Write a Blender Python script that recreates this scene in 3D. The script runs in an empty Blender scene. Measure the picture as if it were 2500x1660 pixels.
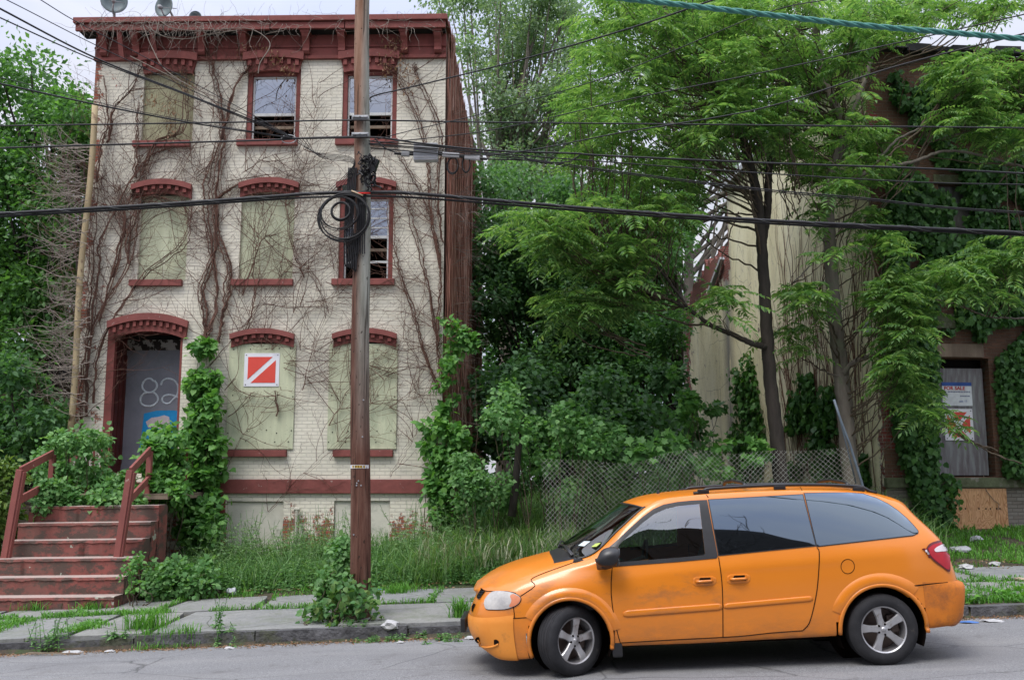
import bpy, bmesh, math, random
import numpy as np
from mathutils import Vector, Matrix, geometry, noise as mnoise
from mathutils.bvhtree import BVHTree
R = math.radians
random.seed(7); rng = np.random.default_rng(7)
SC = bpy.context.scene; COL = SC.collection
# ---------------------------------------------------------------- camera
F = 2393.0; YAW = math.atan(52/2393); PIT = math.atan(340/2393); EYE = 1.9
_cy, _sy, _cp, _sp = math.cos(YAW), math.sin(YAW), math.cos(PIT), math.sin(PIT)
FWD = np.array([-_sy*_cp, _cy*_cp, _sp]); RGT = np.array([_cy, _sy, 0.0]); UPV = np.cross(RGT, FWD)
def ray(px, py): return FWD + RGT*(px-1250)/F - UPV*(py-830)/F
def P(px, py, Y):
    d = ray(px, py); t = Y/d[1]; return (d[0]*t, Y, EYE+d[2]*t)
cam = bpy.data.cameras.new('camera'); camo = bpy.data.objects.new('camera', cam); COL.objects.link(camo)
cam.lens = 36*F/2500; cam.sensor_width = 36; cam.clip_end = 2000; cam.clip_start = 0.1
camo.location = (0, 0, EYE)
camo.rotation_euler = Matrix(((RGT[0], UPV[0], -FWD[0]), (RGT[1], UPV[1], -FWD[1]), (RGT[2], UPV[2], -FWD[2]))).to_euler()
SC.camera = camo
def slope(x): return 0.07+0.04*max(-14.0, min(14.0, x-1.8))
def sstep(a, b, t):
    t = max(0.0, min(1.0, (t-a)/(b-a))); return t*t*(3-2*t)
def G(x, y):
    s = slope(x)
    if y < 12.7: return s - 0.02*sstep(11.5, 12.7, y)
    s += 0.10 + 0.02*min(y-12.7, 3.7)
    if y > 16.3: s += 0.05 + 0.36*sstep(16.3, 20.5, y)
    s += .36*sstep(17, 20.5, y)*sstep(-2.2, -.6, x)*(1-sstep(6, 7.6, x))
    return s
# ---------------------------------------------------------------- objects
WO = {}
def tagp(o, label=None, cat=None, group=None, kind=None):
    if label: o['label'] = label
    if cat: o['category'] = cat
    if group: o['group'] = group
    if kind: o['kind'] = kind
    return o
def thing(name, label, cat, loc=(0, 0, 0), group=None, kind=None, rot=None):
    o = bpy.data.objects.new(name, None); o.empty_display_size = 0.2; COL.objects.link(o)
    o.location = loc; WO[o] = Vector(loc)
    if rot is not None:
        o.rotation_euler = rot; WO[o] = Vector((0, 0, 0))
    return tagp(o, label, cat, group, kind)
def _link(name, me, mat, parent, org):
    o = bpy.data.objects.new(name, me); COL.objects.link(o)
    if mat is not None:
        for m in (mat if isinstance(mat, (list, tuple)) else [mat]): me.materials.append(m)
    if parent is not None: o.parent = parent; WO[o] = WO[parent]
    else: o.location = org; WO[o] = Vector(org)
    return o
def mk(name, V, Fc, mat, parent=None, smooth=False, mi=None):
    """a mesh from world-space vertices; relative to its parent's place"""
    V = np.asarray(V, dtype=np.float64).reshape(-1, 3)
    if parent is not None: org = WO[parent]
    else:
        org = Vector(((V[:, 0].min()+V[:, 0].max())/2, (V[:, 1].min()+V[:, 1].max())/2, V[:, 2].min())) if len(V) else Vector((0, 0, 0))
    V = V - np.array(org)
    me = bpy.data.meshes.new(name)
    if isinstance(Fc, np.ndarray) and Fc.ndim == 2:
        n, k = Fc.shape
        me.vertices.add(len(V)); me.vertices.foreach_set('co', V.astype(np.float32).ravel())
        me.loops.add(n*k); me.loops.foreach_set('vertex_index', Fc.astype(np.int32).ravel())
        me.polygons.add(n); me.polygons.foreach_set('loop_start', np.arange(0, n*k, k, dtype=np.int32))
        try: me.polygons.foreach_set('loop_total', np.full(n, k, dtype=np.int32))
        except Exception: pass
        me.update(calc_edges=True)
    else:
        me.from_pydata([tuple(v) for v in V], [], [tuple(f) for f in Fc]); me.update()
    if smooth: me.polygons.foreach_set('use_smooth', np.ones(len(me.polygons), dtype=bool))
    if mi is not None: me.polygons.foreach_set('material_index', np.asarray(mi, dtype=np.int32))
    return _link(name, me, mat, parent, org)
class MB:
    def __init__(s): s.V = []; s.F = []
    def add(s, V, Fc):
        b = len(s.V); s.V.extend([tuple(v) for v in V]); s.F.extend([tuple(i+b for i in f) for f in Fc]); return s
    def box(s, x0, x1, y0, y1, z0, z1, M=None, jit=0):
        V = [Vector((x, y, z)) for x in (x0, x1) for y in (y0, y1) for z in (z0, z1)]
        if jit: V = [v+Vector([random.uniform(-jit, jit) for _ in range(3)]) for v in V]
        if M is not None: V = [M @ v for v in V]
        return s.add(V, [(0, 1, 3, 2), (4, 6, 7, 5), (0, 4, 5, 1), (2, 3, 7, 6), (0, 2, 6, 4), (1, 5, 7, 3)])
    def beam(s, a, b, w, h, upv=(0, 0, 1)):
        a = Vector(a); b = Vector(b); d = (b-a).normalized(); u = Vector(upv)
        r = d.cross(u); r = r.normalized() if r.length > 1e-4 else Vector((1, 0, 0)); u = r.cross(d)
        V = [p+r*(i*w/2)+u*(j*h/2) for p in (a, b) for i in (-1, 1) for j in (-1, 1)]
        return s.add(V, [(0, 1, 3, 2), (4, 6, 7, 5), (0, 4, 5, 1), (2, 3, 7, 6), (0, 2, 6, 4), (1, 5, 7, 3)])
    def tube(s, pts, rad, n=8, cap=True):
        pts = [Vector(p) for p in pts]; m = len(pts)
        if not hasattr(rad, '__len__'): rad = [rad]*m
        u = None; V = []
        for i, p in enumerate(pts):
            t = (pts[min(i+1, m-1)]-pts[max(i-1, 0)]); t = t.normalized() if t.length > 1e-9 else Vector((0, 0, 1))
            if u is None:
                u = t.cross(Vector((0, 0, 1)) if abs(t.z) < .9 else Vector((1, 0, 0))).normalized()
            else:
                u = (u-t*u.dot(t)); u = u.normalized() if u.length > 1e-6 else t.orthogonal().normalized()
            w = t.cross(u)
            V += [p+(u*math.cos(2*math.pi*k/n)+w*math.sin(2*math.pi*k/n))*rad[i] for k in range(n)]
        Fc = [(i*n+k, i*n+(k+1) % n, (i+1)*n+(k+1) % n, (i+1)*n+k) for i in range(m-1) for k in range(n)]
        if cap: Fc += [tuple(range(n))[::-1], tuple((m-1)*n+k for k in range(n))]
        return s.add(V, Fc)
    def prism(s, poly, a0, a1, ax='y', M=None):
        """2D polygon extruded along an axis: ax y -> (x,z), ax x -> (y,z), ax z -> (x,y)"""
        n = len(poly)
        f = {'y': lambda p, a: (p[0], a, p[1]), 'x': lambda p, a: (a, p[0], p[1]), 'z': lambda p, a: (p[0], p[1], a)}[ax]
        V = [Vector(f(p, a0)) for p in poly]+[Vector(f(p, a1)) for p in poly]
        if M is not None: V = [M @ v for v in V]
        return s.add(V, [tuple(range(n)), tuple(range(2*n-1, n-1, -1))]+[(i, i+n, (i+1) % n+n, (i+1) % n) for i in range(n)])
    def lathe(s, prof, c, ax=(0, 0, 1), n=24, cap=True):
        ax = Vector(ax).normalized(); u = ax.orthogonal().normalized(); w = ax.cross(u); c = Vector(c)
        V = [c+ax*h+(u*math.cos(2*math.pi*k/n)+w*math.sin(2*math.pi*k/n))*r for r, h in prof for k in range(n)]
        m = len(prof)
        Fc = [(i*n+k, i*n+(k+1) % n, (i+1)*n+(k+1) % n, (i+1)*n+k) for i in range(m-1) for k in range(n)]
        if cap and prof[0][0] > 1e-5: Fc.append(tuple(range(n))[::-1])
        if cap and prof[-1][0] > 1e-5: Fc.append(tuple((m-1)*n+k for k in range(n)))
        return s.add(V, Fc)
    def build(s, name, mat, parent=None, smooth=False, bevel=0, angle=None):
        o = mk(name, s.V, s.F, mat, parent, smooth)
        if o.data.polygons:
            bm = bmesh.new(); bm.from_mesh(o.data); bmesh.ops.recalc_face_normals(bm, faces=bm.faces)
            if bevel:
                es = [e for e in bm.edges if len(e.link_faces) == 2 and e.calc_face_angle(0) > 0.5]
                bmesh.ops.bevel(bm, geom=es, offset=bevel, segments=2, affect='EDGES', profile=.6, clamp_overlap=True)
            bm.to_mesh(o.data); bm.free()
            if angle is not None:
                o.data.polygons.foreach_set('use_smooth', np.ones(len(o.data.polygons), dtype=bool))
                o.data.set_sharp_from_angle(angle=R(angle))
        return o
def rbox(name, mat, parent, x0, x1, y0, y1, z0, z1, bevel=.01, M=None):
    return MB().box(x0, x1, y0, y1, z0, z1, M).build(name, mat, parent, bevel=bevel)
# ---------------------------------------------------------------- materials
class NT:
    def __init__(s, name):
        s.m = bpy.data.materials.new(name); s.m.use_nodes = True; s.t = s.m.node_tree; s.N = s.t.nodes; s.L = s.t.links
        s.N.clear(); s.out = s.N.new('ShaderNodeOutputMaterial'); s._pos = None
    def n(s, typ, **kw):
        nd = s.N.new('ShaderNode'+typ)
        for k, v in kw.items():
            if k.startswith('_'): setattr(nd, k[1:], v)
            else:
                key = k.replace('__', ' ')
                s.set(nd.inputs[int(key[1:])] if key[0] == 'i' and key[1:].isdigit() else nd.inputs[key], v)
        return nd
    def set(s, inp, v):
        if isinstance(v, bpy.types.NodeSocket): s.L.new(v, inp)
        elif isinstance(v, bpy.types.Node): s.L.new(v.outputs[0], inp)
        else:
            if inp.type == 'RGBA' and len(v) == 3: v = (*v, 1)
            inp.default_value = v
    def pos(s, obj=False):
        if obj: return s.n('TexCoord').outputs['Object']
        if s._pos is None: s._pos = s.n('NewGeometry').outputs['Position']
        return s._pos
    def noise(s, scale, detail=4, rough=.6, vec=None, stretch=None, dist=0):
        v = vec if vec is not None else s.pos()
        if stretch: v = s.n('Mapping', Vector=v, Scale=stretch).outputs[0]
        return s.n('TexNoise', Vector=v, Scale=scale, Detail=detail, Roughness=rough, Distortion=dist).outputs[0]
    def ramp(s, fac, *stops, const=False):
        nd = s.n('ValToRGB', Fac=fac); e = nd.color_ramp.elements
        if const: nd.color_ramp.interpolation = 'CONSTANT'
        while len(e) < len(stops): e.new(.5)
        for el, (p, c) in zip(e, stops):
            el.position = p; el.color = (c, c, c, 1) if not hasattr(c, '__len__') else (*c, 1)[:4]
        return nd.outputs[0]
    def mix(s, fac, a, b, mode='MIX'):
        nd = s.N.new('ShaderNodeMix'); nd.data_type = 'RGBA'; nd.blend_type = mode
        s.set(nd.inputs[0], fac); s.set(nd.inputs[6], a); s.set(nd.inputs[7], b); return nd.outputs[2]
    def math(s, op, a, b=0.0, c=None):
        nd = s.N.new('ShaderNodeMath'); nd.operation = op; s.set(nd.inputs[0], a); s.set(nd.inputs[1], b)
        if c is not None: s.set(nd.inputs[2], c)
        return nd.outputs[0]
    def bump(s, h, strength=.3, dist=.01, normal=None):
        nd = s.n('Bump', Height=h, Strength=strength, Distance=dist)
        if normal is not None: s.set(nd.inputs['Normal'], normal)
        return nd.outputs[0]
    def done(s, col, rough=.8, normal=None, spec=.3, metal=0, **kw):
        b = s.n('BsdfPrincipled'); s.set(b.inputs['Base Color'], col); s.set(b.inputs['Roughness'], rough)
        s.set(b.inputs['Specular IOR Level'], spec); s.set(b.inputs['Metallic'], metal)
        if normal is not None: s.set(b.inputs['Normal'], normal)
        for k, v in kw.items(): s.set(b.inputs[k.replace('__', ' ')], v)
        s.L.new(b.outputs[0], s.out.inputs[0]); s.b = b
        return s.m
def pm(name, c1, c2=None, scale=6, rough=.75, bump=.2, bs=40, c3=None, s3=1.2, t3=(.55, .62), spec=.3, metal=0, obj=False, stretch=None, bd=.006):
    t = NT(name); c2 = c2 or tuple(v*.75 for v in c1); v = t.pos(obj)
    col = t.ramp(t.noise(scale, 5, .65, v, stretch), (.35, c2), (.65, c1))
    if c3: col = t.mix(t.ramp(t.noise(s3, 6, .7, v), (t3[0], 0), (t3[1], 1)), col, c3)
    nr = t.bump(t.noise(bs, 4, .6, v, stretch), bump, bd) if bump else None
    return t.done(col, rough, nr, spec, metal)
def lf(name, dark, mid, lite, trans=.35, rough=.5):
    """leaf: colour varies from leaf to leaf, light passes through"""
    t = NT(name); r = t.n('NewGeometry').outputs['Random Per Island']
    col = t.ramp(r, (0, dark), (.5, mid), (1, lite))
    col = t.mix(t.math('MULTIPLY', t.ramp(t.noise(.9, 3), (.3, 0), (.7, 1)), .35), col, t.mix(.5, col, lite))
    b = t.n('BsdfPrincipled', Roughness=rough); t.set(b.inputs['Base Color'], col); t.set(b.inputs['Specular IOR Level'], .35)
    tr = t.n('BsdfTranslucent', Color=t.mix(1.0, col, (1.25, 1.35, .6), 'MULTIPLY'))
    mx = t.n('MixShader', Fac=trans); t.L.new(b.outputs[0], mx.inputs[1]); t.L.new(tr.outputs[0], mx.inputs[2])
    t.L.new(mx.outputs[0], t.out.inputs[0]); return t.m
def glassm(name, tint, refl, rough=.02):
    t = NT(name); tr = t.n('BsdfTransparent', Color=tint); g = t.n('BsdfGlossy', Roughness=rough, Color=(.95, .97, 1))
    fr = t.n('Fresnel', IOR=1.5).outputs[0]
    f = t.math('MINIMUM', t.math('ADD', fr, refl), 1.0)
    mx = t.n('MixShader', Fac=f); t.L.new(tr.outputs[0], mx.inputs[1]); t.L.new(g.outputs[0], mx.inputs[2])
    t.L.new(mx.outputs[0], t.out.inputs[0]); return t.m
# ---------------------------------------------------------------- leaves and tubes
TPL = {
 'fold': ([(0, 0, 0), (.5, -.5, .1), (1, 0, -.06), (.5, .5, .1)], [(0, 1, 2), (0, 2, 3)]),
 'leaf': ([(0, 0, 0), (.5, 0, .0), (1, 0, -.12), (.12, -.4, .07), (.5, -.46, .1), (.12, .4, .07), (.5, .46, .1)],
          [(0, 3, 1), (3, 4, 1), (1, 4, 2), (0, 1, 5), (5, 1, 6), (1, 2, 6)]),
 'maple': ([(.35, 0, -.02), (0, 0, 0), (.02, -.38, .1), (.25, -.3, .05), (.5, -.58, .1), (.62, -.2, .03), (1, 0, -.1), (.62, .2, .03), (.5, .58, .1), (.25, .3, .05), (.02, .38, .1)],
           [(0, 1, 2), (0, 2, 3), (0, 3, 4), (0, 4, 5), (0, 5, 6), (0, 6, 7), (0, 7, 8), (0, 8, 9), (0, 9, 10), (0, 10, 1)]),
}
def unit(a): return a/np.maximum(np.linalg.norm(a, axis=-1, keepdims=True), 1e-9)
def leafgeo(pos, D, N, size, width=1.0, tpl='fold'):
    pos = np.asarray(pos, float); n = len(pos); D = unit(np.asarray(D, float)); S = unit(np.cross(N, D)); W = np.cross(D, S)
    tv, tf = TPL[tpl]; tv = np.array(tv); tf = np.array(tf)
    size = np.broadcast_to(np.asarray(size, float), (n,)); width = np.broadcast_to(np.asarray(width, float), (n,))
    V = (pos[:, None, :]+D[:, None, :]*tv[None, :, 0, None]*size[:, None, None]
         + S[:, None, :]*tv[None, :, 1, None]*(size*width)[:, None, None]+W[:, None, :]*tv[None, :, 2, None]*size[:, None, None])
    Fc = tf[None]+(np.arange(n)*len(tv))[:, None, None]
    return V.reshape(-1, 3), Fc.reshape(-1, 3)
def rdir(n, up=0.0, k=1.0):
    d = rng.normal(size=(n, 3)); d = unit(d); d[:, 2] = d[:, 2]*k+up; return unit(d)
def clumpy(cents, radii, per, rleaf=(.3, .5)):
    """positions round clump centres, denser towards the shell of each clump; returns pos and outward direction"""
    cents = np.asarray(cents, float); m = len(cents)
    idx = np.repeat(np.arange(m), per); d = rdir(len(idx)); rr = rng.uniform(.1, 1, len(idx))**.6; rr = np.where(rng.random(len(idx)) < .16, rr*rng.uniform(1.2, 2.0, len(idx)), rr)
    rad = np.asarray(radii, float)
    rad = np.broadcast_to(rad.reshape(m, -1) if rad.ndim else rad, (m, 3)) if rad.ndim else np.full((m, 3), float(rad))
    return cents[idx]+d*rr[:, None]*rad[idx], d, idx
def inell(c, r, n, shell=.0):
    d = rdir(n); u = rng.uniform(shell, 1, n)**(1/3 if shell == 0 else .5)
    return np.asarray(c)+d*u[:, None]*np.asarray(r)
def tubes(lines, n=3):
    """lines: list of (pts Nx3, radii N) -> V, F triangles"""
    Vs = []; Fs = []; b = 0
    ang = 2*np.pi*np.arange(n)/n; ca, sa = np.cos(ang), np.sin(ang)
    for pts, rad in lines:
        pts = np.asarray(pts, float); m = len(pts)
        if m < 2: continue
        rad = np.broadcast_to(np.asarray(rad, float), (m,))
        t = np.gradient(pts, axis=0); t = unit(t)
        a = np.where(np.abs(t[:, 2:3]) < .8, np.array([[0, 0, 1.]]), np.array([[0, 1., 0]])); u = unit(np.cross(t, a)); w = np.cross(t, u)
        V = pts[:, None]+(u[:, None]*ca[None, :, None]+w[:, None]*sa[None, :, None])*rad[:, None, None]
        Vs.append(V.reshape(-1, 3))
        i = np.arange(m-1)[:, None]*n; k = np.arange(n)[None]; k2 = (k+1) % n
        A, B, C, Dd = b+i+k, b+i+k2, b+i+n+k2, b+i+n+k
        Fs.append(np.concatenate([np.stack([A, B, C], -1).reshape(-1, 3), np.stack([A, C, Dd], -1).reshape(-1, 3)])); b += m*n
    if not Vs: return np.zeros((0, 3)), np.zeros((0, 3), int)
    return np.concatenate(Vs), np.concatenate(Fs)
def spline(pts, n=8):
    """Catmull-Rom through pts"""
    p = np.asarray(pts, float); p = np.vstack([2*p[0]-p[1], p, 2*p[-1]-p[-2]]); out = []
    for i in range(1, len(p)-2):
        for t in np.linspace(0, 1, n, endpoint=False):
            a, b, c, d = p[i-1], p[i], p[i+1], p[i+2]
            out.append(.5*((2*b)+(-a+c)*t+(2*a-5*b+4*c-d)*t*t+(-a+3*b-3*c+d)*t**3))
    out.append(p[-2]); return np.array(out)
def wander(p0, d0, L, step, curl, pull=(0, 0, 0), flat=None):
    """a crooked line; flat: multiply direction components (y kept small on a wall)"""
    p = np.array(p0, float); d = np.array(d0, float); d /= np.linalg.norm(d); out = [p.copy()]; c = rng.normal(size=3)*curl
    for _ in range(max(2, int(L/step))):
        c = c*.5+rng.normal(size=3)*curl*.9
        d = d+c+np.array(pull)
        if flat is not None: d = d*flat
        d /= max(np.linalg.norm(d), 1e-6); p = p+d*step; out.append(p.copy())
    return np.array(out)
# ================================================================ world
w = bpy.data.worlds.new('World'); SC.world = w; w.use_nodes = True; nt = w.node_tree; nt.nodes.clear()
SUN_EL, SUN_AZ = R(58), R(215)      # azimuth clockwise from +Y: sun behind the camera, to the left, veiled by cloud
sky = nt.nodes.new('ShaderNodeTexSky'); sky.sky_type = 'NISHITA'; sky.sun_disc = False; sky.sun_elevation = SUN_EL; sky.sun_rotation = SUN_AZ
tc = nt.nodes.new('ShaderNodeTexCoord'); sep = nt.nodes.new('ShaderNodeSeparateXYZ'); nt.links.new(tc.outputs['Generated'], sep.inputs[0])
mp = nt.nodes.new('ShaderNodeMapping'); mp.inputs['Scale'].default_value = (1.4, 1.4, 4.5); nt.links.new(tc.outputs['Generated'], mp.inputs[0])
nz = nt.nodes.new('ShaderNodeTexNoise'); nz.inputs['Scale'].default_value = 1.7; nz.inputs['Detail'].default_value = 5; nt.links.new(mp.outputs[0], nz.inputs['Vector'])
rp = nt.nodes.new('ShaderNodeValToRGB'); nt.links.new(nz.outputs[0], rp.inputs[0])
e = rp.color_ramp.elements; e[0].position = .38; e[0].color = (6.2, 6.7, 8.6, 1); e[1].position = .62; e[1].color = (9.0, 8.9, 9.4, 1)
pw = nt.nodes.new('ShaderNodeMath'); pw.operation = 'POWER'; pw.use_clamp = True; nt.links.new(sep.outputs[2], pw.inputs[0]); pw.inputs[1].default_value = 2.2
mr = nt.nodes.new('ShaderNodeMapRange'); mr.inputs['To Min'].default_value = .42; mr.inputs['To Max'].default_value = 2.2; nt.links.new(pw.outputs[0], mr.inputs[0])
ml = nt.nodes.new('ShaderNodeVectorMath'); ml.operation = 'SCALE'; nt.links.new(rp.outputs[0], ml.inputs[0]); nt.links.new(mr.outputs[0], ml.inputs['Scale'])
mx = nt.nodes.new('ShaderNodeMix'); mx.data_type = 'RGBA'; mx.inputs[0].default_value = .88
nt.links.new(sky.outputs[0], mx.inputs[6]); nt.links.new(ml.outputs[0], mx.inputs[7])
bg = nt.nodes.new('ShaderNodeBackground'); bg.inputs[1].default_value = .1; nt.links.new(mx.outputs[2], bg.inputs[0])
wo = nt.nodes.new('ShaderNodeOutputWorld'); nt.links.new(bg.outputs[0], wo.inputs[0])
sl = bpy.data.lights.new('sun', 'SUN'); sl.energy = 1.3; sl.angle = R(25); sl.color = (1, .96, .9); so = bpy.data.objects.new('sun', sl); COL.objects.link(so)
sd = Vector((math.sin(SUN_AZ)*math.cos(SUN_EL), math.cos(SUN_AZ)*math.cos(SUN_EL), math.sin(SUN_EL))); so.rotation_euler = sd.to_track_quat('Z', 'Y').to_euler()
vs = SC.view_settings; vs.view_transform = 'Standard'; vs.look = 'None'; vs.gamma = 1; vs.exposure = 0.9; vs.use_curve_mapping = False
SC.render.film_transparent = False
try:
    SC.cycles.max_bounces = 6; SC.cycles.diffuse_bounces = 3; SC.cycles.glossy_bounces = 3; SC.cycles.transmission_bounces = 4; SC.cycles.transparent_max_bounces = 8; SC.cycles.use_denoising = True
except Exception: pass
# ================================================================ ground
M_soil = pm('soil', (.085, .065, .045), (.04, .035, .025), 9, .95, .8, 30, (.05, .07, .03), 1.5, (.5, .6), bd=.03)
t = NT('asphalt'); n1 = t.noise(65, 4, .75); n2 = t.noise(.55, 5, .6, stretch=(1, 2.6, 1)); n3 = t.noise(300, 2, .7)
c = t.ramp(n1, (.36, (.10, .102, .108)), (.64, (.28, .282, .285)))
c = t.mix(t.ramp(n2, (.42, 0), (.65, .6)), c, (.155, .155, .16))
c = t.mix(t.ramp(n3, (.58, 0), (.66, .6)), c, (.36, .35, .33)); c = t.mix(t.ramp(t.noise(160, 2, .6), (.56, 0), (.64, .6)), c, (.07, .07, .07))
c = t.mix(t.ramp(t.noise(3.2, 6, .75), (.56, 0), (.66, .45)), c, (.09, .085, .08)); c = t.mix(t.ramp(t.noise(.8, 4, .6, stretch=(.35, 2.2, 1)), (.5, 0), (.7, .35)), c, (.27, .265, .255))
crk = t.n('TexVoronoi', Vector=t.n('Mapping', Vector=t.pos(), Scale=(.55, .9, 1)).outputs[0], Scale=1.0, _feature='DISTANCE_TO_EDGE')
wv = t.mix(.12, t.pos(), t.n('TexNoise', Vector=t.pos(), Scale=1.6, Detail=6).outputs[1]); t.set(crk.inputs['Vector'], t.n('Mapping', Vector=wv, Scale=(.42, .75, 1)).outputs[0])
c = t.mix(t.ramp(crk.outputs[0], (.0, .8), (.006, 0)), c, (.06, .06, .06))
M_asph = t.done(c, .9, t.bump(n1, .6, .006), .25)
def sheet(name, xs, ys, zf, mat, kind='structure'):
    nx, ny = len(xs), len(ys)
    V = [(x, y, zf(x, y)) for y in ys for x in xs]
    Fc = np.array([(j*nx+i, j*nx+i+1, (j+1)*nx+i+1, (j+1)*nx+i) for j in range(ny-1) for i in range(nx-1)])
    o = mk(name, V, Fc, mat, None, True); o['kind'] = kind; return o
def nz2(x, y, s=1.0, z=0.0): return mnoise.noise(Vector((x*s, y*s, z)))
xs = [-400, -120, -50]+list(np.arange(-25, 25.01, .5))+[50, 120, 400]
ys = [-300, -60, -20, -4, 2, 5]+list(np.arange(8, 12.4, 1))+list(np.arange(12.62, 24, .18))+[25, 27, 30, 35, 42, 55, 80, 130, 400]
def gz(x, y):
    z = G(x, y)
    if y < 12.68: return z-.03
    if y > 16.2: z += .05*nz2(x, y, .9)+.03*nz2(x, y, 3)
    else: z += .012*nz2(x, y, 5)
    return z
sheet('ground', xs, ys, gz, M_soil)
xs = [-400, -120, -50]+list(np.arange(-25, 25.01, .5))+[50, 120, 400]
sheet('road', xs, [-25, -10, 0, 3, 6, 8, 9, 10, 11, 11.5, 12, 12.3, 12.66], lambda x, y: G(x, y)+.004*nz2(x, y, 2), M_asph)
# kerb of rough bluestone, and flagstones heaved and cracked
t = NT('bluestone'); n1 = t.noise(3.0, 6, .7); n2 = t.noise(28, 5, .6)
oi = t.n('NewGeometry').outputs['Random Per Island']
c = t.ramp(n1, (.3, (.17, .18, .185)), (.7, (.27, .275, .265)))
c = t.mix(t.math('MULTIPLY', oi, .5), c, (.25, .235, .20)); c = t.mix(t.ramp(n2, (.5, 0), (.7, .6)), c, (.12, .12, .115)); c = t.mix(t.ramp(t.noise(1.3, 7, .8), (.5, 0), (.62, .55)), c, (.13, .15, .10))
vc = t.n('TexVoronoi', Vector=t.mix(.15, t.pos(), t.n('TexNoise', Vector=t.pos(), Scale=2.2, Detail=5).outputs[1]), Scale=.7, _feature='DISTANCE_TO_EDGE'); c = t.mix(t.ramp(vc.outputs[0], (0, .9), (.008, 0)), c, (.05, .055, .035))
M_flag = t.done(c, .85, t.bump(t.noise(14, 7, .75), .8, .02), .25)
M_kerb = pm('kerbstone', (.12, .12, .125), (.05, .05, .052), 5, .9, .9, 14, (.07, .075, .05), 2, (.52, .62), bd=.04)
kb = MB(); x = -13.0
while x < 14:
    L = random.uniform(1.3, 2.4); n = 8
    y0 = 12.70+random.uniform(-.03, .03); yb = y0+.16; zz = random.uniform(-.03, .01)
    top = []; bot = []
    for i in range(n+1):
        xx = x+(L-.02)*i/n; j = .014*nz2(xx, 3, 4)
        top.append((xx, y0+j, slope(xx)+.135+zz+.01*nz2(xx, 9, 5))); bot.append((xx, y0-.01+.03*nz2(xx, 7, 6), slope(xx)-.12))
    bk = [(p[0], yb, p[2]+.002) for p in top]; V = bot+top+bk; m = n+1
    kb.add(V, [(i, i+1, m+i+1, m+i) for i in range(n)]+[(m+i, m+i+1, 2*m+i+1, 2*m+i) for i in range(n)]); x += L
kb.build('kerb', M_kerb).__setitem__('kind', 'structure')
sw = MB()
def slab(x0, x1, y0, y1, sk0=0, sk1=0, tilt=0, dz=0, edge=False):
    """flagstone: irregular outline, 7 cm thick"""
    pts = []; q = 5
    cs = [(x0, y0), (x1, y0), (x1+sk1, y1), (x0+sk0, y1)]
    for i in range(4):
        a, b = cs[i], cs[(i+1) % 4]
        for k in range(q):
            f = k/q; px_, py_ = a[0]+(b[0]-a[0])*f, a[1]+(b[1]-a[1])*f
            if k == 0: px_ += (.04 if i in (0, 3) else -.04)*random.uniform(.2, 1); py_ += (.04 if i < 2 else -.04)*random.uniform(.2, 1)
            pts.append((px_+random.uniform(-.015, .015), py_+random.uniform(-.015, .015)))
    cx = (x0+x1)/2
    Z = lambda p: G(p[0], p[1])+.055+dz+tilt*(p[0]-cx)+.006*nz2(p[0], p[1], 3)
    n = len(pts); V = [(p[0], p[1], Z(p)) for p in pts]+[(p[0], p[1], Z(p)-.07) for p in pts]
    sw.add(V, [tuple(range(n))]+[(i, (i+1) % n, n+(i+1) % n, n+i) for i in range(n)])
front = [-12.6, -10.6, -9.0, -7.35, -6.0, -4.95, -2.55, -.55, 1.4, 3.4, 4.9, 6.1, 7.4, 9.2, 11.2, 13]
for i, (a, b) in enumerate(zip(front, front[1:])):
    if 6.3 < a < 8: continue
    slab(a+.05, b-.05, 12.78 if a < 4.5 else 13.3, 14.55+random.uniform(-.08, .08), random.uniform(-.08, .08), random.uniform(-.08, .08), random.uniform(-.012, .012), random.uniform(-.01, .015))
back = [-13, -11.2, -9.6, -8.1, -6.9, -5.6, -4.1, -3.1, -1.5, -.3, 1.5, 3.2, 4.8, 6.6, 8.8, 10.6, 13]
for i, (a, b) in enumerate(zip(back, back[1:])):
    slab(a+.04, b-.04, 14.68, 16.15+random.uniform(-.15, .12), random.uniform(-.1, .1), random.uniform(-.1, .1), random.uniform(-.015, .015), random.uniform(-.01, .02))
o = sw.build('pavement', M_flag, angle=30); o['kind'] = 'structure'
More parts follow.
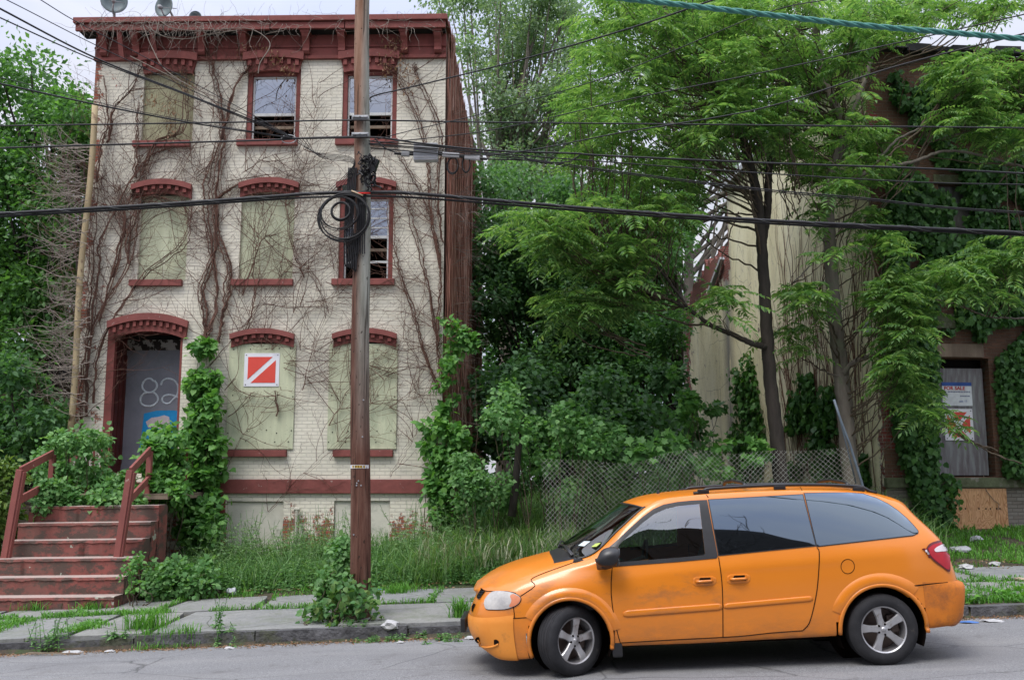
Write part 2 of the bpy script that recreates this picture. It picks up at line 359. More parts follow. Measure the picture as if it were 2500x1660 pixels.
# ================================================================ painted brick house on the left
YF = 20.0; XL, XR = -9.46, -1.86; ZT = 10.85; YB = 32.7
RED = (.2, .06, .05)
def brickmat(name, c1, c2, mort, e1=None, e2=None, patch=None, side=False, bd=.006, peel=0.0):
    t = NT(name); p = t.pos(); s = t.n('SeparateXYZ', Vector=p)
    v = t.n('CombineXYZ', X=s.outputs[1 if side else 0], Y=s.outputs[2]).outputs[0]
    b = t.n('TexBrick', Vector=v, Scale=1.0, Mortar__Size=.007, Mortar__Smooth=.25, Bias=0.0, Brick__Width=.215, Row__Height=.0735)
    t.set(b.inputs['Color1'], c1); t.set(b.inputs['Color2'], c2); t.set(b.inputs['Mortar'], mort)
    col = b.outputs[0]
    st = t.noise(1.1, 6, .7, stretch=(1, 1, .45)); col = t.mix(t.ramp(st, (.38, .45), (.62, 0)), col, tuple(k*.78 for k in c1))
    col = t.mix(t.ramp(t.noise(9, 5, .7), (.54, 0), (.66, .45)), col, tuple(k*.68 for k in c1)); col = t.mix(t.ramp(t.noise(55, 3, .6), (.66, 0), (.70, .75)), col, tuple(k*.33 for k in c1))
    if patch:
        eb = t.n('TexBrick', Vector=v, Scale=1.0, Mortar__Size=.009, Mortar__Smooth=.1, Brick__Width=.215, Row__Height=.0735)
        t.set(eb.inputs['Color1'], e1); t.set(eb.inputs['Color2'], e2); t.set(eb.inputs['Mortar'], (.22, .2, .17))
        msk = t.noise(2.3, 8, .8); reg = None
        for (axis, lo, hi, k) in patch:           # more bare brick past these heights or widths
            r_ = t.n('MapRange', Value=s.outputs[axis]); r_.inputs['From Min'].default_value = lo; r_.inputs['From Max'].default_value = hi
            r_.inputs['To Min'].default_value = 0; r_.inputs['To Max'].default_value = k
            reg = r_.outputs[0] if reg is None else t.math('MAXIMUM', reg, r_.outputs[0])
        f = t.ramp(t.math('ADD', msk, reg), (.66-peel, 0), (.68-peel, 1)); col = t.mix(f, col, eb.outputs[0])
    h = t.math('ADD', t.math('MULTIPLY', b.outputs['Fac'], -1.0), t.math('MULTIPLY', t.noise(45, 4, .6), .35))
    return t.done(col, .85, t.bump(h, .9, bd*1.7), .2)
CREAM = (.75, .71, .595)
M_brick = brickmat('painted_brick', CREAM, (.74, .70, .58), (.57, .54, .46), (.33, .09, .055), (.25, .11, .075), [(2, 1.66, 1.0, .19), (0, -9.0, -9.4, .19), (0, -8.5, -9.0, .09)])
M_red = pm('red_paint', (.225, .062, .052), (.17, .05, .042), 5, .7, .35, 60, (.13, .055, .045), 3, (.6, .66), bd=.004)
M_redp = pm('peeling_red_paint', (.23, .07, .06), (.17, .052, .045), 5, .75, .6, 30, (.36, .27, .24), 6, (.66, .68), bd=.006)
M_dredd = pm('dark_red_paint', (.13, .028, .022), (.07, .02, .016), 4, .55, .3, 50)
def boardmat(name, c1, c2, c3):
    t = NT(name); g = t.noise(5, 7, .75, stretch=(1.6, 1, .10)); c = t.ramp(g, (.34, c2), (.6, c1)); c = t.mix(t.ramp(t.noise(1.5, 7, .8, stretch=(1.2, 1, .3)), (.52, 0), (.66, .75)), c, c3)
    c = t.mix(t.ramp(t.noise(34, 3, .6), (.64, 0), (.70, .7)), c, tuple(k*.35 for k in c1)); c = t.mix(t.ramp(t.noise(2.6, 6, .7, stretch=(2.2, 1, .12)), (.60, 0), (.70, .45)), c, (.62, .62, .52))
    return t.done(c, .8, t.bump(g, .5, .006), .2)
M_board = boardmat('pale_green_board', (.55, .57, .40), (.46, .48, .335), (.35, .39, .27))
M_boardd = boardmat('yellow_green_board', (.44, .42, .27), (.35, .34, .21), (.25, .26, .17))
M_white = pm('old_white_paint', (.62, .63, .62), (.48, .49, .48), 6, .5, .15, 60)
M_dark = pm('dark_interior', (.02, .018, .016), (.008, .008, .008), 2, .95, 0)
M_glassw = glassm('old_window_glass', (.5, .55, .55), .38, .03)
M_wood = pm('weathered_wood', (.28, .22, .16), (.16, .12, .09), 3, .85, .6, 30, stretch=(1, 1, .12), bd=.01)
M_tar = pm('roof_felt', (.05, .05, .055), (.025, .025, .027), 3, .9, .4, 20)
house = thing('brick_house', 'three storey cream painted brick house with dark red trim covered in bare brown vines', 'house', ((XL+XR)/2, YF, .3))
def q(px, py, Y=YF):
    x, _, z = P(px, py, Y); return x, z
# openings: (x0,x1,z0,z1)
def op(px0, px1, pyt, pyb):
    x0, zt = q(px0, pyt); x1, zb = q(px1, pyb); return [x0, x1, zb, zt]
O = {'w1': [-8.38, -7.28, 9.05, 10.62], 'w2': [-6.13, -4.98, 9.07, 10.66], 'w3': [-4.07, -2.9, 9.07, 10.66],
     'm1': [-8.30, -7.28, 6.03, 7.92], 'm2': [-6.16, -5.03, 6.03, 7.92], 'm3': [-4.07, -2.93, 6.03, 7.92],
     'b2': [-6.15, -5.03, 2.5, 4.75], 'b3': [-4.05, -2.92, 2.5, 4.75], 'dr': [-8.84, -7.27, 2.02, 5.05]}
def holed(xs, zs, holes, y, flip=False):
    Fq = MB()
    for i in range(len(xs)-1):
        for j in range(len(zs)-1):
            cx, cz = (xs[i]+xs[i+1])/2, (zs[j]+zs[j+1])/2
            if any(h[0] < cx < h[1] and h[2] < cz < h[3] for h in holes): continue
            Fq.add([(xs[i], y, zs[j]), (xs[i+1], y, zs[j]), (xs[i+1], y, zs[j+1]), (xs[i], y, zs[j+1])], [(0, 1, 2, 3)])
    return Fq
base_w = [[-6.22, -5.06, .1, 1.46], [-4.03, -2.90, .1, 1.47]]   # walled-up basement windows, shallow recesses
hs = list(O.values())+base_w
xs = sorted(set([XL, XR]+[h[0] for h in hs]+[h[1] for h in hs])); zs = sorted(set([-.6, ZT+.02]+[h[2] for h in hs]+[h[3] for h in hs]))
wl = holed(xs, zs, hs, YF)
for h in O.values():
    d = .95 if h is O['dr'] else .3
    x0, x1, z0, z1 = h; y1 = YF+d
    wl.add([(x0, YF, z0), (x0, YF, z1), (x0, y1, z1), (x0, y1, z0)], [(0, 1, 2, 3)])
    wl.add([(x1, YF, z0), (x1, YF, z1), (x1, y1, z1), (x1, y1, z0)], [(0, 1, 2, 3)])
    wl.add([(x0, YF, z0), (x1, YF, z0), (x1, y1, z0), (x0, y1, z0)], [(0, 1, 2, 3)])
    wl.add([(x0, YF, z1), (x1, YF, z1), (x1, y1, z1), (x0, y1, z1)], [(0, 1, 2, 3)])
for x0, x1, z0, z1 in base_w:
    wl.add([(x0, YF+.07, z0), (x1, YF+.07, z0), (x1, YF+.07, z1), (x0, YF+.07, z1), (x0, YF, z0), (x1, YF, z0), (x1, YF, z1), (x0, YF, z1)],
           [(0, 1, 2, 3), (0, 4, 7, 3), (1, 5, 6, 2), (3, 2, 6, 7)])
wl.build('front_wall', M_brick, house)
M_cem = pm('smooth_cream_infill', (.62, .60, .51), (.54, .52, .44), 3, .85, .5, 26, (.42, .42, .35), 2, (.56, .66), bd=.01)
for x0, x1, z0, z1 in base_w: MB().box(x0+.01, x1-.01, YF+.045, YF+.066, z0-.5, z1-.012).build('basement_infill', M_cem, house)
M_bside = brickmat('side_brick', (.20, .11, .08), (.17, .10, .075), (.16, .13, .1), side=True)
sl_ = 11.58; sb = 11.48
MB().add([(XR, YF, -.6), (XR, YB, -.6), (XR, YB, sb), (XR, YF, sl_)], [(0, 1, 2, 3)]).build('side_wall', M_bside, house)
MB().add([(XL, YF, -.6), (XL, YB, -.6), (XL, YB, sb), (XL, YF, sl_)], [(0, 1, 2, 3)]).build('side_wall', M_bside, house)
MB().add([(XL, YB, -.6), (XR, YB, -.6), (XR, YB, sb), (XL, YB, sb)], [(0, 1, 2, 3)]).build('rear_wall', M_bside, house)
rf = MB().add([(XL, YF, sl_-.1), (XR, YF, sl_-.1), (XR, YB, sb-.1), (XL, YB, sb-.1)], [(0, 1, 2, 3)])
rf.box(XR-.16, XR+.05, YF+.05, YB, -.05, .06, Matrix.Shear('XY', 4, (0, 0)) if False else None) if False else None
roof = rf.build('roof', M_tar, house)
MB().beam((XR-.04, YF-.05, sl_+.04), (XR-.04, YB+.05, sb+.04), .24, .12).build('coping', M_redp, house)
rbox('chimney', M_wood, roof, XR-.42, XR-.12, 20.7, 21.3, 11.5, 11.95, .015)
fl = MB()
for z in (2.0, 5.4, 8.5): fl.box(XL+.1, XR-.1, YF+.35, YB-.2, z-.1, z)
fl.box(XL+.1, XR-.1, YF+3.2, YF+3.3, 2, 11.3); fl.build('light_blocking_floors', M_dark, house)  # unseen dark floors and cross wall, added to block light behind the windows
# ---- cornice
cor = MB(); zc = lambda dz: dz
CX0, CX1 = -9.84+.02, -1.80
def ctop(x): return 11.90-.05*(x-CX0)/(CX1-CX0)
cor.box(CX0, CX1, YF-.42, YF+.1, 11.56, 11.68)                      # gutter board
cornice = MB().add([], []); cornice = cor.build('cornice', M_redp, house, bevel=.01)
mb = MB()
segs = [(-9.78, -7.9), (-7.86, -5.6), (-5.58, -4.0), (-3.98, -1.84)]
for a, b in segs: mb.box(a, b, YF-.36-random.uniform(0, .02), YF-.30, 11.405+random.uniform(-.02, .01), 11.545+random.uniform(-.015, .01))
mb.build('fascia_board', M_redp, cornice, bevel=.006)
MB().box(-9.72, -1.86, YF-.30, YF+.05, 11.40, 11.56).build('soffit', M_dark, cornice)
MB().box(XL-.01, XR+.01, YF-.05, YF-.002, ZT+.0, 11.41).build('frieze', M_red, cornice)
MB().box(XL-.02, XR+.02, YF-.085, YF-.052, ZT-.0, ZT+.07).box(XL-.02, XR+.02, YF-.075, YF-.052, ZT+.26, ZT+.31).build('frieze_moulding', M_red, cornice, bevel=.008)
bk_px = [243, 322, 372, 482, 585, 738, 825, 978, 1060]
prof = [(YF-.04, 11.40), (YF-.29, 11.40), (YF-.30, 11.33), (YF-.27, 11.27), (YF-.21, 11.21), (YF-.17, 11.14), (YF-.15, 11.06), (YF-.16, 11.0), (YF-.12, 10.95), (YF-.04, 10.93)]
for i, px in enumerate(bk_px):
    if px == 372: continue
    x, z = q(px+8, 100, YF-.2); b = MB().prism(prof, x-.075, x+.075, 'x'); b.box(x-.1, x+.1, YF-.32, YF-.03, 11.345, 11.41); b.build('bracket', M_red, cornice, bevel=.008)
x, z = q(292, 100, YF-.25); MB().beam((x, YF-.33, 11.5), (x+.06, YF-.2, 10.82), .1, .06, (0, 1, 0)).build('loose_board', M_redp, cornice)
x, z = q(372, 100, YF-.25); MB().beam((x, YF-.3, 11.4), (x+.02, YF-.12, 11.0), .1, .06, (0, 1, 0)).build('loose_board', M_redp, cornice)
# ---- arched hoods
def hood(x0, x1, zt, rise, thick, parent, spl=0.0, dent=7, y0=YF):
    """x0..x1 outer ends, zt crown height; segmental arch band with a projecting rim and dentils"""
    n = 16; xc = (x0+x1)/2; hw = (x1-x0)/2
    def arc(off, inset=0): return [(xc+(hw-inset)*(2*i/n-1), zt-off-rise*(2*i/n-1)**2) for i in range(n+1)]
    o_, i_ = arc(0), arc(thick, spl)
    b = MB()
    for k in range(n): b.prism([o_[k], o_[k+1], i_[k+1], i_[k]], y0-.07, y0-.004, 'y')
    h = None
    rm = MB(); r0, r1 = arc(0), arc(thick*.36)
    r0 = [(xc+(x-xc)*1.03, z+.015) for x, z in r0]; r1 = [(xc+(x-xc)*1.02, z) for x, z in r1]
    for k in range(n): rm.prism([r0[k], r0[k+1], r1[k+1], r1[k]], y0-.15, y0-.071, 'y')
    de = b2 = MB()
    for k in range(dent):
        u = -1+2*(k+.5)/dent; x = xc+hw*.93*u; z = zt-thick*.37-rise*u*u; ww = hw/dent*.42
        de.box(x-ww, x+ww, y0-.12, y0-.071, z-thick*.3, z-.004)
    b.add(de.V, de.F); h = b.build('hood', M_red, parent); b = rm.build('hood_rim', M_redp, parent)
    return h
def sill(x0, x1, zt, parent, th=.135): rbox('sill', M_redp, parent, x0, x1, YF-.1, YF+.1, zt-th, zt, .012)
def part(name, parent, label=None):
    o = bpy.data.objects.new(name, None); o.empty_display_size = .1; COL.objects.link(o); o.parent = parent; WO[o] = WO[parent]
    if label: o['label'] = label
    return o
def boarded(key, hx0, hx1, ht, hrise, hth, sx0, sx1, sz, mat, proud=None, spl=0.0):
    x0, x1, z0, z1 = O[key]; wn = part('window', house, 'window closed with a pale board')
    if proud:
        bx0, bx1, bz0, bz1 = proud; M = Matrix.Rotation(R(random.uniform(-.15, .15)), 4, 'Y')
        bd_ = MB().box(bx0, bx1, YF-.035, YF-.012, bz0, bz1).build('board', mat, wn, bevel=.004); s_ = MB()
        for xx in (bx0+.06, bx0+.4, (bx0+bx1)/2+.1, bx1-.38, bx1-.07):
            for zz_ in (bz0+.12, bz0+.36, (bz0+bz1)/2, bz1-.1): s_.lathe([(0, 0), (.014, 0), (.012, .006), (0, .006)], (xx+random.uniform(-.05, .05), YF-.036, zz_+random.uniform(-.04, .04)), (0, -1, 0), 7)
        s_.build('screw_heads', M_dark, bd_)
        MB().box(x0, x1, YF+.15, YF+.17, z0, z1).build('backing', M_dark, wn)
    else:
        MB().box(x0, x1, YF+.07, YF+.10, z0, z1-.05).build('board', mat, wn, bevel=.004)
    hood(hx0, hx1, ht, hrise, hth, wn, spl); sill(sx0, sx1, sz, wn); return wn
boarded('w1', -8.47, -7.22, 11.02, .06, .42, -8.53, -7.30, 9.05, M_boardd, None, .1)
boarded('m1', -8.47, -7.22, 8.17, .12, .28, -8.44, -7.33, 6.03, M_board)
boarded('m2', -6.18, -4.94, 8.19, .12, .28, -6.30, -5.0, 6.03, M_board)
boarded('b2', -6.24, -4.94, 4.97, .12, .26, -6.24, -5.02, 2.49, M_board, [-6.28, -4.90, 2.51, 4.67])
boarded('b3', -4.12, -2.82, 4.97, .12, .26, -4.07, -2.85, 2.49, M_board, [-4.20, -2.79, 2.51, 4.67])
def sashwin(key, hx0, hx1, ht, hrise, hth, sx0, sx1, sz, split, spl=0.0, muntin=False, label=None):
    x0, x1, z0, z1 = O[key]; wn = part('window', house, label)
    b = MB(); t_ = .10; b.box(x0, x0+t_, YF+.03, YF+.16, z0, z1); b.box(x1-t_, x1, YF+.03, YF+.16, z0, z1); b.box(x0+t_, x1-t_, YF+.03, YF+.16, z1-.14, z1)
    b.build('frame', M_red, wn, bevel=.008)
    a0, a1 = x0+t_+.004, x1-t_-.004; zu = z1-.145; s = MB(); w_ = .035
    s.box(a0, a0+w_, YF+.09, YF+.13, z0, zu); s.box(a1-w_, a1, YF+.09, YF+.13, z0, zu); s.box(a0+w_, a1-w_, YF+.09, YF+.13, zu-.04, zu); s.box(a0+w_, a1-w_, YF+.085, YF+.13, split-.03, split+.03)
    s.build('sash', M_white, wn, bevel=.004)
    if muntin:
        m_ = MB(); m_.box((a0+a1)/2-.012, (a0+a1)/2+.012, YF+.10, YF+.125, split+.03, zu-.04)
        for k in (1, 2, 3): z = split+(zu-split)*k/4; m_.box(a0+w_, a1-w_, YF+.10, YF+.125, z-.014, z+.014)
        m_.box(a0+w_, a1-w_, YF+.13, YF+.16, split-.55, split-.50); m_.box((a0+a1)/2-.012, (a0+a1)/2+.012, YF+.135, YF+.155, split-.5, split-.03)
        m_.build('glazing_bars', M_white, wn)
    MB().add([(a0+w_, YF+.11, split+.03), (a1-w_, YF+.11, split+.03), (a1-w_, YF+.116, zu-.04), (a0+w_, YF+.116, zu-.04)], [(0, 1, 2, 3)]).build('glass', M_glassw, wn)
    MB().box(a0+w_, a1-w_, YF+.19, YF+.23, split-.28, split-.22).build('raised_lower_sash', M_wood, wn)
    hood(hx0, hx1, ht, hrise, hth, wn, spl); sill(sx0, sx1, sz, wn); return wn
sashwin('w2', -6.2, -4.92, 11.02, .06, .42, -6.30, -5.0, 9.06, 9.66, .1, label='half open sash window above the pale boards')
sashwin('w3', -4.14, -2.86, 11.02, .06, .42, -4.19, -2.86, 9.06, 9.66, .1, label='half open sash window next to the utility pole')
sashwin('m3', -4.12, -2.88, 8.19, .12, .28, -4.19, -2.88, 6.03, 6.95, 0, True, label='broken multi-pane sash window behind the utility pole')
# ---- belt course, and bare brick pier
MB().box(-6.55, -1.80, YF-.07, YF-.003, 1.62, 1.90).build('belt_course', M_redp, house, bevel=.01)
M_bare = brickmat('bare_red_brick', (.26, .055, .04), (.20, .05, .04), (.19, .13, .1), bd=.008)
MB().box(-6.80, -6.24, YF-.03, YF-.001, -.3, 1.60).build('brick_pier', M_bare, house)
# ---- door
dx0, dx1, dz0, dz1 = O['dr']; dr = part('doorway', house)
b = MB(); b.box(dx0, dx0+.16, YF-.02, YF+.10, dz0, dz1-.05); b.box(dx1-.05, dx1, YF-.0, YF+.10, dz0, dz1-.05); b.build('frame', M_red, dr, bevel=.01)
b = MB(); b.box(dx0+.02, dx0+.05, YF+.10, YF+.93, dz0, dz1); b.box(dx1-.05, dx1-.02, YF+.10, YF+.93, dz0, dz1); b.box(dx0, dx1, YF+.10, YF+.93, dz1-.06, dz1-.03)
for k in range(4): b.box(dx0+.05, dx0+.066, YF+.16+k*.2, YF+.30+k*.2, dz0+.2, dz1-.5)
b.build('panelled_reveal', M_dredd, dr)
M_dgrey = pm('grey_door_board', (.27, .28, .32), (.21, .22, .25), 2, .6, .1, 60)
YD = YF+.86
MB().box(-8.86, -7.29, YD, YD+.03, 2.0, 4.66).build('door_board', M_dgrey, dr)
MB().box(-8.86, -7.29, YD-.01, YD+.03, 4.90, 5.1).build('transom_board', M_dark, dr)
M_flake = NT('flaking_transom'); tt = M_flake; cc = tt.ramp(tt.noise(5.5, 4, .6), (.50, (.03, .025, .022)), (.52, (.36, .35, .33))); M_flake = tt.done(cc, .8)
MB().box(-8.86, -7.29, YD, YD+.03, 4.665, 4.89).build('transom', M_flake, dr)
MB().box(dx0, dx1, YF+.02, YF+.86, 1.9, 2.03).build('threshold', M_redp, dr)
hood(-8.80, -7.16, 5.30, .17, .36, dr, .04, 11)
# spray-painted number and a patch of blue
M_spray = pm('white_spray_paint', (.74, .80, .83), (.52, .6, .65), 20, .7, 0)
M_blue = pm('blue_paint', (.015, .32, .68), (.012, .26, .58), 6, .5, 0)
M_pinkw = pm('pink_white_sticker', (.65, .55, .57), (.55, .5, .5), 14, .6, 0)
def flat(pts_px, Y, r, mat, name, parent, sc=None):
    pts = []
    for px, py in pts_px: pts.append(P(px, py, Y))
    pts = spline(pts, 6); V, Fc = tubes([(pts, r)], 6); c0 = np.array([0, Y, 0]); V[:, 1] = Y+(V[:, 1]-Y)*.12
    return mk(name, V, Fc, mat, parent, True)
db = [c for c in dr.children if c.name.startswith('door_board')][0]
def circ(cx, cy, rx, ry, a0=0, a1=360, n=18): return [(cx+rx*math.cos(R(a0+(a1-a0)*i/n)), cy-ry*math.sin(R(a0+(a1-a0)*i/n))) for i in range(n+1)]
S = 320/1568
X8 = lambda x, y: (240+x*S, 840+y*S)
c8 = [X8(x, y) for x, y in [(665, 445), (620, 412), (560, 430), (525, 495), (545, 550), (590, 578), (650, 570), (695, 525), (700, 480), (670, 435)]]
flat(c8, YD-.004, .023, M_spray, 'spray_number', db)
c8 = [X8(x, y) for x, y in [(600, 575), (540, 595), (505, 650), (515, 710), (570, 740), (640, 738), (700, 695), (712, 640), (680, 590), (640, 572)]]
flat(c8, YD-.004, .023, M_spray, 'spray_number', db)
c2 = [X8(x, y) for x, y in [(748, 490), (770, 440), (825, 412), (890, 425), (940, 470), (955, 540), (940, 610), (895, 660), (850, 705), (800, 708), (765, 675), (775, 630), (830, 607), (890, 612), (950, 635), (990, 650)]]
flat(c2, YD-.004, .023, M_spray, 'spray_number', db)
pl = [X8(x, y) for x, y in [(548, 830), (700, 795), (900, 792), (1010, 810), (1010, 1290), (480, 1290), (510, 1150), (530, 980)]]
MB().prism([(P(a, b_, YD)[0], P(a, b_, YD)[2]) for a, b_ in pl], YD-.006, YD-.001).build('blue_patch', M_blue, db)
pl = [X8(x, y) for x, y in [(570, 930), (640, 880), (720, 870), (790, 850), (850, 870), (860, 960), (760, 1010), (600, 1000)]]
MB().prism([(P(a, b_, YD)[0], P(a, b_, YD)[2]) for a, b_ in pl], YD-.012, YD-.007).build('pale_patch', M_pinkw, db)
# vent pipes on the basement wall
b = MB(); x, z = q(725, 1243, YF-.08); b.tube([(x, YF-.08, .3), (x, YF-.08, z)], .035, 10); b.tube([(x-.05, YF-.08, z), (x+.06, YF-.08, z)], .04, 8)
x, z = q(736, 1278, YF-.1); b.tube([(x, YF-.12, .3), (x, YF-.12, z)], .045, 10)
b.build('vent_pipe', pm('cream_pipe', (.5, .48, .4), None, 8), house, smooth=False, angle=40)
# ---- red and white hazard sign on the board
def hazard(name, label, x0, x1, z0, z1, y, cross, parent=None):
    root = thing(name, label, 'sign', ((x0+x1)/2, y, z0))
    M_sw = pm('sign_white', (.72, .72, .76), (.66, .66, .7), 3, .4, 0); M_sr = pm('sign_red', (.66, .075, .055), (.6, .07, .05), 3, .4, 0)
    MB().box(x0, x1, y-.012, y, z0, z1).build('plate', M_sw, root, bevel=.004)
    b = MB(); m = .055*(x1-x0)/.7*1.35; w = .05*(x1-x0)/.7*1.3
    X0, X1, Z0, Z1 = x0+m, x1-m, z0+m, z1-m; yy = (y-.0165, y-.0135)
    if not cross:
        b.prism([(X0, Z0+w), (X1-w, Z1), (X0, Z1)], *yy); b.prism([(X0+w, Z0), (X1, Z0), (X1, Z1-w)], *yy)
    else:
        cx, cz = (X0+X1)/2, (Z0+Z1)/2
        b.prism([(X0, Z0+w), (cx-w, cz), (X0, Z1-w)], *yy); b.prism([(X1, Z0+w), (X1, Z1-w), (cx+w, cz)], *yy)
        b.prism([(X0+w, Z0), (X1-w, Z0), (cx, cz-w)], *yy); b.prism([(X0+w, Z1), (cx, cz+w), (X1-w, Z1)], *yy)
    b.build('red_panel', M_sr, root)
    s = MB()
    for xx in (x0+.04, x1-.04):
        for zz_ in (z0+.04, z1-.04): s.lathe([(.012, 0), (.012, .006)], (xx, y-.012, zz_), (0, -1, 0), 8)
    s.build('screw', pm('screw', (.12, .12, .13), None, 3, .4, 0), root)
    return root
x0, z1 = q(599, 863); x1, z0 = q(682, 944)
hazard('hazard_sign', 'square red sign with one white diagonal stripe screwed to the pale green board', x0, x1, z0, z1, YF-.036, False)
# ================================================================ the orange minivan
VX, VY = -0.713, 10.80
van = thing('minivan', 'orange minivan with black trim and silver five-spoke wheels parked at the kerb', 'van', (VX, VY, slope(VX)), rot=(0, -math.atan(.04), 0))
VM = Matrix.Translation((VX, VY, slope(VX))) @ Matrix.Rotation(-math.atan(.04), 4, 'Y'); VMI = VM.inverted()
t = NT('orange_paint'); po = t.pos(True)
c = t.mix(t.ramp(t.noise(1.3, 5, .6, po), (.35, 0), (.7, .5)), (.67, .20, .011), (.62, .178, .010))
sx = t.n('SeparateXYZ', Vector=po)
dm = t.math('MULTIPLY', t.ramp(sx.outputs[2], (.28, 1), (.62, 0)), t.ramp(t.noise(4, 6, .75, po, (1, 1, 2)), (.35, 0), (.65, .75)))
c = t.mix(dm, c, (.33, .12, .03))
gr = t.math('MULTIPLY', t.ramp(t.noise(2.6, 7, .75, po, (1, 1, 2.2)), (.50, 0), (.64, .7)), t.ramp(sx.outputs[2], (.5, 0), (.62, 1)))
gx = t.ramp(sx.outputs[0], (.0, 0), (.0, 0))
dd = t.n('MapRange', Value=sx.outputs[0]); dd.inputs['From Min'].default_value = 3.0; dd.inputs['From Max'].default_value = 2.4
dz = t.n('MapRange', Value=sx.outputs[2]); dz.inputs['From Min'].default_value = 1.0; dz.inputs['From Max'].default_value = .85
c = t.mix(t.math('MULTIPLY', t.math('MULTIPLY', gr, dd.outputs[0]), dz.outputs[0]), c, (.36, .13, .035))
M_or = t.done(c, .33, t.bump(t.noise(500, 2, .5, po), .03, .001), .5, 0, Coat__Weight=.5, Coat__Roughness=.12)
M_orb = pm('faded_orange_bumper', (.72, .27, .045), (.66, .22, .03), 2, .45, .1, 60, (.45, .17, .04), 4, (.58, .72), obj=True)
M_blk = pm('black_trim', (.018, .018, .02), (.012, .012, .013), 8, .38, .05, 80, obj=True, spec=.5)
M_rub = pm('tyre_rubber', (.028, .028, .031), (.016, .016, .018), 7, .8, .3, 90, (.065, .055, .05), 9, (.6, .7), obj=True)
M_rim = pm('silver_alloy', (.52, .52, .53), (.42, .41, .41), 6, .35, .1, 60, (.22, .17, .13), 14, (.58, .72), metal=.75, obj=True)
M_rimd = pm('dirty_rim_barrel', (.16, .12, .10), (.08, .06, .055), 9, .6, .3, 40, metal=.4, obj=True)
t = NT('dark_tinted_glass'); g_ = t.n('BsdfGlossy', Roughness=.02, Color=(.66, .82, 1)); d_ = t.n('BsdfDiffuse', Color=(.006, .007, .008)); fr = t.n('Fresnel', IOR=1.5).outputs[0]
mx_ = t.n('MixShader', Fac=t.math('MINIMUM', t.math('ADD', fr, .13), 1.0)); t.L.new(d_.outputs[0], mx_.inputs[1]); t.L.new(g_.outputs[0], mx_.inputs[2]); t.L.new(mx_.outputs[0], t.out.inputs[0]); M_tint = t.m
M_clear = glassm('side_glass', (.42, .52, .50), .2, .015)
M_wind = glassm('green_windscreen', (.35, .5, .43), .05, .02)
M_int = pm('grey_upholstery', (.10, .105, .11), (.07, .072, .075), 8, .9, .3, 60, obj=True)
M_intd = pm('dark_dashboard', (.03, .032, .034), (.02, .02, .022), 8, .8, .1, 60, obj=True)
M_lens = pm('cloudy_headlamp_lens', (.46, .44, .41), (.30, .29, .28), 9, .2, .05, 30, obj=True, spec=.6)
M_amb = pm('amber_lens', (.62, .22, .1), (.5, .16, .07), 7, .25, 0, obj=True, spec=.6)
M_redl = pm('red_tail_lens', (.45, .008, .02), (.3, .004, .012), 5, .15, 0, obj=True, spec=.6)
M_redf = pm('dark_red_lens_rim', (.12, .01, .015), None, 5, .25, 0, obj=True, spec=.6)
M_rev = pm('pale_reversing_lens', (.75, .68, .7), None, 5, .2, 0, obj=True, spec=.6)
M_gap = pm('panel_gap', (.012, .009, .008), None, 5, .9, 0, obj=True, spec=0)
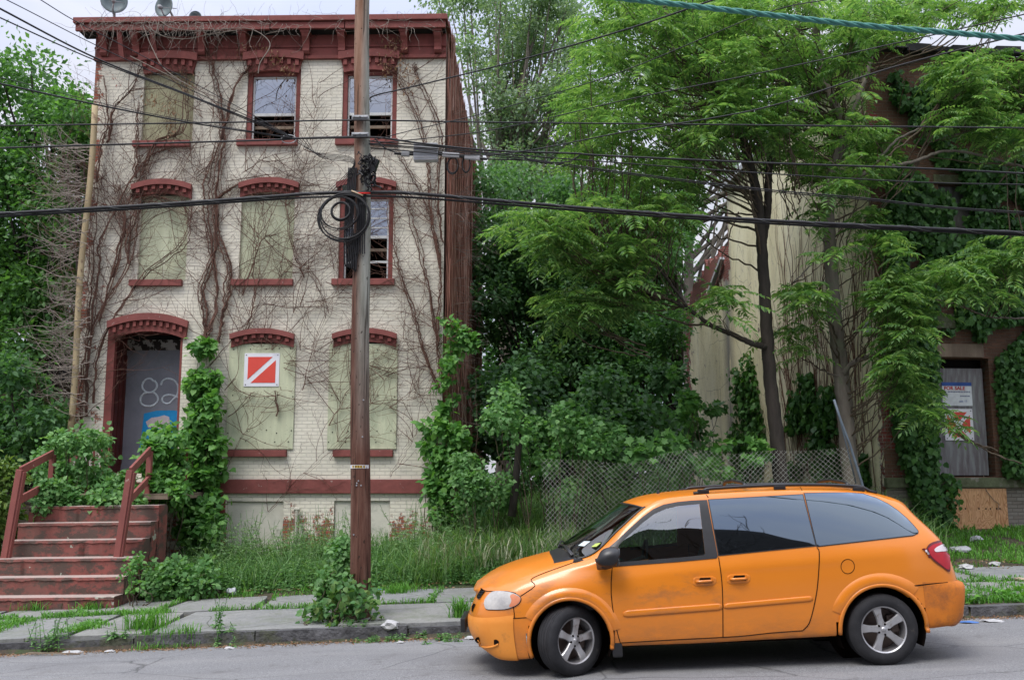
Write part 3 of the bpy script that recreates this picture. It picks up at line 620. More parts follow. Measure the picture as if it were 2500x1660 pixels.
CG = [
 [(.16,0,.25),(.07,0,.29),(.0,0,.42),(.0,0,.56),(.05,0,.68),(.08,0,.76),(.10,0,.80),(.11,0,.825),(.12,0,.845),(.13,0,.86),(.14,0,.875)],
 [(.18,.34,.24),(.09,.38,.28),(.025,.42,.42),(.025,.42,.57),(.065,.42,.69),(.10,.41,.775),(.13,.39,.82),(.16,.33,.86),(.185,.24,.89),(.20,.12,.91),(.21,0,.92)],
 [(.28,.62,.22),(.19,.70,.25),(.12,.74,.41),(.12,.74,.58),(.15,.73,.70),(.20,.69,.80),(.25,.61,.87),(.30,.50,.93),(.34,.35,.975),(.36,.18,1.0),(.37,0,1.01)],
 [(.42,.82,.19),(.38,.90,.20),(.34,.925,.41),(.34,.925,.60),(.36,.90,.73),(.42,.84,.85),(.48,.74,.94),(.53,.60,1.01),(.56,.42,1.05),(.58,.22,1.075),(.59,0,1.085)],
 [(.72,.88,.20),(.70,.955,.20),(.68,.975,.41),(.68,.975,.63),(.69,.955,.80),(.73,.90,.94),(.77,.80,1.02),(.81,.64,1.075),(.82,.44,1.115),(.83,.22,1.135),(.84,0,1.145)],
 [(1.08,.88,.26),(1.08,.96,.28),(1.06,.98,.42),(1.06,.985,.63),(1.06,.965,.84),(1.08,.925,1.0),(1.09,.86,1.075),(1.10,.72,1.13),(1.06,.50,1.165),(1.02,.25,1.185),(1.0,0,1.195)],
 [(1.38,.88,.27),(1.38,.955,.28),(1.38,.98,.42),(1.38,.985,.63),(1.38,.965,.86),(1.38,.935,1.04),(1.42,.885,1.155),(1.34,.755,1.20),(1.22,.52,1.255),(1.15,.26,1.28),(1.13,0,1.29)],
 [(1.70,.88,.27),(1.70,.955,.28),(1.70,.98,.42),(1.70,.985,.63),(1.70,.965,.88),(1.70,.94,1.065),(1.70,.815,1.435),(1.63,.70,1.43),(1.52,.48,1.465),(1.46,.24,1.48),(1.44,0,1.485)],
 [(2.02,.88,.27),(2.02,.955,.28),(2.02,.98,.42),(2.02,.985,.63),(2.02,.965,.89),(2.02,.945,1.085),(2.02,.745,1.645),(1.95,.64,1.665),(1.87,.45,1.69),(1.82,.23,1.70),(1.80,0,1.705)],
 [(2.35,.88,.27),(2.35,.955,.28),(2.35,.98,.42),(2.35,.985,.63),(2.35,.965,.90),(2.35,.95,1.10),(2.35,.74,1.685),(2.33,.64,1.735),(2.28,.46,1.76),(2.25,.23,1.775),(2.24,0,1.78)],
 [(3.0,.88,.28),(3.0,.955,.29),(3.0,.98,.42),(3.0,.985,.63),(3.0,.965,.92),(3.0,.955,1.13),(3.0,.745,1.70),(3.0,.655,1.755),(3.0,.46,1.785),(3.0,.23,1.795),(3.0,0,1.80)],
 [(3.65,.88,.29),(3.65,.955,.30),(3.65,.98,.43),(3.65,.985,.65),(3.65,.965,.94),(3.65,.955,1.155),(3.65,.745,1.685),(3.65,.655,1.745),(3.65,.46,1.775),(3.65,.23,1.785),(3.65,0,1.79)],
 [(4.15,.88,.31),(4.15,.955,.32),(4.15,.98,.44),(4.15,.985,.66),(4.15,.965,.96),(4.15,.95,1.175),(4.15,.75,1.63),(4.13,.65,1.705),(4.12,.45,1.735),(4.12,.23,1.745),(4.12,0,1.75)],
 [(4.55,.86,.33),(4.55,.94,.34),(4.55,.965,.46),(4.55,.97,.66),(4.55,.955,.96),(4.52,.935,1.19),(4.44,.765,1.53),(4.36,.65,1.645),(4.33,.45,1.685),(4.32,.23,1.70),(4.32,0,1.705)],
 [(4.80,.80,.36),(4.82,.88,.38),(4.86,.90,.48),(4.90,.905,.66),(4.88,.90,.95),(4.80,.87,1.19),(4.62,.73,1.475),(4.50,.61,1.60),(4.43,.43,1.65),(4.41,.22,1.665),(4.40,0,1.67)],
 [(4.90,.5,.38),(4.93,.55,.40),(4.98,.58,.48),(5.0,.58,.66),(4.99,.57,.94),(4.91,.56,1.20),(4.74,.50,1.42),(4.60,.42,1.56),(4.51,.31,1.62),(4.47,.16,1.64),(4.46,0,1.645)],
 [(4.92,0,.38),(4.95,0,.40),(5.0,0,.48),(5.03,0,.66),(5.02,0,.94),(4.95,0,1.20),(4.80,0,1.41),(4.66,0,1.535),(4.56,0,1.595),(4.51,0,1.62),(4.49,0,1.632)],
]
NU, NV = 12, 9
CGa = np.array(CG)
CGa[:, :, 2] -= .07*np.clip((CGa[:, :, 2]-.27)/1.43, 0, 1); CGa[5:14, 4, 1] += .014; CGa[5:14, 5, 1] -= .006; CGa[14:, 4:7, 0] -= .055; CGa[14:, :4, 0] -= .03; CGa[0:3, :6, 0] += .05; CGa[3, :5, 0] += .02; CGa[13, 4:6, 0] -= .02
rowsd = [spline(CGa[i], NV) for i in range(len(CGa))]           # refine bottom-to-top
rowsd = np.array(rowsd)
cols = np.array([spline(rowsd[:, j], NU) for j in range(rowsd.shape[1])])   # refine front-to-rear: [j][i]
GRID = cols.transpose(1, 0, 2); NI, NJ = GRID.shape[:2]
def gface(i, j): return (i*NJ+j, (i+1)*NJ+j, (i+1)*NJ+j+1, i*NJ+j+1)
near = GRID*np.array([1, -1, 1]); far = GRID
allf = [gface(i, j) for i in range(NI-1) for j in range(NJ-1)]
bvh = BVHTree.FromPolygons([Vector(v) for v in near.reshape(-1, 3)], allf)
camL = VMI @ Vector((0, 0, EYE))
def proj(px, py):
    d = (VMI.to_3x3() @ Vector(ray(px, py))).normalized()
    h = bvh.ray_cast(camL, d)
    if h[0] is None:
        h = bvh.find_nearest(camL+d*10.2); return h[0], h[1] if h[1].y < 0 else -h[1]
    n = h[1]
    return h[0], (n if n.dot(d) < 0 else -n)
def topx(p):
    v = VM @ Vector(p)-Vector((0, 0, EYE)); v = np.array(v); d = v @ FWD
    return (1250+F*(v @ RGT)/d, 830-F*(v @ UPV)/d)
def inpoly(p, poly):
    c = False; n = len(poly); x, y = p
    for i in range(n):
        x1, y1 = poly[i]; x2, y2 = poly[i-1]
        if (y1 > y) != (y2 > y) and x < (x2-x1)*(y-y1)/(y2-y1)+x1: c = not c
    return c
cA = lambda *L: [(1100+x/2.8, 1100+y/2.8) for x, y in L]
cB = lambda *L: [(1800+x/2.8, 1100+y/2.8) for x, y in L]
cC = lambda *L: [(1400+x/5.905, 1180+y/5.905) for x, y in L]
cD = lambda *L: [(1140+x/6.03, 1400+y/6.03) for x, y in L]
cE = lambda *L: [(2150+x/4.9, 1240+y/4.9) for x, y in L]
def smoothpoly(pl, n=4):
    a = np.array(pl+[pl[0]]); p = spline(a, n); return [tuple(v) for v in p[:-1]]
def shrink(pl, d):
    """move a closed outline inward by d px"""
    n = len(pl); ar = sum(pl[i-1][0]*pl[i][1]-pl[i][0]*pl[i-1][1] for i in range(n)); sg = 1 if ar > 0 else -1; out = []
    for i in range(n):
        a = Vector(pl[i-1]); b = Vector(pl[i]); c_ = Vector(pl[(i+1) % n]); t1 = (b-a).normalized(); t2 = (c_-b).normalized()
        nn = Vector((-(t1.y+t2.y), t1.x+t2.x)); nn = nn.normalized() if nn.length > 1e-5 else Vector((-t1.y, t1.x))
        k = 1/max(.5, nn.dot(Vector((-t1.y, t1.x)))); out.append(tuple(b+nn*d*k*sg))
    return out
def patch(name, pl, mat, parent, off=.004, holes=(), step=5, mirror=True, thick=0):
    """a panel with a traced outline laid on the body surface, and its twin on the far side"""
    def dens(q):
        out = []
        for i in range(len(q)):
            a, b = q[i], q[(i+1) % len(q)]; L = math.hypot(b[0]-a[0], b[1]-a[1]); k = max(1, int(L/step))
            out += [(a[0]+(b[0]-a[0])*j/k, a[1]+(b[1]-a[1])*j/k) for j in range(k)]
        return out
    outer = dens(pl); pts = [Vector(p) for p in outer]; loops = [list(range(len(outer)))]
    for h in holes:
        hh = dens(h); loops.append(list(range(len(pts), len(pts)+len(hh)))); pts += [Vector(p) for p in hh]
    bnd = list(pts)
    x0 = min(p[0] for p in pl); x1 = max(p[0] for p in pl); y0 = min(p[1] for p in pl); y1 = max(p[1] for p in pl)
    y = y0+step*.6
    while y < y1:
        x = x0+step*.6
        while x < x1:
            if inpoly((x, y), pl) and not any(inpoly((x, y), h) for h in holes) and min((x-q_.x)**2+(y-q_.y)**2 for q_ in bnd) > (step*.55)**2: pts.append(Vector((x, y)))
            x += step
        y += step
    edges = [(l[i], l[(i+1) % len(l)]) for l in loops for i in range(len(l))]
    vs_, es_, fs_, *_ = geometry.delaunay_2d_cdt(pts, edges, [], 0, 1e-5)
    fs_ = [f for f in fs_ if inpoly(tuple(sum((vs_[k] for k in f), Vector((0, 0)))/len(f)), pl) and not any(inpoly(tuple(sum((vs_[k] for k in f), Vector((0, 0)))/len(f)), h) for h in holes)]
    def ar_(f): a_, b_, c_ = vs_[f[0]], vs_[f[1]], vs_[f[2]]; return abs((b_.x-a_.x)*(c_.y-a_.y)-(c_.x-a_.x)*(b_.y-a_.y))
    fs_ = [f for f in fs_ if ar_(f) > .25*step]
    V = []
    for v in vs_:
        p, n = proj(v.x, v.y); V.append(p+n*off)
    obs = []
    for m in ((1, -1) if mirror else (1,)):
        mb = MB(); mb.add([(p[0], p[1]*m, p[2]) for p in V], [tuple(f) if m == 1 else tuple(reversed(f)) for f in fs_]); 
        o = mk(name, mb.V, mb.F, mat, parent, True); obs.append(o)
    return obs
WIN_F = smoothpoly(cC((325, 1165), (345, 1110), (470, 965), (630, 820), (820, 640), (1000, 480), (1150, 372), (1300, 305), (1500, 268), (1700, 248)), 1)+cC((1925, 238), (2080, 1050), (2060, 1078), (1500, 1130), (700, 1190), (420, 1212), (350, 1195))
GL_F = cC((660, 885), (740, 800), (1010, 555), (1165, 440), (1335, 365), (1525, 322), (1815, 296), (1895, 1010), (1870, 1035), (1500, 1070), (580, 1140), (620, 970))
WIN_S = [(1728, 1219), (1960.5, 1206), (1993, 1333), (1753, 1357)]
WIN_Q = cB((453, 290), (600, 286), (750, 286), (860, 294), (950, 322), (1030, 362), (1100, 410), (1160, 462), (1210, 514), (1238, 548), (1236, 566), (1200, 583), (1000, 606), (541, 658))
FW = (1.083, .335); RWl = (4.105, .335)
RA_F, RA_R = .405, .42
cutw = [shrink(GL_F, -3.5)]
IW0, IW1, JW = int(5.35*NU), int(7.9*NU), 7*NV-2       # windscreen in grid steps
IR0, IR1, JR0, JR1 = int(14.35*NU), NI, int(5.2*NV), int(8.3*NV)
bodyf = []; mi_ = []
def fc(i, j): return GRID[i:i+2, j:j+2].reshape(4, 3).mean(0)
keep = []
for i in range(NI-1):
    for j in range(NJ-1):
        c_ = fc(i, j)
        if IW0 <= i < IW1 and j >= JW: continue
        if i >= IR0 and JR0 <= j < JR1: continue
        if math.hypot(c_[0]-FW[0], c_[2]-FW[1]) < RA_F+.022 and c_[1] > .5: continue
        if math.hypot(c_[0]-RWl[0], c_[2]-RWl[1]) < RA_R+.022 and c_[1] > .5: continue
        if c_[2] > .93 and 1.2 < c_[0] < 4.9 and c_[1] > .6:
            pxy = topx((c_[0], -c_[1], c_[2]))
            if any(inpoly(pxy, w_) for w_ in cutw): continue
        keep.append((i, j)); cow = (int(4.55*NU) <= i < IW0 and j >= int(6.9*NV)); mi_.append(1 if cow else 0)
Vn = near.reshape(-1, 3); Vf = far.reshape(-1, 3); nb = len(Vn)
faces = [gface(i, j)[::1] for i, j in keep]+[tuple(k+nb for k in reversed(gface(i, j))) for i, j in keep]
body = mk('body', np.vstack([Vn, Vf]), faces, [M_or, M_blk], van, True, mi_+mi_)
bm = bmesh.new(); bm.from_mesh(body.data); bmesh.ops.remove_doubles(bm, verts=bm.verts, dist=.0008)
bmesh.ops.delete(bm, geom=[v for v in bm.verts if not v.link_faces], context='VERTS'); bmesh.ops.recalc_face_normals(bm, faces=bm.faces); bm.to_mesh(body.data); bm.free()
def gridpatch(name, ii, jj, mat, parent, off=0.0):
    V = []; Fx = []; 
    for m in (-1, 1):
        b = len(V); V += [GRID[i, j]*np.array([1, m, 1]) for i in ii for j in jj]; nj = len(jj)
        Fx += [(b+a*nj+c, b+(a+1)*nj+c, b+(a+1)*nj+c+1, b+a*nj+c+1) for a in range(len(ii)-1) for c in range(nj-1)]
    o = mk(name, V, Fx, mat, parent, True); bm = bmesh.new(); bm.from_mesh(o.data); bmesh.ops.remove_doubles(bm, verts=bm.verts, dist=.0008); bmesh.ops.recalc_face_normals(bm, faces=bm.faces); bm.to_mesh(o.data); bm.free(); return o
ws = gridpatch('windscreen', range(IW0, IW1+1), range(JW, NJ), M_wind, van)
gridpatch('rear_window', range(IR0, NI), range(JR0, JR1+1), M_tint, van)
# black edges of the windscreen
e = MB()
for m in (-1, 1):
    L = [GRID[i, JW]*np.array([1, m, 1])+np.array([-.004, 0, .004]) for i in range(IW0, IW1+1)]; e.tube(L, .012, 6)
L = [GRID[IW1, j] for j in range(JW, NJ)]; e.tube([(p[0], -p[1], p[2]) for p in L]+[tuple(p) for p in reversed(L[:-1])], .012, 6)
e.build('windscreen_trim', M_blk, ws, smooth=True)
# side windows: black frame ring with the pane set in it
def window(name, outer, inner, gm, label=None):
    for o, gl in zip(patch('window_frame', outer, M_blk, van, .006, [inner] if gm is M_clear else (), 6), patch(name, inner, gm, van, .004 if gm is M_clear else .009, (), 8)):
        gl.name = name; o.parent = gl; WO[o] = WO[gl]
window('front_window', WIN_F, GL_F, M_clear); window('sliding_door_window', WIN_S, shrink(WIN_S, 2.2), M_tint); window('quarter_window', WIN_Q, shrink(WIN_Q, 1.8), M_tint)
# panel seams, trim
def seam(name, pts, mat=M_gap, r=.0045, off=.001, mirror=True, parent=None, sm=3, sq=1.0):
    L = spline(pts, sm) if len(pts) > 2 else np.array(pts)
    d = []
    for i in range(len(L)-1):
        k = max(1, int(np.hypot(*(L[i+1]-L[i]))/6)); d += [L[i]+(L[i+1]-L[i])*j/k for j in range(k)]
    d.append(L[-1]); V = [proj(*p) for p in d]
    for m in ((1, -1) if mirror else (1,)):
        MB().tube([((p+n*off).x, (p+n*off).y*m, (p+n*off).z) for p, n in V], r, 6).build(name, mat, parent or van, smooth=True)
seam('panel_seam', cA((1105, 795), (1098, 900), (1100, 1000), (1115, 1120), (1140, 1240), (1160, 1310)))
seam('panel_seam', cA((1832, 728), (1850, 850), (1860, 1000), (1862, 1270)))
seam('panel_seam', cA((1738, 288), (1762, 320)))
seam('panel_seam', cB((430, 250), (455, 292)))
seam('panel_seam', cB((545, 664), (560, 690), (558, 800), (545, 950), (520, 1080), (490, 1180), (450, 1225)))
seam('panel_seam', cA((1160, 1312), (1500, 1292), (1960, 1268))+cB((220, 1245), (450, 1228)))
seam('panel_seam', cD((205, 215), (300, 258), (560, 258), (720, 285)))
seam('panel_seam', cD((790, 330), (1000, 180))+cA((550, 880), (650, 832), (810, 775), (900, 740)))
seam('panel_seam', cD((685, 488), (703, 650)))
seam('panel_seam', cD((60, 680), (110, 650), (300, 668), (560, 663), (940, 640)), M_gap, .004)
seam('panel_seam', cE((210, 952), (320, 938), (600, 905), (800, 888)), M_gap, .006)
fl_ = [(1800+755/2.8+16.5*math.cos(a), 1100+790/2.8+17.5*math.sin(a)) for a in np.linspace(0, 2*math.pi, 25)]
seam('fuel_door_seam', fl_, M_gap, .003, mirror=False)
# body-side moulding, lower sill strip
def strip(name, top, bot, mat, off=.014):
    pl = top+bot[::-1]; return patch(name, pl, mat, van, off, (), 6)
def moulding(x0y, x1y, x2y, x3y):
    L1 = [x0y, x1y]; mid = [((x0y[0]+x3y[0])/2, (x0y[1]+x3y[1])/2), ((x1y[0]+x2y[0])/2, (x1y[1]+x2y[1])/2)]
    a, b = mid; d = [(a[0]+(b[0]-a[0])*k/24, a[1]+(b[1]-a[1])*k/24) for k in range(25)]; V = [proj(*p) for p in d]; h = math.hypot(x3y[0]-x0y[0], x3y[1]-x0y[1])/243/2
    for m in (1, -1):
        mb = MB(); n = 10; VV = []
        for idx, (p, nn) in enumerate(V):
            e_ = .62 if idx in (0, 24) else 1
            for k in range(n):
                a_ = math.pi*2*k/n; VV.append((p.x, (p.y-.013*max(0, math.cos(a_))**.5*(.4+.6*e_) if math.cos(a_) > 0 else p.y+.004)*m, p.z+h*e_*math.sin(a_)))
        mb.add(VV, [(i*n+k, i*n+(k+1) % n, (i+1)*n+(k+1) % n, (i+1)*n+k) for i in range(24) for k in range(n)]+[tuple(range(n)), tuple(24*n+k for k in range(n))])
        mb.build('side_moulding', M_or, van, smooth=True)
A_ = cA((1180, 1092), (1858, 1046), (1858, 1080), (1180, 1137)); moulding(*A_)
B_ = cA((1868, 1044))+cB((515, 992), (515, 1024))+cA((1868, 1080)); moulding(*B_)
# wheel-arch flares and liners
def flare(c, r0, r1, a0, a1, name='arch_flare'):
    for m in (-1, 1):
        VV = []; n = 40; prof_ = [(r0-.02, .05), (r0, -.010), (r0+.02, -.021), ((r0+r1)/2, -.021), (r1-.025, -.013), (r1, .002)]
        for i in range(n+1):
            a = R(a0+(a1-a0)*i/n); en = min(1, min(i, n-i)/4)
            for (r, dy) in prof_:
                x = c[0]-r*math.cos(a); z = c[1]+r*math.sin(a)
                h = bvh.ray_cast(Vector((x, -3, z)), Vector((0, 1, 0)))
                yb = h[0].y if h[0] is not None and h[0].y < -.5 else -.975
                yy = yb+(dy if dy > 0 else dy*(.35+.65*en)); VV.append((x, yy if m == -1 else -yy, z))
        k = len(prof_); mb = MB().add(VV, [(i*k+j, i*k+j+1, (i+1)*k+j+1, (i+1)*k+j) for i in range(n) for j in range(k-1)]); mb.build(name, M_or, van, smooth=True)
        mb = MB(); VV = []
        for i in range(n+1):
            a = R(-25+230*i/n)
            for yy in (.93, .55): VV.append((c[0]-(r0+.005)*math.cos(a), m*yy, c[1]+(r0+.005)*math.sin(a)))
        mb.add(VV, [(2*i, 2*i+1, 2*i+3, 2*i+2) for i in range(n)])
        mb.lathe([(r0+.02, 0), (.02, .01)], (c[0], m*.52, c[1]), (0, 1, 0), 32, False); mb.build('wheel_well', M_gap, van)
flare(FW, RA_F-.005, .51, 30, 168); flare(RWl, RA_R-.005, .535, 22, 134)
for c_, r_, mt in ((FW, RA_F, M_or), (RWl, RA_R, M_or)):
    for m in (-1, 1):
        VV = []
        for k in range(61):
            a = R((-20 if c_ is FW else -4)+(212 if c_ is FW else 190)*k/60); x = c_[0]-r_*math.cos(a); z = c_[1]+r_*math.sin(a); h = bvh.ray_cast(Vector((x-.02*math.cos(a), -3, z)), Vector((0, 1, 0)))
            yb = min(h[0].y if h[0] is not None else -.97, -.90); VV.append((x, -m*yb*-1 if False else (yb-.004)*(1 if m == -1 else -1), z))
        MB().tube(VV, .021, 8).build('arch_lip', mt, van, smooth=True)
for m in (-1, 1):
    rbox('mud_flap', M_blk, van, FW[0]+.40, FW[0]+.50, m*.80, m*.965, .165, .42, .02)
# bumpers: skins laid over the body ends
def bump_skin(name, i0, i1, j0, j1, off, mat):
    V = []; Fx = []
    for m in (-1, 1):
        b = len(V); ii = list(range(i0, i1+1)); jj = list(range(j0, j1+1)); nj = len(jj)
        for i in ii:
            for j in jj:
                a = GRID[min(i+1, NI-1), j]-GRID[max(i-1, 0), j]; bb = GRID[i, min(j+1, NJ-1)]-GRID[i, max(j-1, 0)]; n = np.cross(a, bb); n /= max(np.linalg.norm(n), 1e-9)
                c0 = GRID[i, j]
                if n @ (c0-np.array([2.5, 0, .8])) < 0: n = -n
                if i in (0, NI-1): n[1] = 0
                p = c0+n*off((i-i0)/(i1-i0), (j-j0)/(j1-j0)); V.append(p*np.array([1, m, 1]))
        Fx += [(b+a*nj+c, b+(a+1)*nj+c, b+(a+1)*nj+c+1, b+a*nj+c+1) for a in range(len(ii)-1) for c in range(nj-1)]
    o = mk(name, V, Fx, mat, van, True); bm = bmesh.new(); bm.from_mesh(o.data); bmesh.ops.remove_doubles(bm, verts=bm.verts, dist=.001); bmesh.ops.recalc_face_normals(bm, faces=bm.faces); bm.to_mesh(o.data); bm.free(); return o
def offr(u, v):
    e = min(1, u*5); top = max(0, min(1, (1-v)*14))**.5; 
    base = .014+.065*sstep(.18, .6, u)
    return (base*top+.002)*(e*.85+.15)
# rear bumper from behind the arch, its top ledge at z about .73
ja, jb_ = 0, int(3.45*NV)
M_orr = pm('grimy_orange_bumper', (.62, .19, .02), (.52, .15, .018), 3, .5, .15, 60, (.26, .09, .03), 5, (.46, .68), obj=True)
rb = bump_skin('rear_bumper', int(12.95*NU), NI-1, ja, jb_, offr, M_orr)
fb = bump_skin('front_bumper', 0, int(3.62*NU), 0, int(3.1*NV), lambda u, v: .008*min(1, (1-v)*10)+.004, M_orb)
# trim the skins at the wheel arches
for o, c_, r_ in ((rb, RWl, RA_R+.0), (fb, FW, RA_F+.0)):
    bm = bmesh.new(); bm.from_mesh(o.data)
    bmesh.ops.delete(bm, geom=[f for f in bm.faces if math.hypot(f.calc_center_median().x-c_[0], f.calc_center_median().z-c_[1]) < r_], context='FACES'); bm.to_mesh(o.data); bm.free()
# dent in the rear corner
for v in rb.data.vertices:
    p = v.co
    if p.y < -.3:
        d = (p-Vector((5.02, -.72, .56))).length
        if d < .2: p.x -= .055*(1-d/.2)**.6*(1 if d < .12 else .7)
# lamps
HL = smoothpoly(cD((262, 440), (285, 365), (385, 272), (560, 265), (700, 292), (778, 340), (793, 382), (762, 440), (690, 484), (560, 522), (400, 528), (290, 518)), 3)
for o in patch('headlight', HL, M_lens, van, .012, (), 3.5): pass
HR = cD((690, 300), (775, 345), (790, 385), (758, 438), (690, 480), (640, 490), (628, 470), (660, 400), (640, 330))
for hl, o in zip([c for c in van.children if c.name.startswith('headlight')], patch('indicator', smoothpoly(HR, 3), M_amb, van, .015, (), 3.5)): o.parent = hl; WO[o] = WO[hl]
seam('headlight_gasket', HL+[HL[0]], M_gap, .006, .004, sm=1)
TL = smoothpoly(cE((545, 475), (580, 430), (650, 400), (750, 388), (795, 430), (818, 530), (822, 640), (818, 760), (740, 710), (640, 640), (570, 560)), 3)
tl = patch('tail_light', TL, M_redf, van, .010, (), 3.5)
for nm, pl, mt, of in (('red_lens', cE((562, 485), (620, 440), (700, 418), (770, 412), (800, 470), (810, 560), (810, 735), (700, 665), (600, 575)), M_redl, .014), ('reversing_lens', cE((630, 500), (660, 470), (740, 435), (785, 428), (800, 470), (806, 512), (720, 520), (650, 524)), M_rev, .018)):
    for h_, o in zip(tl, patch(nm, smoothpoly(pl, 3), mt, van, of, (), 3.5)): o.parent = h_; WO[o] = WO[h_]
# grille openings, and painted shade in the lower intake scoop
for pl in (cD((150, 345), (175, 285), (215, 228), (275, 262), (240, 300), (180, 380)), cD((75, 545), (80, 480), (105, 438), (135, 448), (110, 500), (90, 560))):
    for o in patch('grille', pl, M_gap, van, .008, (), 2.5):
        pass
for k in range(5):
    y = 250+k*25; seam('grille_bar', cD((165+(4-k)*8, y+15), (262-k*14, y+18)), M_blk, .004, .012, sm=1)
for o in patch('fog_lamp_recess', smoothpoly(cD((410, 965), (440, 960), (472, 980), (478, 1010), (455, 1033), (415, 1035)), 3), M_gap, van, .018, (), 2.5): pass
for o in patch('intake_shade', smoothpoly(cD((135, 965), (155, 930), (195, 920), (205, 965), (200, 1000), (160, 995)), 2), M_gap, van, .018, (), 3): pass  # dark patch painted where the body-coloured scoop is only shaded
seam('intake_lip', cD((130, 990), (200, 1045), (300, 1075), (400, 1065), (470, 1030)), M_orb, .012, .012)
mb = MB(); mb.box(-.035, .02, -.30, .30, .36, .50); mb.build('number_plate_holder', M_blk, van, bevel=.01)
# door handles
for (cx, cy) in ((1100+1735/2.8, 1100+888/2.8), (1100+1968/2.8, 1100+872/2.8)):
    p, n = proj(cx, cy)
    for m in (1, -1):
        b = MB(); prof_ = [(p.x-.115, -.028), (p.x-.09, -.05), (p.x+.09, -.045), (p.x+.115, -.02), (p.x+.115, .022), (p.x+.08, .04), (p.x-.08, .04), (p.x-.11, .02)]
        b.prism([(a, p.z+c0) for a, c0 in prof_], (p.y-.008)*m, (p.y+.03)*m); hd = b.build('door_handle', M_or, van, bevel=.01)
        b = MB(); b.prism([(p.x-.07, p.z-.022), (p.x+.07, p.z-.022), (p.x+.06, p.z+.03), (p.x-.04, p.z+.03)], (p.y-.0095)*m, (p.y+.02)*m); b.build('handle_recess', M_gap, hd)
        b = MB(); b.tube([(p.x-.085, (p.y-.012)*m, p.z-.004), (p.x-.06, (p.y-.032)*m, p.z-.004), (p.x+.05, (p.y-.034)*m, p.z-.002), (p.x+.075, (p.y-.012)*m, p.z)], .0135, 8); b.build('grip', M_or, hd, smooth=True)
# door mirrors
for m in (1, -1):
    c0 = Vector((1.50, -1.10, 1.12))
    V = []; nu_, nv_ = 18, 14
    for a in range(nu_):
        for b_ in range(nv_+1):
            th = math.pi*b_/nv_; ph = 2*math.pi*a/nu_
            x = math.cos(th); r_ = math.sin(th)**.7; xx = .115*x if x > 0 else .13*x
            V.append((c0.x+max(-.13, min(.075, xx))+.02*math.sin(ph), (c0.y-.10*r_*math.cos(ph))*m, c0.z+.105*r_*math.sin(ph)*(1 if math.sin(ph) > 0 else .85)))
    Fx = [(a*(nv_+1)+b_, ((a+1) % nu_)*(nv_+1)+b_, ((a+1) % nu_)*(nv_+1)+b_+1, a*(nv_+1)+b_+1) for a in range(nu_) for b_ in range(nv_)]
    mo = MB().add(V, Fx).build('wing_mirror', M_blk, van, smooth=True)
    MB().beam((1.42, -.955*m, 1.03), (1.47, -1.08*m, 1.055), .12, .07).build('mirror_foot', M_blk, mo, bevel=.02)
    MB().prism([(c0.y*m+.08*math.cos(a), c0.z+.08*math.sin(a)) for a in np.linspace(0, 2*math.pi, 18, endpoint=False)], c0.x+.072, c0.x+.078, 'x').build('mirror_glass', M_clear, mo)
# roof rack, aerial, wipers
def ztop(s, y):
    h = bvh.ray_cast(Vector((s, -abs(y), 3)), Vector((0, 0, -1))); return h[0].z if h[0] is not None else 1.7
for m in (1, -1):
    L = [(s, -.60*m, ztop(s, .60)+(.045 if 2.5 < s < 4.15 else .012)) for s in np.linspace(2.42, 4.28, 28)]
    rr = MB().tube(L, .017, 8).build('roof_rail', M_blk, van, smooth=True)
    for s in (2.52, 3.3, 4.1): MB().box(s-.06, s+.06, -.62*m, -.585*m, ztop(s, .60)-.01, ztop(s, .6)+.045).build('rail_foot', M_blk, rr, bevel=.012)
for s in (2.95, 4.0):
    L = [(s+.015*math.sin(k), y, ztop(s, y)+.052+.018*(1-(y/.6)**2)) for k, y in enumerate(np.linspace(-.6, .6, 15))]
    MB().tube(L, .018, 8).build('cross_bar', M_blk, van, smooth=True)
p = Vector((1.08, .62, 1.10)); MB().tube([p, p+Vector((-.02, 0, .35)), p+Vector((-.035, 0, .8))], [.004, .0022, .0015], 5).build('aerial', M_rimd, van)
MB().lathe([(.02, 0), (.012, .03), (.0, .04)], (2.12, -.12, ztop(2.12, .12)), (0, 0, 1), 10).build('roof_aerial_stub', M_blk, van)
def wsp(u, v, o=.02):  # point on windscreen
    i = IW0+(IW1-IW0)*v; j = int((NJ-1)-(NJ-1-JW)*abs(u)); q_ = GRID[int(i), j]; return Vector((q_[0]-o*.6, q_[1]*(1 if u > 0 else -1), q_[2]+o))
for u0, u1 in ((-.85, -.05), (-.1, .75)):
    b = MB(); b.tube([wsp(u0, .0, .02), wsp((u0+u1)/2, .10, .03), wsp(u1, .06, .025)], .009, 6); b.tube([wsp(u0+.02, -.02, .015), wsp((u0+u1)/2, .09, .035)], .013, 6); b.build('wiper', M_blk, van, smooth=True)
for (a, b_, c_) in ((-.62, .28, (.6, .7, .68)), (-.80, .34, (.45, .55, .12))):
    pp = wsp(a, b_, .004); pq = wsp(a-.09, b_+.035, .004); pr = wsp(a, b_+.09, .004); ps = wsp(a-.09, b_+.125, .004)
    MB().add([pp, pq, ps, pr], [(0, 1, 2, 3)]).build('windscreen_sticker', pm('sticker', c_, None, 5, .5, 0, obj=True), ws)
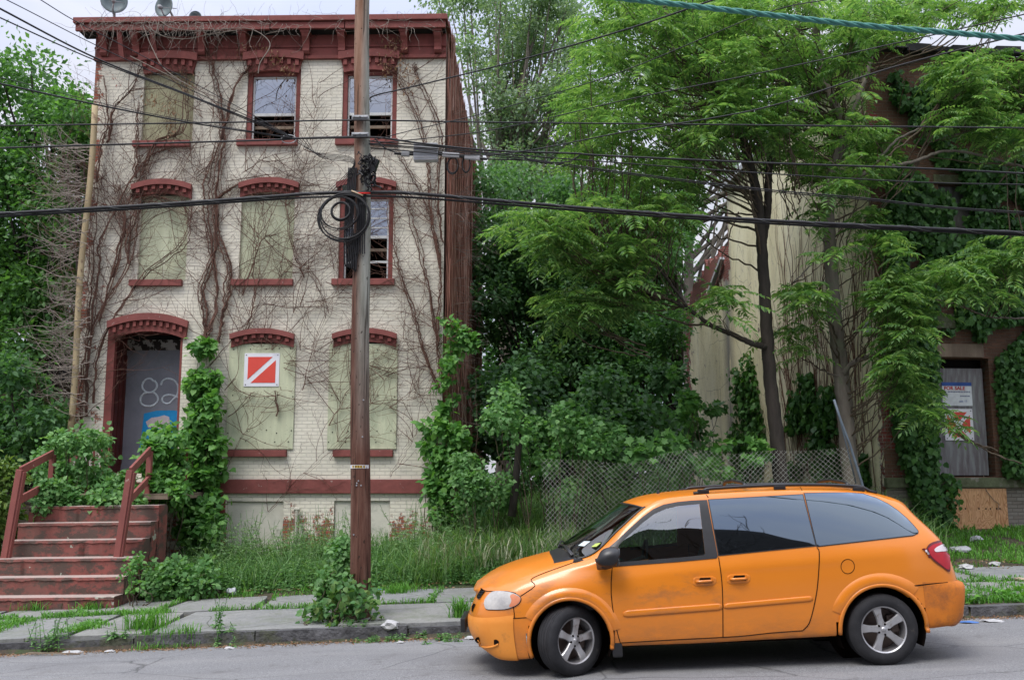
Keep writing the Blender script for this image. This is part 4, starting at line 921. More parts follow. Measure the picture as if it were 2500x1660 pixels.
# interior: floor, dashboard, seats, wheel
b = MB(); b.box(1.62, 3.55, -.9, .9, .42, .50); b.box(4.55, 4.62, -.85, .85, .5, 1.05); b.build('cabin_floor', M_intd, van)
b = MB(); b.prism([(1.1, .6), (1.75, .6), (1.78, .95), (1.62, 1.07), (1.15, 1.10)], -.84, .84, 'y'); b.build('dashboard', M_intd, van, bevel=.03)
for m in (-1, 1):
    b = MB(); yc = .42*m
    b.box(2.1, 2.6, yc-.24, yc+.24, .55, .78); b.prism([(2.52, .75), (2.68, .72), (2.90, 1.30), (2.80, 1.33), (2.74, 1.30)], yc-.22, yc+.22, 'y')
    b.prism([(2.82, 1.34), (2.92, 1.32), (2.96, 1.50), (2.88, 1.52)], yc-.13, yc+.13, 'y'); b.build('front_seat', M_int, van, bevel=.04)
    b = MB(); b.prism([(3.5, .75), (3.62, .72), (3.82, 1.25), (3.70, 1.28)], yc-.24, yc+.24, 'y'); b.build('rear_seat', M_int, van, bevel=.04)
L = [(1.90+.03*math.sin(a), -.42+.19*math.cos(a), 1.05+.18*math.sin(a)) for a in np.linspace(0, 2*math.pi, 25)]
b = MB().tube(L, .014, 6); b.tube([(1.88, -.42, 1.05), (1.66, -.42, .98)], .03, 6); b.box(1.885, 1.905, -.60, -.24, 1.04, 1.07); b.build('steering_wheel', M_intd, van, smooth=True)
MB().box(1.56, 3.6, -.80, .80, .24, .40).build('underbody', M_gap, van)
# wheels
def wheel(cx, cyy, steer, side):
    root = bpy.data.objects.new('wheel', None); COL.objects.link(root); root.parent = van; WO[root] = Vector((0, 0, 0))
    root.scale = (.968,)*3; root.location = (cx, cyy, .334); root.rotation_euler = (0, R(rng.uniform(0, 60)), R(steer)+(0 if side < 0 else math.pi)); root.rotation_mode = 'YXZ'
    root.rotation_euler = (0, R(8 if cx < 2 else -14), R(steer)+(0 if side < 0 else math.pi))
    w2 = .108; Rr = .345
    pr = [(.222, -w2+.02), (.235, -w2-.002), (.27, -w2-.012), (.305, -w2-.006), (.328, -w2+.008), (.339, -w2+.022)]
    g = []; 
    for k, a in enumerate(np.linspace(-w2+.022, w2-.022, 41)):
        ph = (a+w2)/(2*w2)*5; fr_ = abs(ph-round(ph)); g.append((.345-(.010 if fr_ < .09 else 0)-.004*(a/w2)**2, a))
    pr = pr+g+[(.339, w2-.022), (.305, w2), (.222, w2-.02), (.21, 0), (.222, -w2+.02)]
    MB().lathe([(r, h) for r, h in pr], (0, 0, 0), (0, 1, 0), 64, False).build('tyre', M_rub, root, angle=30)
    # shallow cross grooves on the shoulder
    MB().lathe([(.224, -w2+.018), (.232, -w2+.012), (.226, -w2+.004), (.214, -w2+.012), (.205, -.02), (.198, .08), (.20, .085)], (0, 0, 0), (0, 1, 0), 64, False).build('rim', M_rim, root, angle=35)
    MB().lathe([(.0, .05), (.19, .045), (.205, .03)], (0, 0, 0), (0, 1, 0), 40, False).build('brake_disc', M_rimd, root)
    MB().box(.09, .18, -.01, .04, -.08, .10).build('brake_caliper', M_rimd, root, bevel=.015)
    sp = MB(); yo = -w2+.022
    for k in range(5):
        M_ = Matrix.Rotation(2*math.pi*k/5, 4, 'Y'); n = 6; V = []
        st = [(.028, .040, .0), (.07, .036, .004), (.11, .033, .0), (.15, .036, -.006), (.19, .043, -.010), (.216, .048, -.006)]
        for r, hw, dy in st: V += [(-hw, yo+dy+.012, r), (-hw*.8, yo+dy, r), (hw*.8, yo+dy, r), (hw, yo+dy+.012, r), (hw*.8, yo+.05, r), (-hw*.8, yo+.05, r)]
        V = [M_ @ Vector(v) for v in V]
        sp.add(V, [(i*n+q_, i*n+(q_+1) % n, (i+1)*n+(q_+1) % n, (i+1)*n+q_) for i in range(len(st)-1) for q_ in range(n)])
    sp.lathe([(.0, -.006), (.03, -.004), (.062, .004), (.07, .03)], (0, yo, 0), (0, 1, 0), 30, False)
    sp.build('spokes', M_rim, root, angle=30)
    MB().lathe([(.0, -.014), (.022, -.012), (.026, -.004)], (0, yo, 0), (0, 1, 0), 20, False).build('hub_cap', M_rim, root, smooth=True)
    lg = MB()
    for k in range(5):
        a = 2*math.pi*(k+.5)/5; x, z = .052*math.sin(a), .052*math.cos(a); lg.lathe([(.0, -.002), (.011, -.002), (.013, .01)], (x, yo, z), (0, 1, 0), 8)
    lg.build('lug_nuts', M_gap, root)
wheel(FW[0], -.86, 34, -1); wheel(RWl[0], -.875, 0, -1); wheel(FW[0], .86, 34, 1); wheel(RWl[0], .875, 0, 1)
MB().tube([(FW[0], -.8, .33), (FW[0], .8, .33)], .04, 6).tube([(RWl[0], -.8, .30), (RWl[0], .8, .30)], .05, 6).build('axle', M_gap, van)
# ================================================================ front steps
SX0, SX1 = -8.75, -6.48
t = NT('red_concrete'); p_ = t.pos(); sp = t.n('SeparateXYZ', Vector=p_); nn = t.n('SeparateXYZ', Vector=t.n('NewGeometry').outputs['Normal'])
c = t.ramp(t.noise(4, 5, .65), (.35, (.20, .068, .058)), (.65, (.27, .09, .075)))
c = t.mix(t.ramp(t.noise(2.8, 7, .75, stretch=(1, 1, 1.6)), (.46, 0), (.54, .85)), c, (.07, .06, .05)); c = t.mix(t.ramp(t.noise(1.1, 5, .7), (.45, 0), (.7, .5)), c, (.13, .10, .08))
c = t.mix(t.ramp(t.noise(3.6, 3, .5, stretch=(1, 1, 1.3)), (.70, 0), (.71, .9)), c, (.36, .38, .31))
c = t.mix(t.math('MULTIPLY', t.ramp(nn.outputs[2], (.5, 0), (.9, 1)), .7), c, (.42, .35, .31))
M_step = t.done(c, .85, t.bump(t.noise(22, 5, .7), .5, .012), .2)
M_rail = pm('red_painted_wood', (.27, .085, .072), (.20, .065, .055), 4, .7, .4, 30, (.42, .3, .25), 5, (.66, .7), stretch=(1, 1, .3), bd=.005)
steps = thing('front_steps', 'worn red painted concrete steps with mossy patches leading to the doorway', 'steps', ((SX0+SX1)/2, 15.4, -.13))
z = -.4; RIS, TR = .27, .33
for k in range(6):
    zt = .085+RIS*k; y0 = 15.4+TR*k; b = MB(); n = 70; tl_ = .012
    V = []; 
    for i in range(n+1):
        x = SX0+(SX1-SX0)*i/n; j = .03*nz2(x, k*3, 4)+.02*nz2(x, k*3, 11); j2 = .02*nz2(x, k*5+2, 5)+.014*nz2(x, k*5, 13); tz = tl_*(x-SX0)
        V += [(x, y0+.012, -.5), (x, y0+.012+j, zt+tz-.06), (x, y0-.006+j, zt+tz-.05+j2), (x, y0+.004+j, zt+tz-.008), (x, y0+.03+j, zt+tz+j2*.3), (x, y0+TR+.06, zt+tz)]
    b.add(V, [(i*6+q_, (i+1)*6+q_, (i+1)*6+q_+1, i*6+q_+1) for i in range(n) for q_ in range(5)]+[tuple(range(6)), tuple(n*6+q_ for q_ in range(6))])
    o = b.build('step', M_step, steps, angle=40)
b = MB().box(SX0, SX1-.01, 17.4, 17.5, -.5, 1.43).box(SX1-.13, SX1+.005, 17.1, 17.46, -.5, 1.44); b.build('end_wall', M_step, steps)
b = MB(); b.box(-9.0, -6.5, 17.5, 19.95, 1.55, 1.62)
for y in np.arange(17.5, 19.9, .16): b.box(-9.0, -6.5, y, y+.15, 1.625, 1.65, jit=.004)
b.build('landing', M_wood, steps)
rbox('landing_beam', pm('ochre_timber', (.30, .21, .06), (.22, .15, .04), 3, .8, .4), steps, -6.85, -6.35, 17.85, 17.95, 1.55, 1.76)
rbox('upper_step', M_step, steps, -8.8, -7.0, 19.0, 19.97, 1.66, 1.85); 
def handrail(px, base, top, a1, lab):
    x, y, z0 = base; rl = thing('handrail', lab, 'handrail', (x, y, z0), 'handrails of the front steps')
    b = MB().beam((x, y, z0), top, .10, .10, (0, 1, 0)); b.build('post', M_rail, rl, bevel=.008)
    b = MB().beam((x+.055, y+.02, z0), (top[0]+.055, top[1]+.02, top[2]-.04), .05, .09, (0, 1, 0)); b.build('post', M_rail, rl, bevel=.006)
    b = MB().beam((top[0], top[1], top[2]-.02), a1, .045, .13, (0, 0, 1)); b.build('rail', M_rail, rl, bevel=.006)
    b = MB().beam((top[0]-.02, top[1], top[2]-.52), (a1[0], a1[1], a1[2]-.52), .045, .13, (0, 0, 1)); b.build('rail', M_rail, rl, bevel=.006)
    e_ = Vector(a1); b = MB().beam((e_.x, e_.y, 1.5), (e_.x, e_.y, e_.z-.02), .09, .09, (0, 1, 0)); b.build('post', M_rail, rl, bevel=.006)
handrail(0, (-8.66, 16.2, .60), (-8.50, 16.2, 2.06), (-8.66, 17.6, 2.36), 'red wooden handrail on the outer side of the steps, leaning slightly')
handrail(0, (-6.80, 16.2, .60), (-6.66, 16.2, 2.05), (-6.90, 17.6, 2.42), 'red wooden handrail between the steps and the climbing vine')
b = thing('baluster_rail', 'short red balustrade at the top of the landing by the door', 'railing', (-8.9, 18.9, 1.62)); 
MB().beam((-9.1, 18.9, 2.52), (-8.5, 18.9, 2.52), .07, .07).build('rail', M_rail, b); MB().beam((-9.1, 18.9, 1.85), (-8.5, 18.9, 1.85), .06, .06).build('rail', M_rail, b)
for k in range(6): MB().beam((-9.05+k*.11, 18.9, 1.62), (-9.05+k*.11, 18.9, 2.5), .035, .035, (0, 1, 0)).build('baluster', M_rail, b)
b = thing('porch_rail', 'broken red porch railing half hidden behind the climbing vine', 'railing', (-6.75, 18.7, 1.62))
MB().beam((-7.0, 18.7, 2.35), (-6.6, 18.7, 2.35), .06, .06).build('rail', M_rail, b); MB().beam((-7.0, 18.7, 1.75), (-6.6, 18.7, 1.72), .06, .06).build('rail', M_rail, b)
for x in (-6.98, -6.85, -6.62): MB().beam((x, 18.7, 1.62), (x, 18.7, 2.5), .04, .04, (0, 1, 0)).build('baluster', M_rail, b)
# ---- downpipe at the corner
a = P(232, 255, 19.6); e_ = P(168, 1075, 19.6)
pts = [np.array(a)+(np.array(e_)-np.array(a))*f+np.array([.03*math.sin(f*9), 0, 0]) for f in np.linspace(0, 1, 14)]
tagp(MB().tube(pts, .062, 10).build('downpipe', pm('tan_pipe', (.46, .37, .22), (.34, .26, .15), 4, .7, .3, 30, (.2, .13, .08), 3, (.6, .66), stretch=(1, 1, .4)), smooth=True),
     'long tan downpipe leaning against the left corner of the cream house', 'pipe')
# ---- satellite dishes on the roof
M_dish = pm('grey_green_dish', (.20, .25, .26), (.14, .18, .19), 5, .5, .1)
M_lnb = pm('pale_metal', (.45, .46, .47), (.3, .3, .31), 8, .5, .2)
def dish(px, py, Y, r, tilt, lab):
    c_ = Vector(P(px, py, Y)); d = thing('satellite_dish', lab, 'satellite dish', (c_.x, Y, 11.5), 'satellite dishes on the roof')
    ax = Vector((tilt, -.9, -.05)).normalized()
    MB().lathe([(0, 0), (r*.35, .02), (r*.7, .06), (r*.97, .12), (r, .135), (r*.98, .145), (r*.68, .08), (r*.3, .035), (0, .02)], c_, ax, 28).build('reflector', M_dish, d, smooth=True)
    f_ = c_+ax*(r*.9)+Vector((0, 0, -r*.25)); s_ = c_+Vector((0, -.02, -r*.95))
    MB().tube([s_, s_+(f_-s_)*.5+Vector((0, -.02, -.05)), f_], .018, 6).tube([c_+Vector((r*.8, 0, 0)), f_], .009, 5).build('arm', M_lnb, d, smooth=True)
    MB().lathe([(.0, -.05), (.04, -.04), (.05, .03), (.03, .08), (0, .08)], f_, ax, 12).build('receiver', M_lnb, d, smooth=True)
    MB().tube([c_-ax*.03, c_-ax*.15+Vector((0, 0, -.1)), (c_.x, c_.y+.15, 11.5)], .03, 8).build('mast', M_lnb, d, smooth=True)
dish(279, 8, 20.6, .29, .35, 'round grey satellite dish at the left end of the roof tangled with twigs')
dish(410, 22, 20.8, .25, -.35, 'tilted satellite dish on the roof above the top left window')
dish(480, 48, 22.0, .15, .1, 'small satellite dish barely showing above the roof edge')
# ================================================================ utility pole
t = NT('pole_wood'); p_ = t.pos(); sp = t.n('SeparateXYZ', Vector=p_)
g1 = t.noise(14, 6, .7, stretch=(1, 1, .09)); red = t.ramp(g1, (.3, (.05, .022, .015)), (.5, (.105, .048, .034)), (.7, (.17, .095, .07)))
gry = t.ramp(g1, (.3, (.16, .16, .13)), (.7, (.34, .35, .31)))
h_ = t.n('MapRange', Value=sp.outputs[2]); h_.inputs['From Min'].default_value = 4.2; h_.inputs['From Max'].default_value = 8.0
xx = t.n('MapRange', Value=sp.outputs[0]); xx.inputs['From Min'].default_value = -2.46; xx.inputs['From Max'].default_value = -2.36
tan = t.ramp(g1, (.3, (.17, .085, .05)), (.7, (.34, .22, .16)))
c = t.mix(h_.outputs[0], red, tan); c = t.mix(t.math('MULTIPLY', xx.outputs[0], t.n('MapRange', Value=sp.outputs[2], i1=2.2, i2=4.5).outputs[0]), c, gry)
sc_ = t.n('TexNoise', Vector=t.n('Mapping', Vector=p_, Scale=(1, 1, .45)).outputs[0], Scale=26, Detail=1)
c = t.mix(t.ramp(sc_.outputs[0], (.70, 0), (.73, .8)), c, (.03, .02, .015))
crk = t.noise(34, 3, .5, stretch=(1, 1, .02)); c = t.mix(t.ramp(crk, (.62, 0), (.66, .7)), c, (.03, .018, .012))
M_pole = t.done(c, .85, t.bump(t.math('ADD', g1, t.math('MULTIPLY', t.ramp(crk, (.62, 0), (.68, 1)), -1.2)), .8, .015), .2)
PY = 13.4
pole = thing('utility_pole', 'tall weathered wooden utility pole, reddish at the bottom and grey higher up', 'utility pole', (-2.32, PY, .0))
pts = []; rr = []
for f in np.linspace(0, 1, 40):
    z = -.1+10.4*f; pts.append((-2.322-.17*f+.012*math.sin(f*14), PY, z)); rr.append(.143-.047*f+.0015*math.sin(f*60))
MB().tube(pts, rr, 22).build('shaft', M_pole, pole, smooth=True)
def polex(z): f = (z+.1)/10.4; return -2.322-.17*f, .143-.047*f
M_met = pm('galvanised_metal', (.38, .39, .40), (.26, .27, .28), 6, .5, .3, 30, metal=.3)
M_cab = pm('black_cable', (.016, .016, .018), (.01, .01, .011), 6, .5, .1)
_, _, zt = P(878, 1139, PY-.14); px_, pr_ = polex(zt)
tg = MB().prism([(px_-.125+.25*k/8, PY-.0-math.sqrt(max(0, (pr_+.004)**2-(-.125+.25*k/8)**2))) for k in range(9)]+[(px_+.125-.25*k/8, PY-.0-math.sqrt(max(0, (pr_+.001)**2-(.125-.25*k/8)**2))) for k in range(9)], zt-.024, zt+.024, 'z').build('number_tag', pm('white_tag', (.6, .6, .62), None, 5, .5, 0), pole)
def textmesh(txt, size, mat, parent, loc, rotx=90, name='lettering', align='CENTER', sx=1.0, bold=0.0, ext=.001):
    cu = bpy.data.curves.new('tmp', 'FONT'); cu.body = txt; cu.size = size; cu.align_x = align; cu.align_y = 'CENTER'; cu.extrude = ext; cu.offset = bold; cu.resolution_u = 3
    o = bpy.data.objects.new('tmp', cu); COL.objects.link(o); bpy.context.view_layer.update()
    me = bpy.data.meshes.new_from_object(o.evaluated_get(bpy.context.evaluated_depsgraph_get())); bpy.data.objects.remove(o); bpy.data.curves.remove(cu)
    M_ = Matrix.Translation(Vector(loc)) @ (rotx if isinstance(rotx, Matrix) else Matrix.Rotation(R(rotx), 4, 'X')) @ Matrix.Diagonal((sx, 1, 1, 1)); V = [M_ @ v.co for v in me.vertices]
    return mk(name, V, [tuple(p.vertices) for p in me.polygons], mat, parent)
M_yel = pm('yellow_digits_plate', (.55, .36, .05), None, 5, .5, 0); M_ink = pm('black_ink', (.02, .016, .012), None, 5, .6, 0)
for k, ch in enumerate('19334'):
    xo = px_-.07+.035*k; yy = PY-math.sqrt(pr_**2-(xo-px_)**2)-.006
    MB().box(xo-.0165, xo+.0165, yy-.001, yy+.0, zt-.017, zt+.017).build('digit_plate', M_yel, tg); textmesh(ch, .036, M_ink, tg, (xo, yy-.0025, zt), bold=.001, name='digit')
for dx, dz in ((-.02, -.22), (-.025, -.25), (.035, -.25), (.0, -.19), (.05, .4), (-.06, -.9), (.06, .9)):
    z = zt+dz; x, r_ = polex(z); MB().lathe([(0, 0), (.012, 0), (.010, .012), (0, .012)], (x+dx, PY-math.sqrt(r_**2-dx*dx)+.002, z), (0, -1, 0), 8).build('nail', M_met, pole)
for (py_, w_) in ((290, .12), (332, .12)):
    _, _, z = P(880, py_, PY-.1); x, r_ = polex(z)
    b = MB().box(x-w_, x+w_, PY-r_-.05, PY-r_-.01, z-.03, z+.03); b.box(x-w_*.9, x+w_*.9, PY-r_-.075, PY-r_-.05, z-.012, z+.012); b.tube([(x, PY-r_-.09, z), (x, PY+r_+.05, z)], .012, 6)
    for d in (-.09, 0, .09): b.lathe([(.0, 0), (.016, 0), (.016, .03), (0, .03)], (x+d, PY-r_-.05, z), (0, -1, 0), 6)
    b.build('clamp_bracket', M_met, pole, bevel=.004)
_, _, z = P(880, 475, PY); x, r_ = polex(z)
b = MB().box(x-.30, x-.08, PY+.10, PY+.2, z+.02, z+.17); b.build('equipment_box', pm('dark_green_box', (.035, .045, .03), None, 5, .5, .1), pole, bevel=.01)
b = MB(); b.box(x-.03, x+.09, PY-r_-.06, PY-r_, z-.55, z-.05)
for k in range(5): b.tube([(x-.02+.022*k, PY-r_-.07, z-.1), (x-.02+.024*k, PY-r_-.075, z-.4), (x-.03+.03*k, PY-r_-.05, z-.9)], .009, 6)
b.build('terminal_block', M_cab, pole)
b = MB().box(x+.0, x+.07, PY-r_-.068, PY-r_-.061, z-.20, z-.175); b.build('terminal_label', M_met, pole)
for k in range(6):
    b = MB(); xo = x-.20+.022*k; b.tube(spline([(xo+.03, PY-.12, z+.35), (xo+.02, PY-.14, z), (xo, PY-.15, z-.5), (xo+.01+.01*k, PY-.15, z-1.0), (xo+.05, PY-.14, z-1.02-.02*k), (xo+.10, PY-.15, z-.6)], 5), .010+.002*(k % 2), 6)
    b.build('hanging_cable', M_cab, pole, smooth=True)
# black tangle of wrapped cable ends
b = MB(); c_ = Vector(P(900, 412, PY-.18))
for k in range(46):
    p0 = c_+Vector((random.uniform(-.10, .10), random.uniform(-.06, .06), random.uniform(-.22, .22))); pp = [p0]
    for _ in range(5): pp.append(pp[-1]+Vector((random.uniform(-.05, .05), random.uniform(-.03, .03), random.uniform(-.06, .06))))
    b.tube(spline(pp, 3), random.uniform(.006, .013), 5)
b.box(c_.x-.01, c_.x+.10, c_.y-.03, c_.y+.07, c_.z-.02, c_.z+.16, Matrix.Translation(c_) @ Matrix.Rotation(R(18), 4, 'Y') @ Matrix.Translation(-c_))
b.build('cable_bundle', M_cab, pole)
# coils of spare cable
def coil(name, cx, cy, rx, ry, n, rad, lab, parent=None, Y=PY-.22, rot=0, mat=None):
    c_ = P(cx, cy, Y); k = Y/F; b = MB(); pts = []
    for i in range(n*26+1):
        a = 2*math.pi*i/26; w_ = 1+.05*math.sin(a*.37+n)+.035*math.sin(a*1.3); rx_, ry_ = rx*k*w_, ry*k*w_*(1-.02*(i/26))
        x, z = rx_*math.cos(a), ry_*math.sin(a); pts.append((c_[0]+x*math.cos(R(rot))-z*math.sin(R(rot)), Y+.02*math.sin(a*.9)+.012*(i/26-n/2), c_[2]+x*math.sin(R(rot))+z*math.cos(R(rot))))
    o = b.tube(pts, rad, 6).build(name, mat or M_cab, parent, smooth=True); tagp(o, lab, 'cable'); return o
coil('cable_coil', 840, 530, 64, 62, 3, .011, 'large loose coil of black cable hanging beside the pole', rot=8)
coil('cable_coil', 828, 520, 48, 44, 4, .006, 'thin spare wire wound inside the large black coil')
coil('cable_coil', 832, 516, 24, 24, 3, .013, 'small tight coil of thick black cable nearest the pole')
coil('cable_coil', 1105, 405, 14, 22, 3, .008, 'small cable loop hanging under the grey splice boxes', Y=PY-.05)
coil('cable_coil', 1138, 402, 10, 22, 2, .008, 'second narrow cable loop under the grey splice boxes', Y=PY-.05)
# overhead wires: ends given as picture points at a depth
def wire(lab, pts, r, name='overhead_cable', mat=None, grp=None, n=6, cat='cable', wrap=False):
    """pts: (px, py, depth)"""
    L = spline([P(a, b_, c_) for a, b_, c_ in pts], 10)
    o = MB().tube(L, r, n).build(name, mat or M_cab, None, smooth=True); tagp(o, lab, cat, grp)
    if wrap:
        w_ = []; acc = 0
        for i in range(len(L)-1):
            for f in np.linspace(0, 1, 40, endpoint=False):
                p_ = L[i]+(L[i+1]-L[i])*f; acc += np.linalg.norm(L[i+1]-L[i])/40
                w_.append((p_[0], p_[1]+(r+.003)*math.cos(acc*9), p_[2]+(r+.003)*math.sin(acc*9)))
        V, Fx = tubes([(np.array(w_), .0022)], 3); mk('lashing_wire', V, Fx, M_met, o)
    return o
Y0 = PY-.17
wire('thick lashed black cable bundle crossing the whole street at the coils', [(-150, 532, Y0), (0, 522, Y0), (350, 502, Y0), (640, 482, Y0), (760, 473, Y0), (880, 470, Y0), (1000, 472, Y0), (1200, 489, Y0), (1500, 514, Y0), (1860, 538, Y0), (2240, 557, Y0), (2500, 569, Y0), (2650, 578, Y0)], .024, wrap=True)
wire('lower cable lashed under the thick bundle', [(-150, 540, Y0+.03), (0, 529, Y0+.03), (350, 509, Y0+.03), (640, 489, Y0+.03), (760, 482, Y0), (880, 479, Y0), (1000, 482, Y0+.03), (1200, 497, Y0+.03), (1500, 521, Y0+.03), (1860, 545, Y0+.03), (2240, 563, Y0+.03), (2500, 575, Y0+.03), (2650, 585, Y0)], .015)
wire('top level thin cable clamped high on the pole, running left and right', [(-150, 311, Y0), (0, 308, Y0), (320, 303, Y0), (640, 298, Y0), (868, 294, Y0), (1200, 299, Y0), (1860, 306, Y0), (2500, 313, Y0), (2650, 315, Y0)], .011)
wire('black cable from the left frame edge to the lower pole clamp', [(-150, 370, Y0), (0, 362, Y0), (320, 352, Y0), (640, 343, Y0), (760, 337, Y0), (870, 334, Y0)], .013)
wire('thick knotted cable from the lower pole clamp to the right', [(690, 338, Y0), (760, 338, Y0), (870, 336, Y0), (930, 337, Y0), (1040, 352, Y0), (1200, 368, Y0), (1400, 375, Y0), (1470, 380, Y0), (1860, 398, Y0), (2240, 411, Y0), (2500, 424, Y0), (2650, 430, Y0)], .014)
wire('thin wire sagging just below the knotted cable on the right', [(900, 345, Y0), (1040, 356, Y0), (1200, 374, Y0), (1500, 397, Y0), (1860, 423, Y0), (2240, 445, Y0), (2500, 451, Y0), (2650, 455, Y0)], .009)
wire('double telephone wire crossing in front of the right-hand trees', [(900, 350, Y0), (1200, 377, Y0), (1500, 418, Y0), (1860, 462, Y0), (2100, 483, Y0), (2300, 505, Y0), (2500, 518, Y0), (2650, 527, Y0)], .009)
wire('second strand just beside the double telephone wire', [(900, 353, Y0), (1200, 381, Y0), (1480, 419, Y0), (1860, 466, Y0), (2100, 487, Y0), (2300, 508, Y0), (2500, 522, Y0)], .007)
wire('short drip loop of cable hanging right of the dark side wall', [(1272, 376, Y0), (1292, 390, Y0), (1330, 397, Y0), (1385, 396, Y0), (1402, 388, Y0), (1415, 379, Y0)], .010)
wire('thin wire from the top left sky to the ring clamp by the pole', [(-120, -60, 8.5), (15, 0, 9), (232, 110, 10.6), (470, 222, 12), (640, 300, 13), (715, 336, Y0)], .005)
wire('black service cable from the left sky, upper one of a close pair', [(-120, -40, 8.5), (0, 22, 9), (235, 143, 10.6), (460, 232, 12), (640, 304, 13), (712, 338, Y0)], .010)
wire('black service cable from the left sky, lower one of a close pair', [(-120, -14, 8.5), (0, 44, 9), (235, 149, 10.6), (464, 236, 12), (640, 308, 13), (715, 339, Y0)], .007)
wire('thin wire starting highest above the roof corner at left', [(-50, -90, 8), (95, -2, 9), (180, 50, 9.8), (300, 112, 10.8), (500, 218, 12), (640, 294, 13), (712, 335, Y0)], .005)
wire('sagging cable from the left tree to the ring clamp', [(-120, 184, 9), (0, 205, 9.5), (235, 256, 11), (464, 300, 12.3), (640, 327, 13), (715, 338, Y0)], .010)
wire('thin slack wire under the sagging cable at left', [(-120, 176, 9.2), (0, 190, 9.5), (150, 228, 10.5), (290, 262, 11.3), (464, 296, 12.3), (700, 335, Y0)], .004)
wire('service wire climbing from the pole to the upper right sky', [(905, 250, PY-.1), (912, 235, PY-.1), (1000, 214, 13), (1240, 155, 12), (1530, 72, 10.8), (1755, -4, 10), (1900, -52, 9.5)], .010)
wire('thin wire rising over the pale back tree to the upper right', [(905, 345, PY-.1), (1000, 320, 13), (1200, 272, 12.5), (1500, 182, 11.5), (1860, 36, 10.4), (2040, -5, 10), (2200, -60, 9.7)], .006)
wire('wire rising past the trees towards the brick building roof', [(905, 352, PY-.1), (1200, 318, 12.7), (1530, 244, 11.8), (1860, 178, 11), (2233, 96, 10.2), (2500, 36, 9.6), (2620, 8, 9.4)], .007)
wire('lowest of the rising wires ending high over the brick building', [(905, 362, PY-.1), (1200, 378, 13), (1530, 322, 12), (1860, 265, 11), (2180, 165, 10.2), (2480, 88, 9.6), (2620, 50, 9.4)], .009)
for k in range(5):
    wire('slack wires fanning from the ring clamp down to the coil', [(715+8*k, 340, Y0), (770+3*k, 372+3*k, Y0), (858, 385+3*k, Y0), (862-k*3, 420, Y0+.02), (835-9*k, 470, Y0+.03)], .0045, 'slack_wire', None, 'slack wires between the ring clamp and the coil')
MB_r = MB().tube([(P(705+18*math.cos(a), 340+10*math.sin(a), Y0)) for a in np.linspace(0, 2*math.pi, 20)], .006, 6).build('ring_clamp', M_met, None, smooth=True); tagp(MB_r, 'small wire ring gathering the service wires left of the pole', 'clamp')
# thick teal-covered rope cable at the top right: three strands twisted together
M_teal = pm('teal_cable_cover', (.075, .25, .215), (.05, .17, .15), 30, .55, .3, 60)
L = spline([P(a, b_, 7.0) for a, b_ in [(1380, -32), (1500, -6), (1640, 10), (1860, 35), (2100, 62), (2360, 84), (2520, 97), (2900, 122), (3600, 150)]], 16)
tw = thing('twisted_cable', 'thick teal twisted cable sweeping across the top right of the picture', 'cable', tuple(L[0]))
seg = []; 
for i in range(len(L)-1): seg += [L[i]+(L[i+1]-L[i])*f for f in np.linspace(0, 1, 6, endpoint=False)]
seg = np.array(seg); dist = np.concatenate([[0], np.cumsum(np.linalg.norm(np.diff(seg, axis=0), axis=1))])
for k in range(3):
    a = dist*19+k*2.094; pts = seg+np.stack([0*a, .0115*np.cos(a), .0115*np.sin(a)], 1); V, Fx = tubes([(pts, .0115)], 10); mk('strand', V, Fx, M_teal, tw, True)
# splice boxes on the cable right of the pole
M_gbox = pm('pale_grey_plastic', (.42, .43, .46), (.33, .34, .36), 4, .5, .15)
def pxbox(name, x0, y0, x1, y1, Y, th, mat, lab, cat, tilt=0, ribs=True):
    a = P(x0, y0, Y); b_ = P(x1, y1, Y); cx, cz = (a[0]+b_[0])/2, (a[2]+b_[2])/2; hw, hh = abs(b_[0]-a[0])/2, abs(a[2]-b_[2])/2
    r_ = thing(name, lab, cat, (cx, Y, cz-hh)); M_ = Matrix.Translation((cx, Y, cz)) @ Matrix.Rotation(R(tilt), 4, 'Y')
    MB().box(-hw, hw, -th/2, th/2, -hh, hh, M_).build('case', mat, r_, bevel=.012)
    if ribs:
        b = MB()
        for k in range(5): b.box(-hw*.92, hw*.92, -th/2-.006, -th/2-.0015, -hh*.8+k*hh*.38, -hh*.8+k*hh*.38+hh*.14, M_)
        b.build('cooling_ribs', M_met, r_)
    MB().tube([M_ @ Vector((-hw-.10, 0, 0)), M_ @ Vector((hw+.10, 0, 0))], .02, 8).build('cable_gland', M_cab, r_); return r_
pxbox('splice_box', 1011, 353, 1069, 394, PY-.05, .14, M_gbox, 'large square pale grey cable amplifier box hanging from the wires', 'cable box')
pxbox('splice_box', 980, 371, 1000, 382, PY-.05, .05, M_met, 'tiny grey connector left of the square cable box', 'cable box', 4, False)
pxbox('splice_box', 1080, 374, 1122, 385, PY-.05, .06, M_gbox, 'slim grey splice case right of the square cable box', 'cable box', 5, False)
pxbox('splice_box', 1134, 380, 1172, 391, PY-.05, .06, M_gbox, 'second slim grey splice case at the corner of the dark side wall', 'cable box', 6, False)
wire('short feed cable dipping from the pole to the grey boxes', [(915, 338, Y0), (940, 362, Y0), (965, 372, PY-.05), (990, 377, PY-.05), (1040, 377, PY-.05), (1100, 380, PY-.05), (1175, 388, PY-.05), (1300, 392, Y0)], .010)
b = MB().tube([P(858, 466, Y0-.04), P(886, 478, Y0-.04)], .012, 6); tagp(b.build('cable_sleeve', pm('tan_sleeve', (.55, .42, .28), None, 5), None, True), 'tan cable sleeve wedged into the bundle on the pole', 'cable sleeve')
b = MB().tube([P(873, 472, Y0-.03), P(904, 472, Y0-.03)], .012, 6); tagp(b.build('cable_tape', pm('red_tape', (.62, .02, .015), None, 5), None, True), 'bright red tape around the bundle on the pole', 'tape')
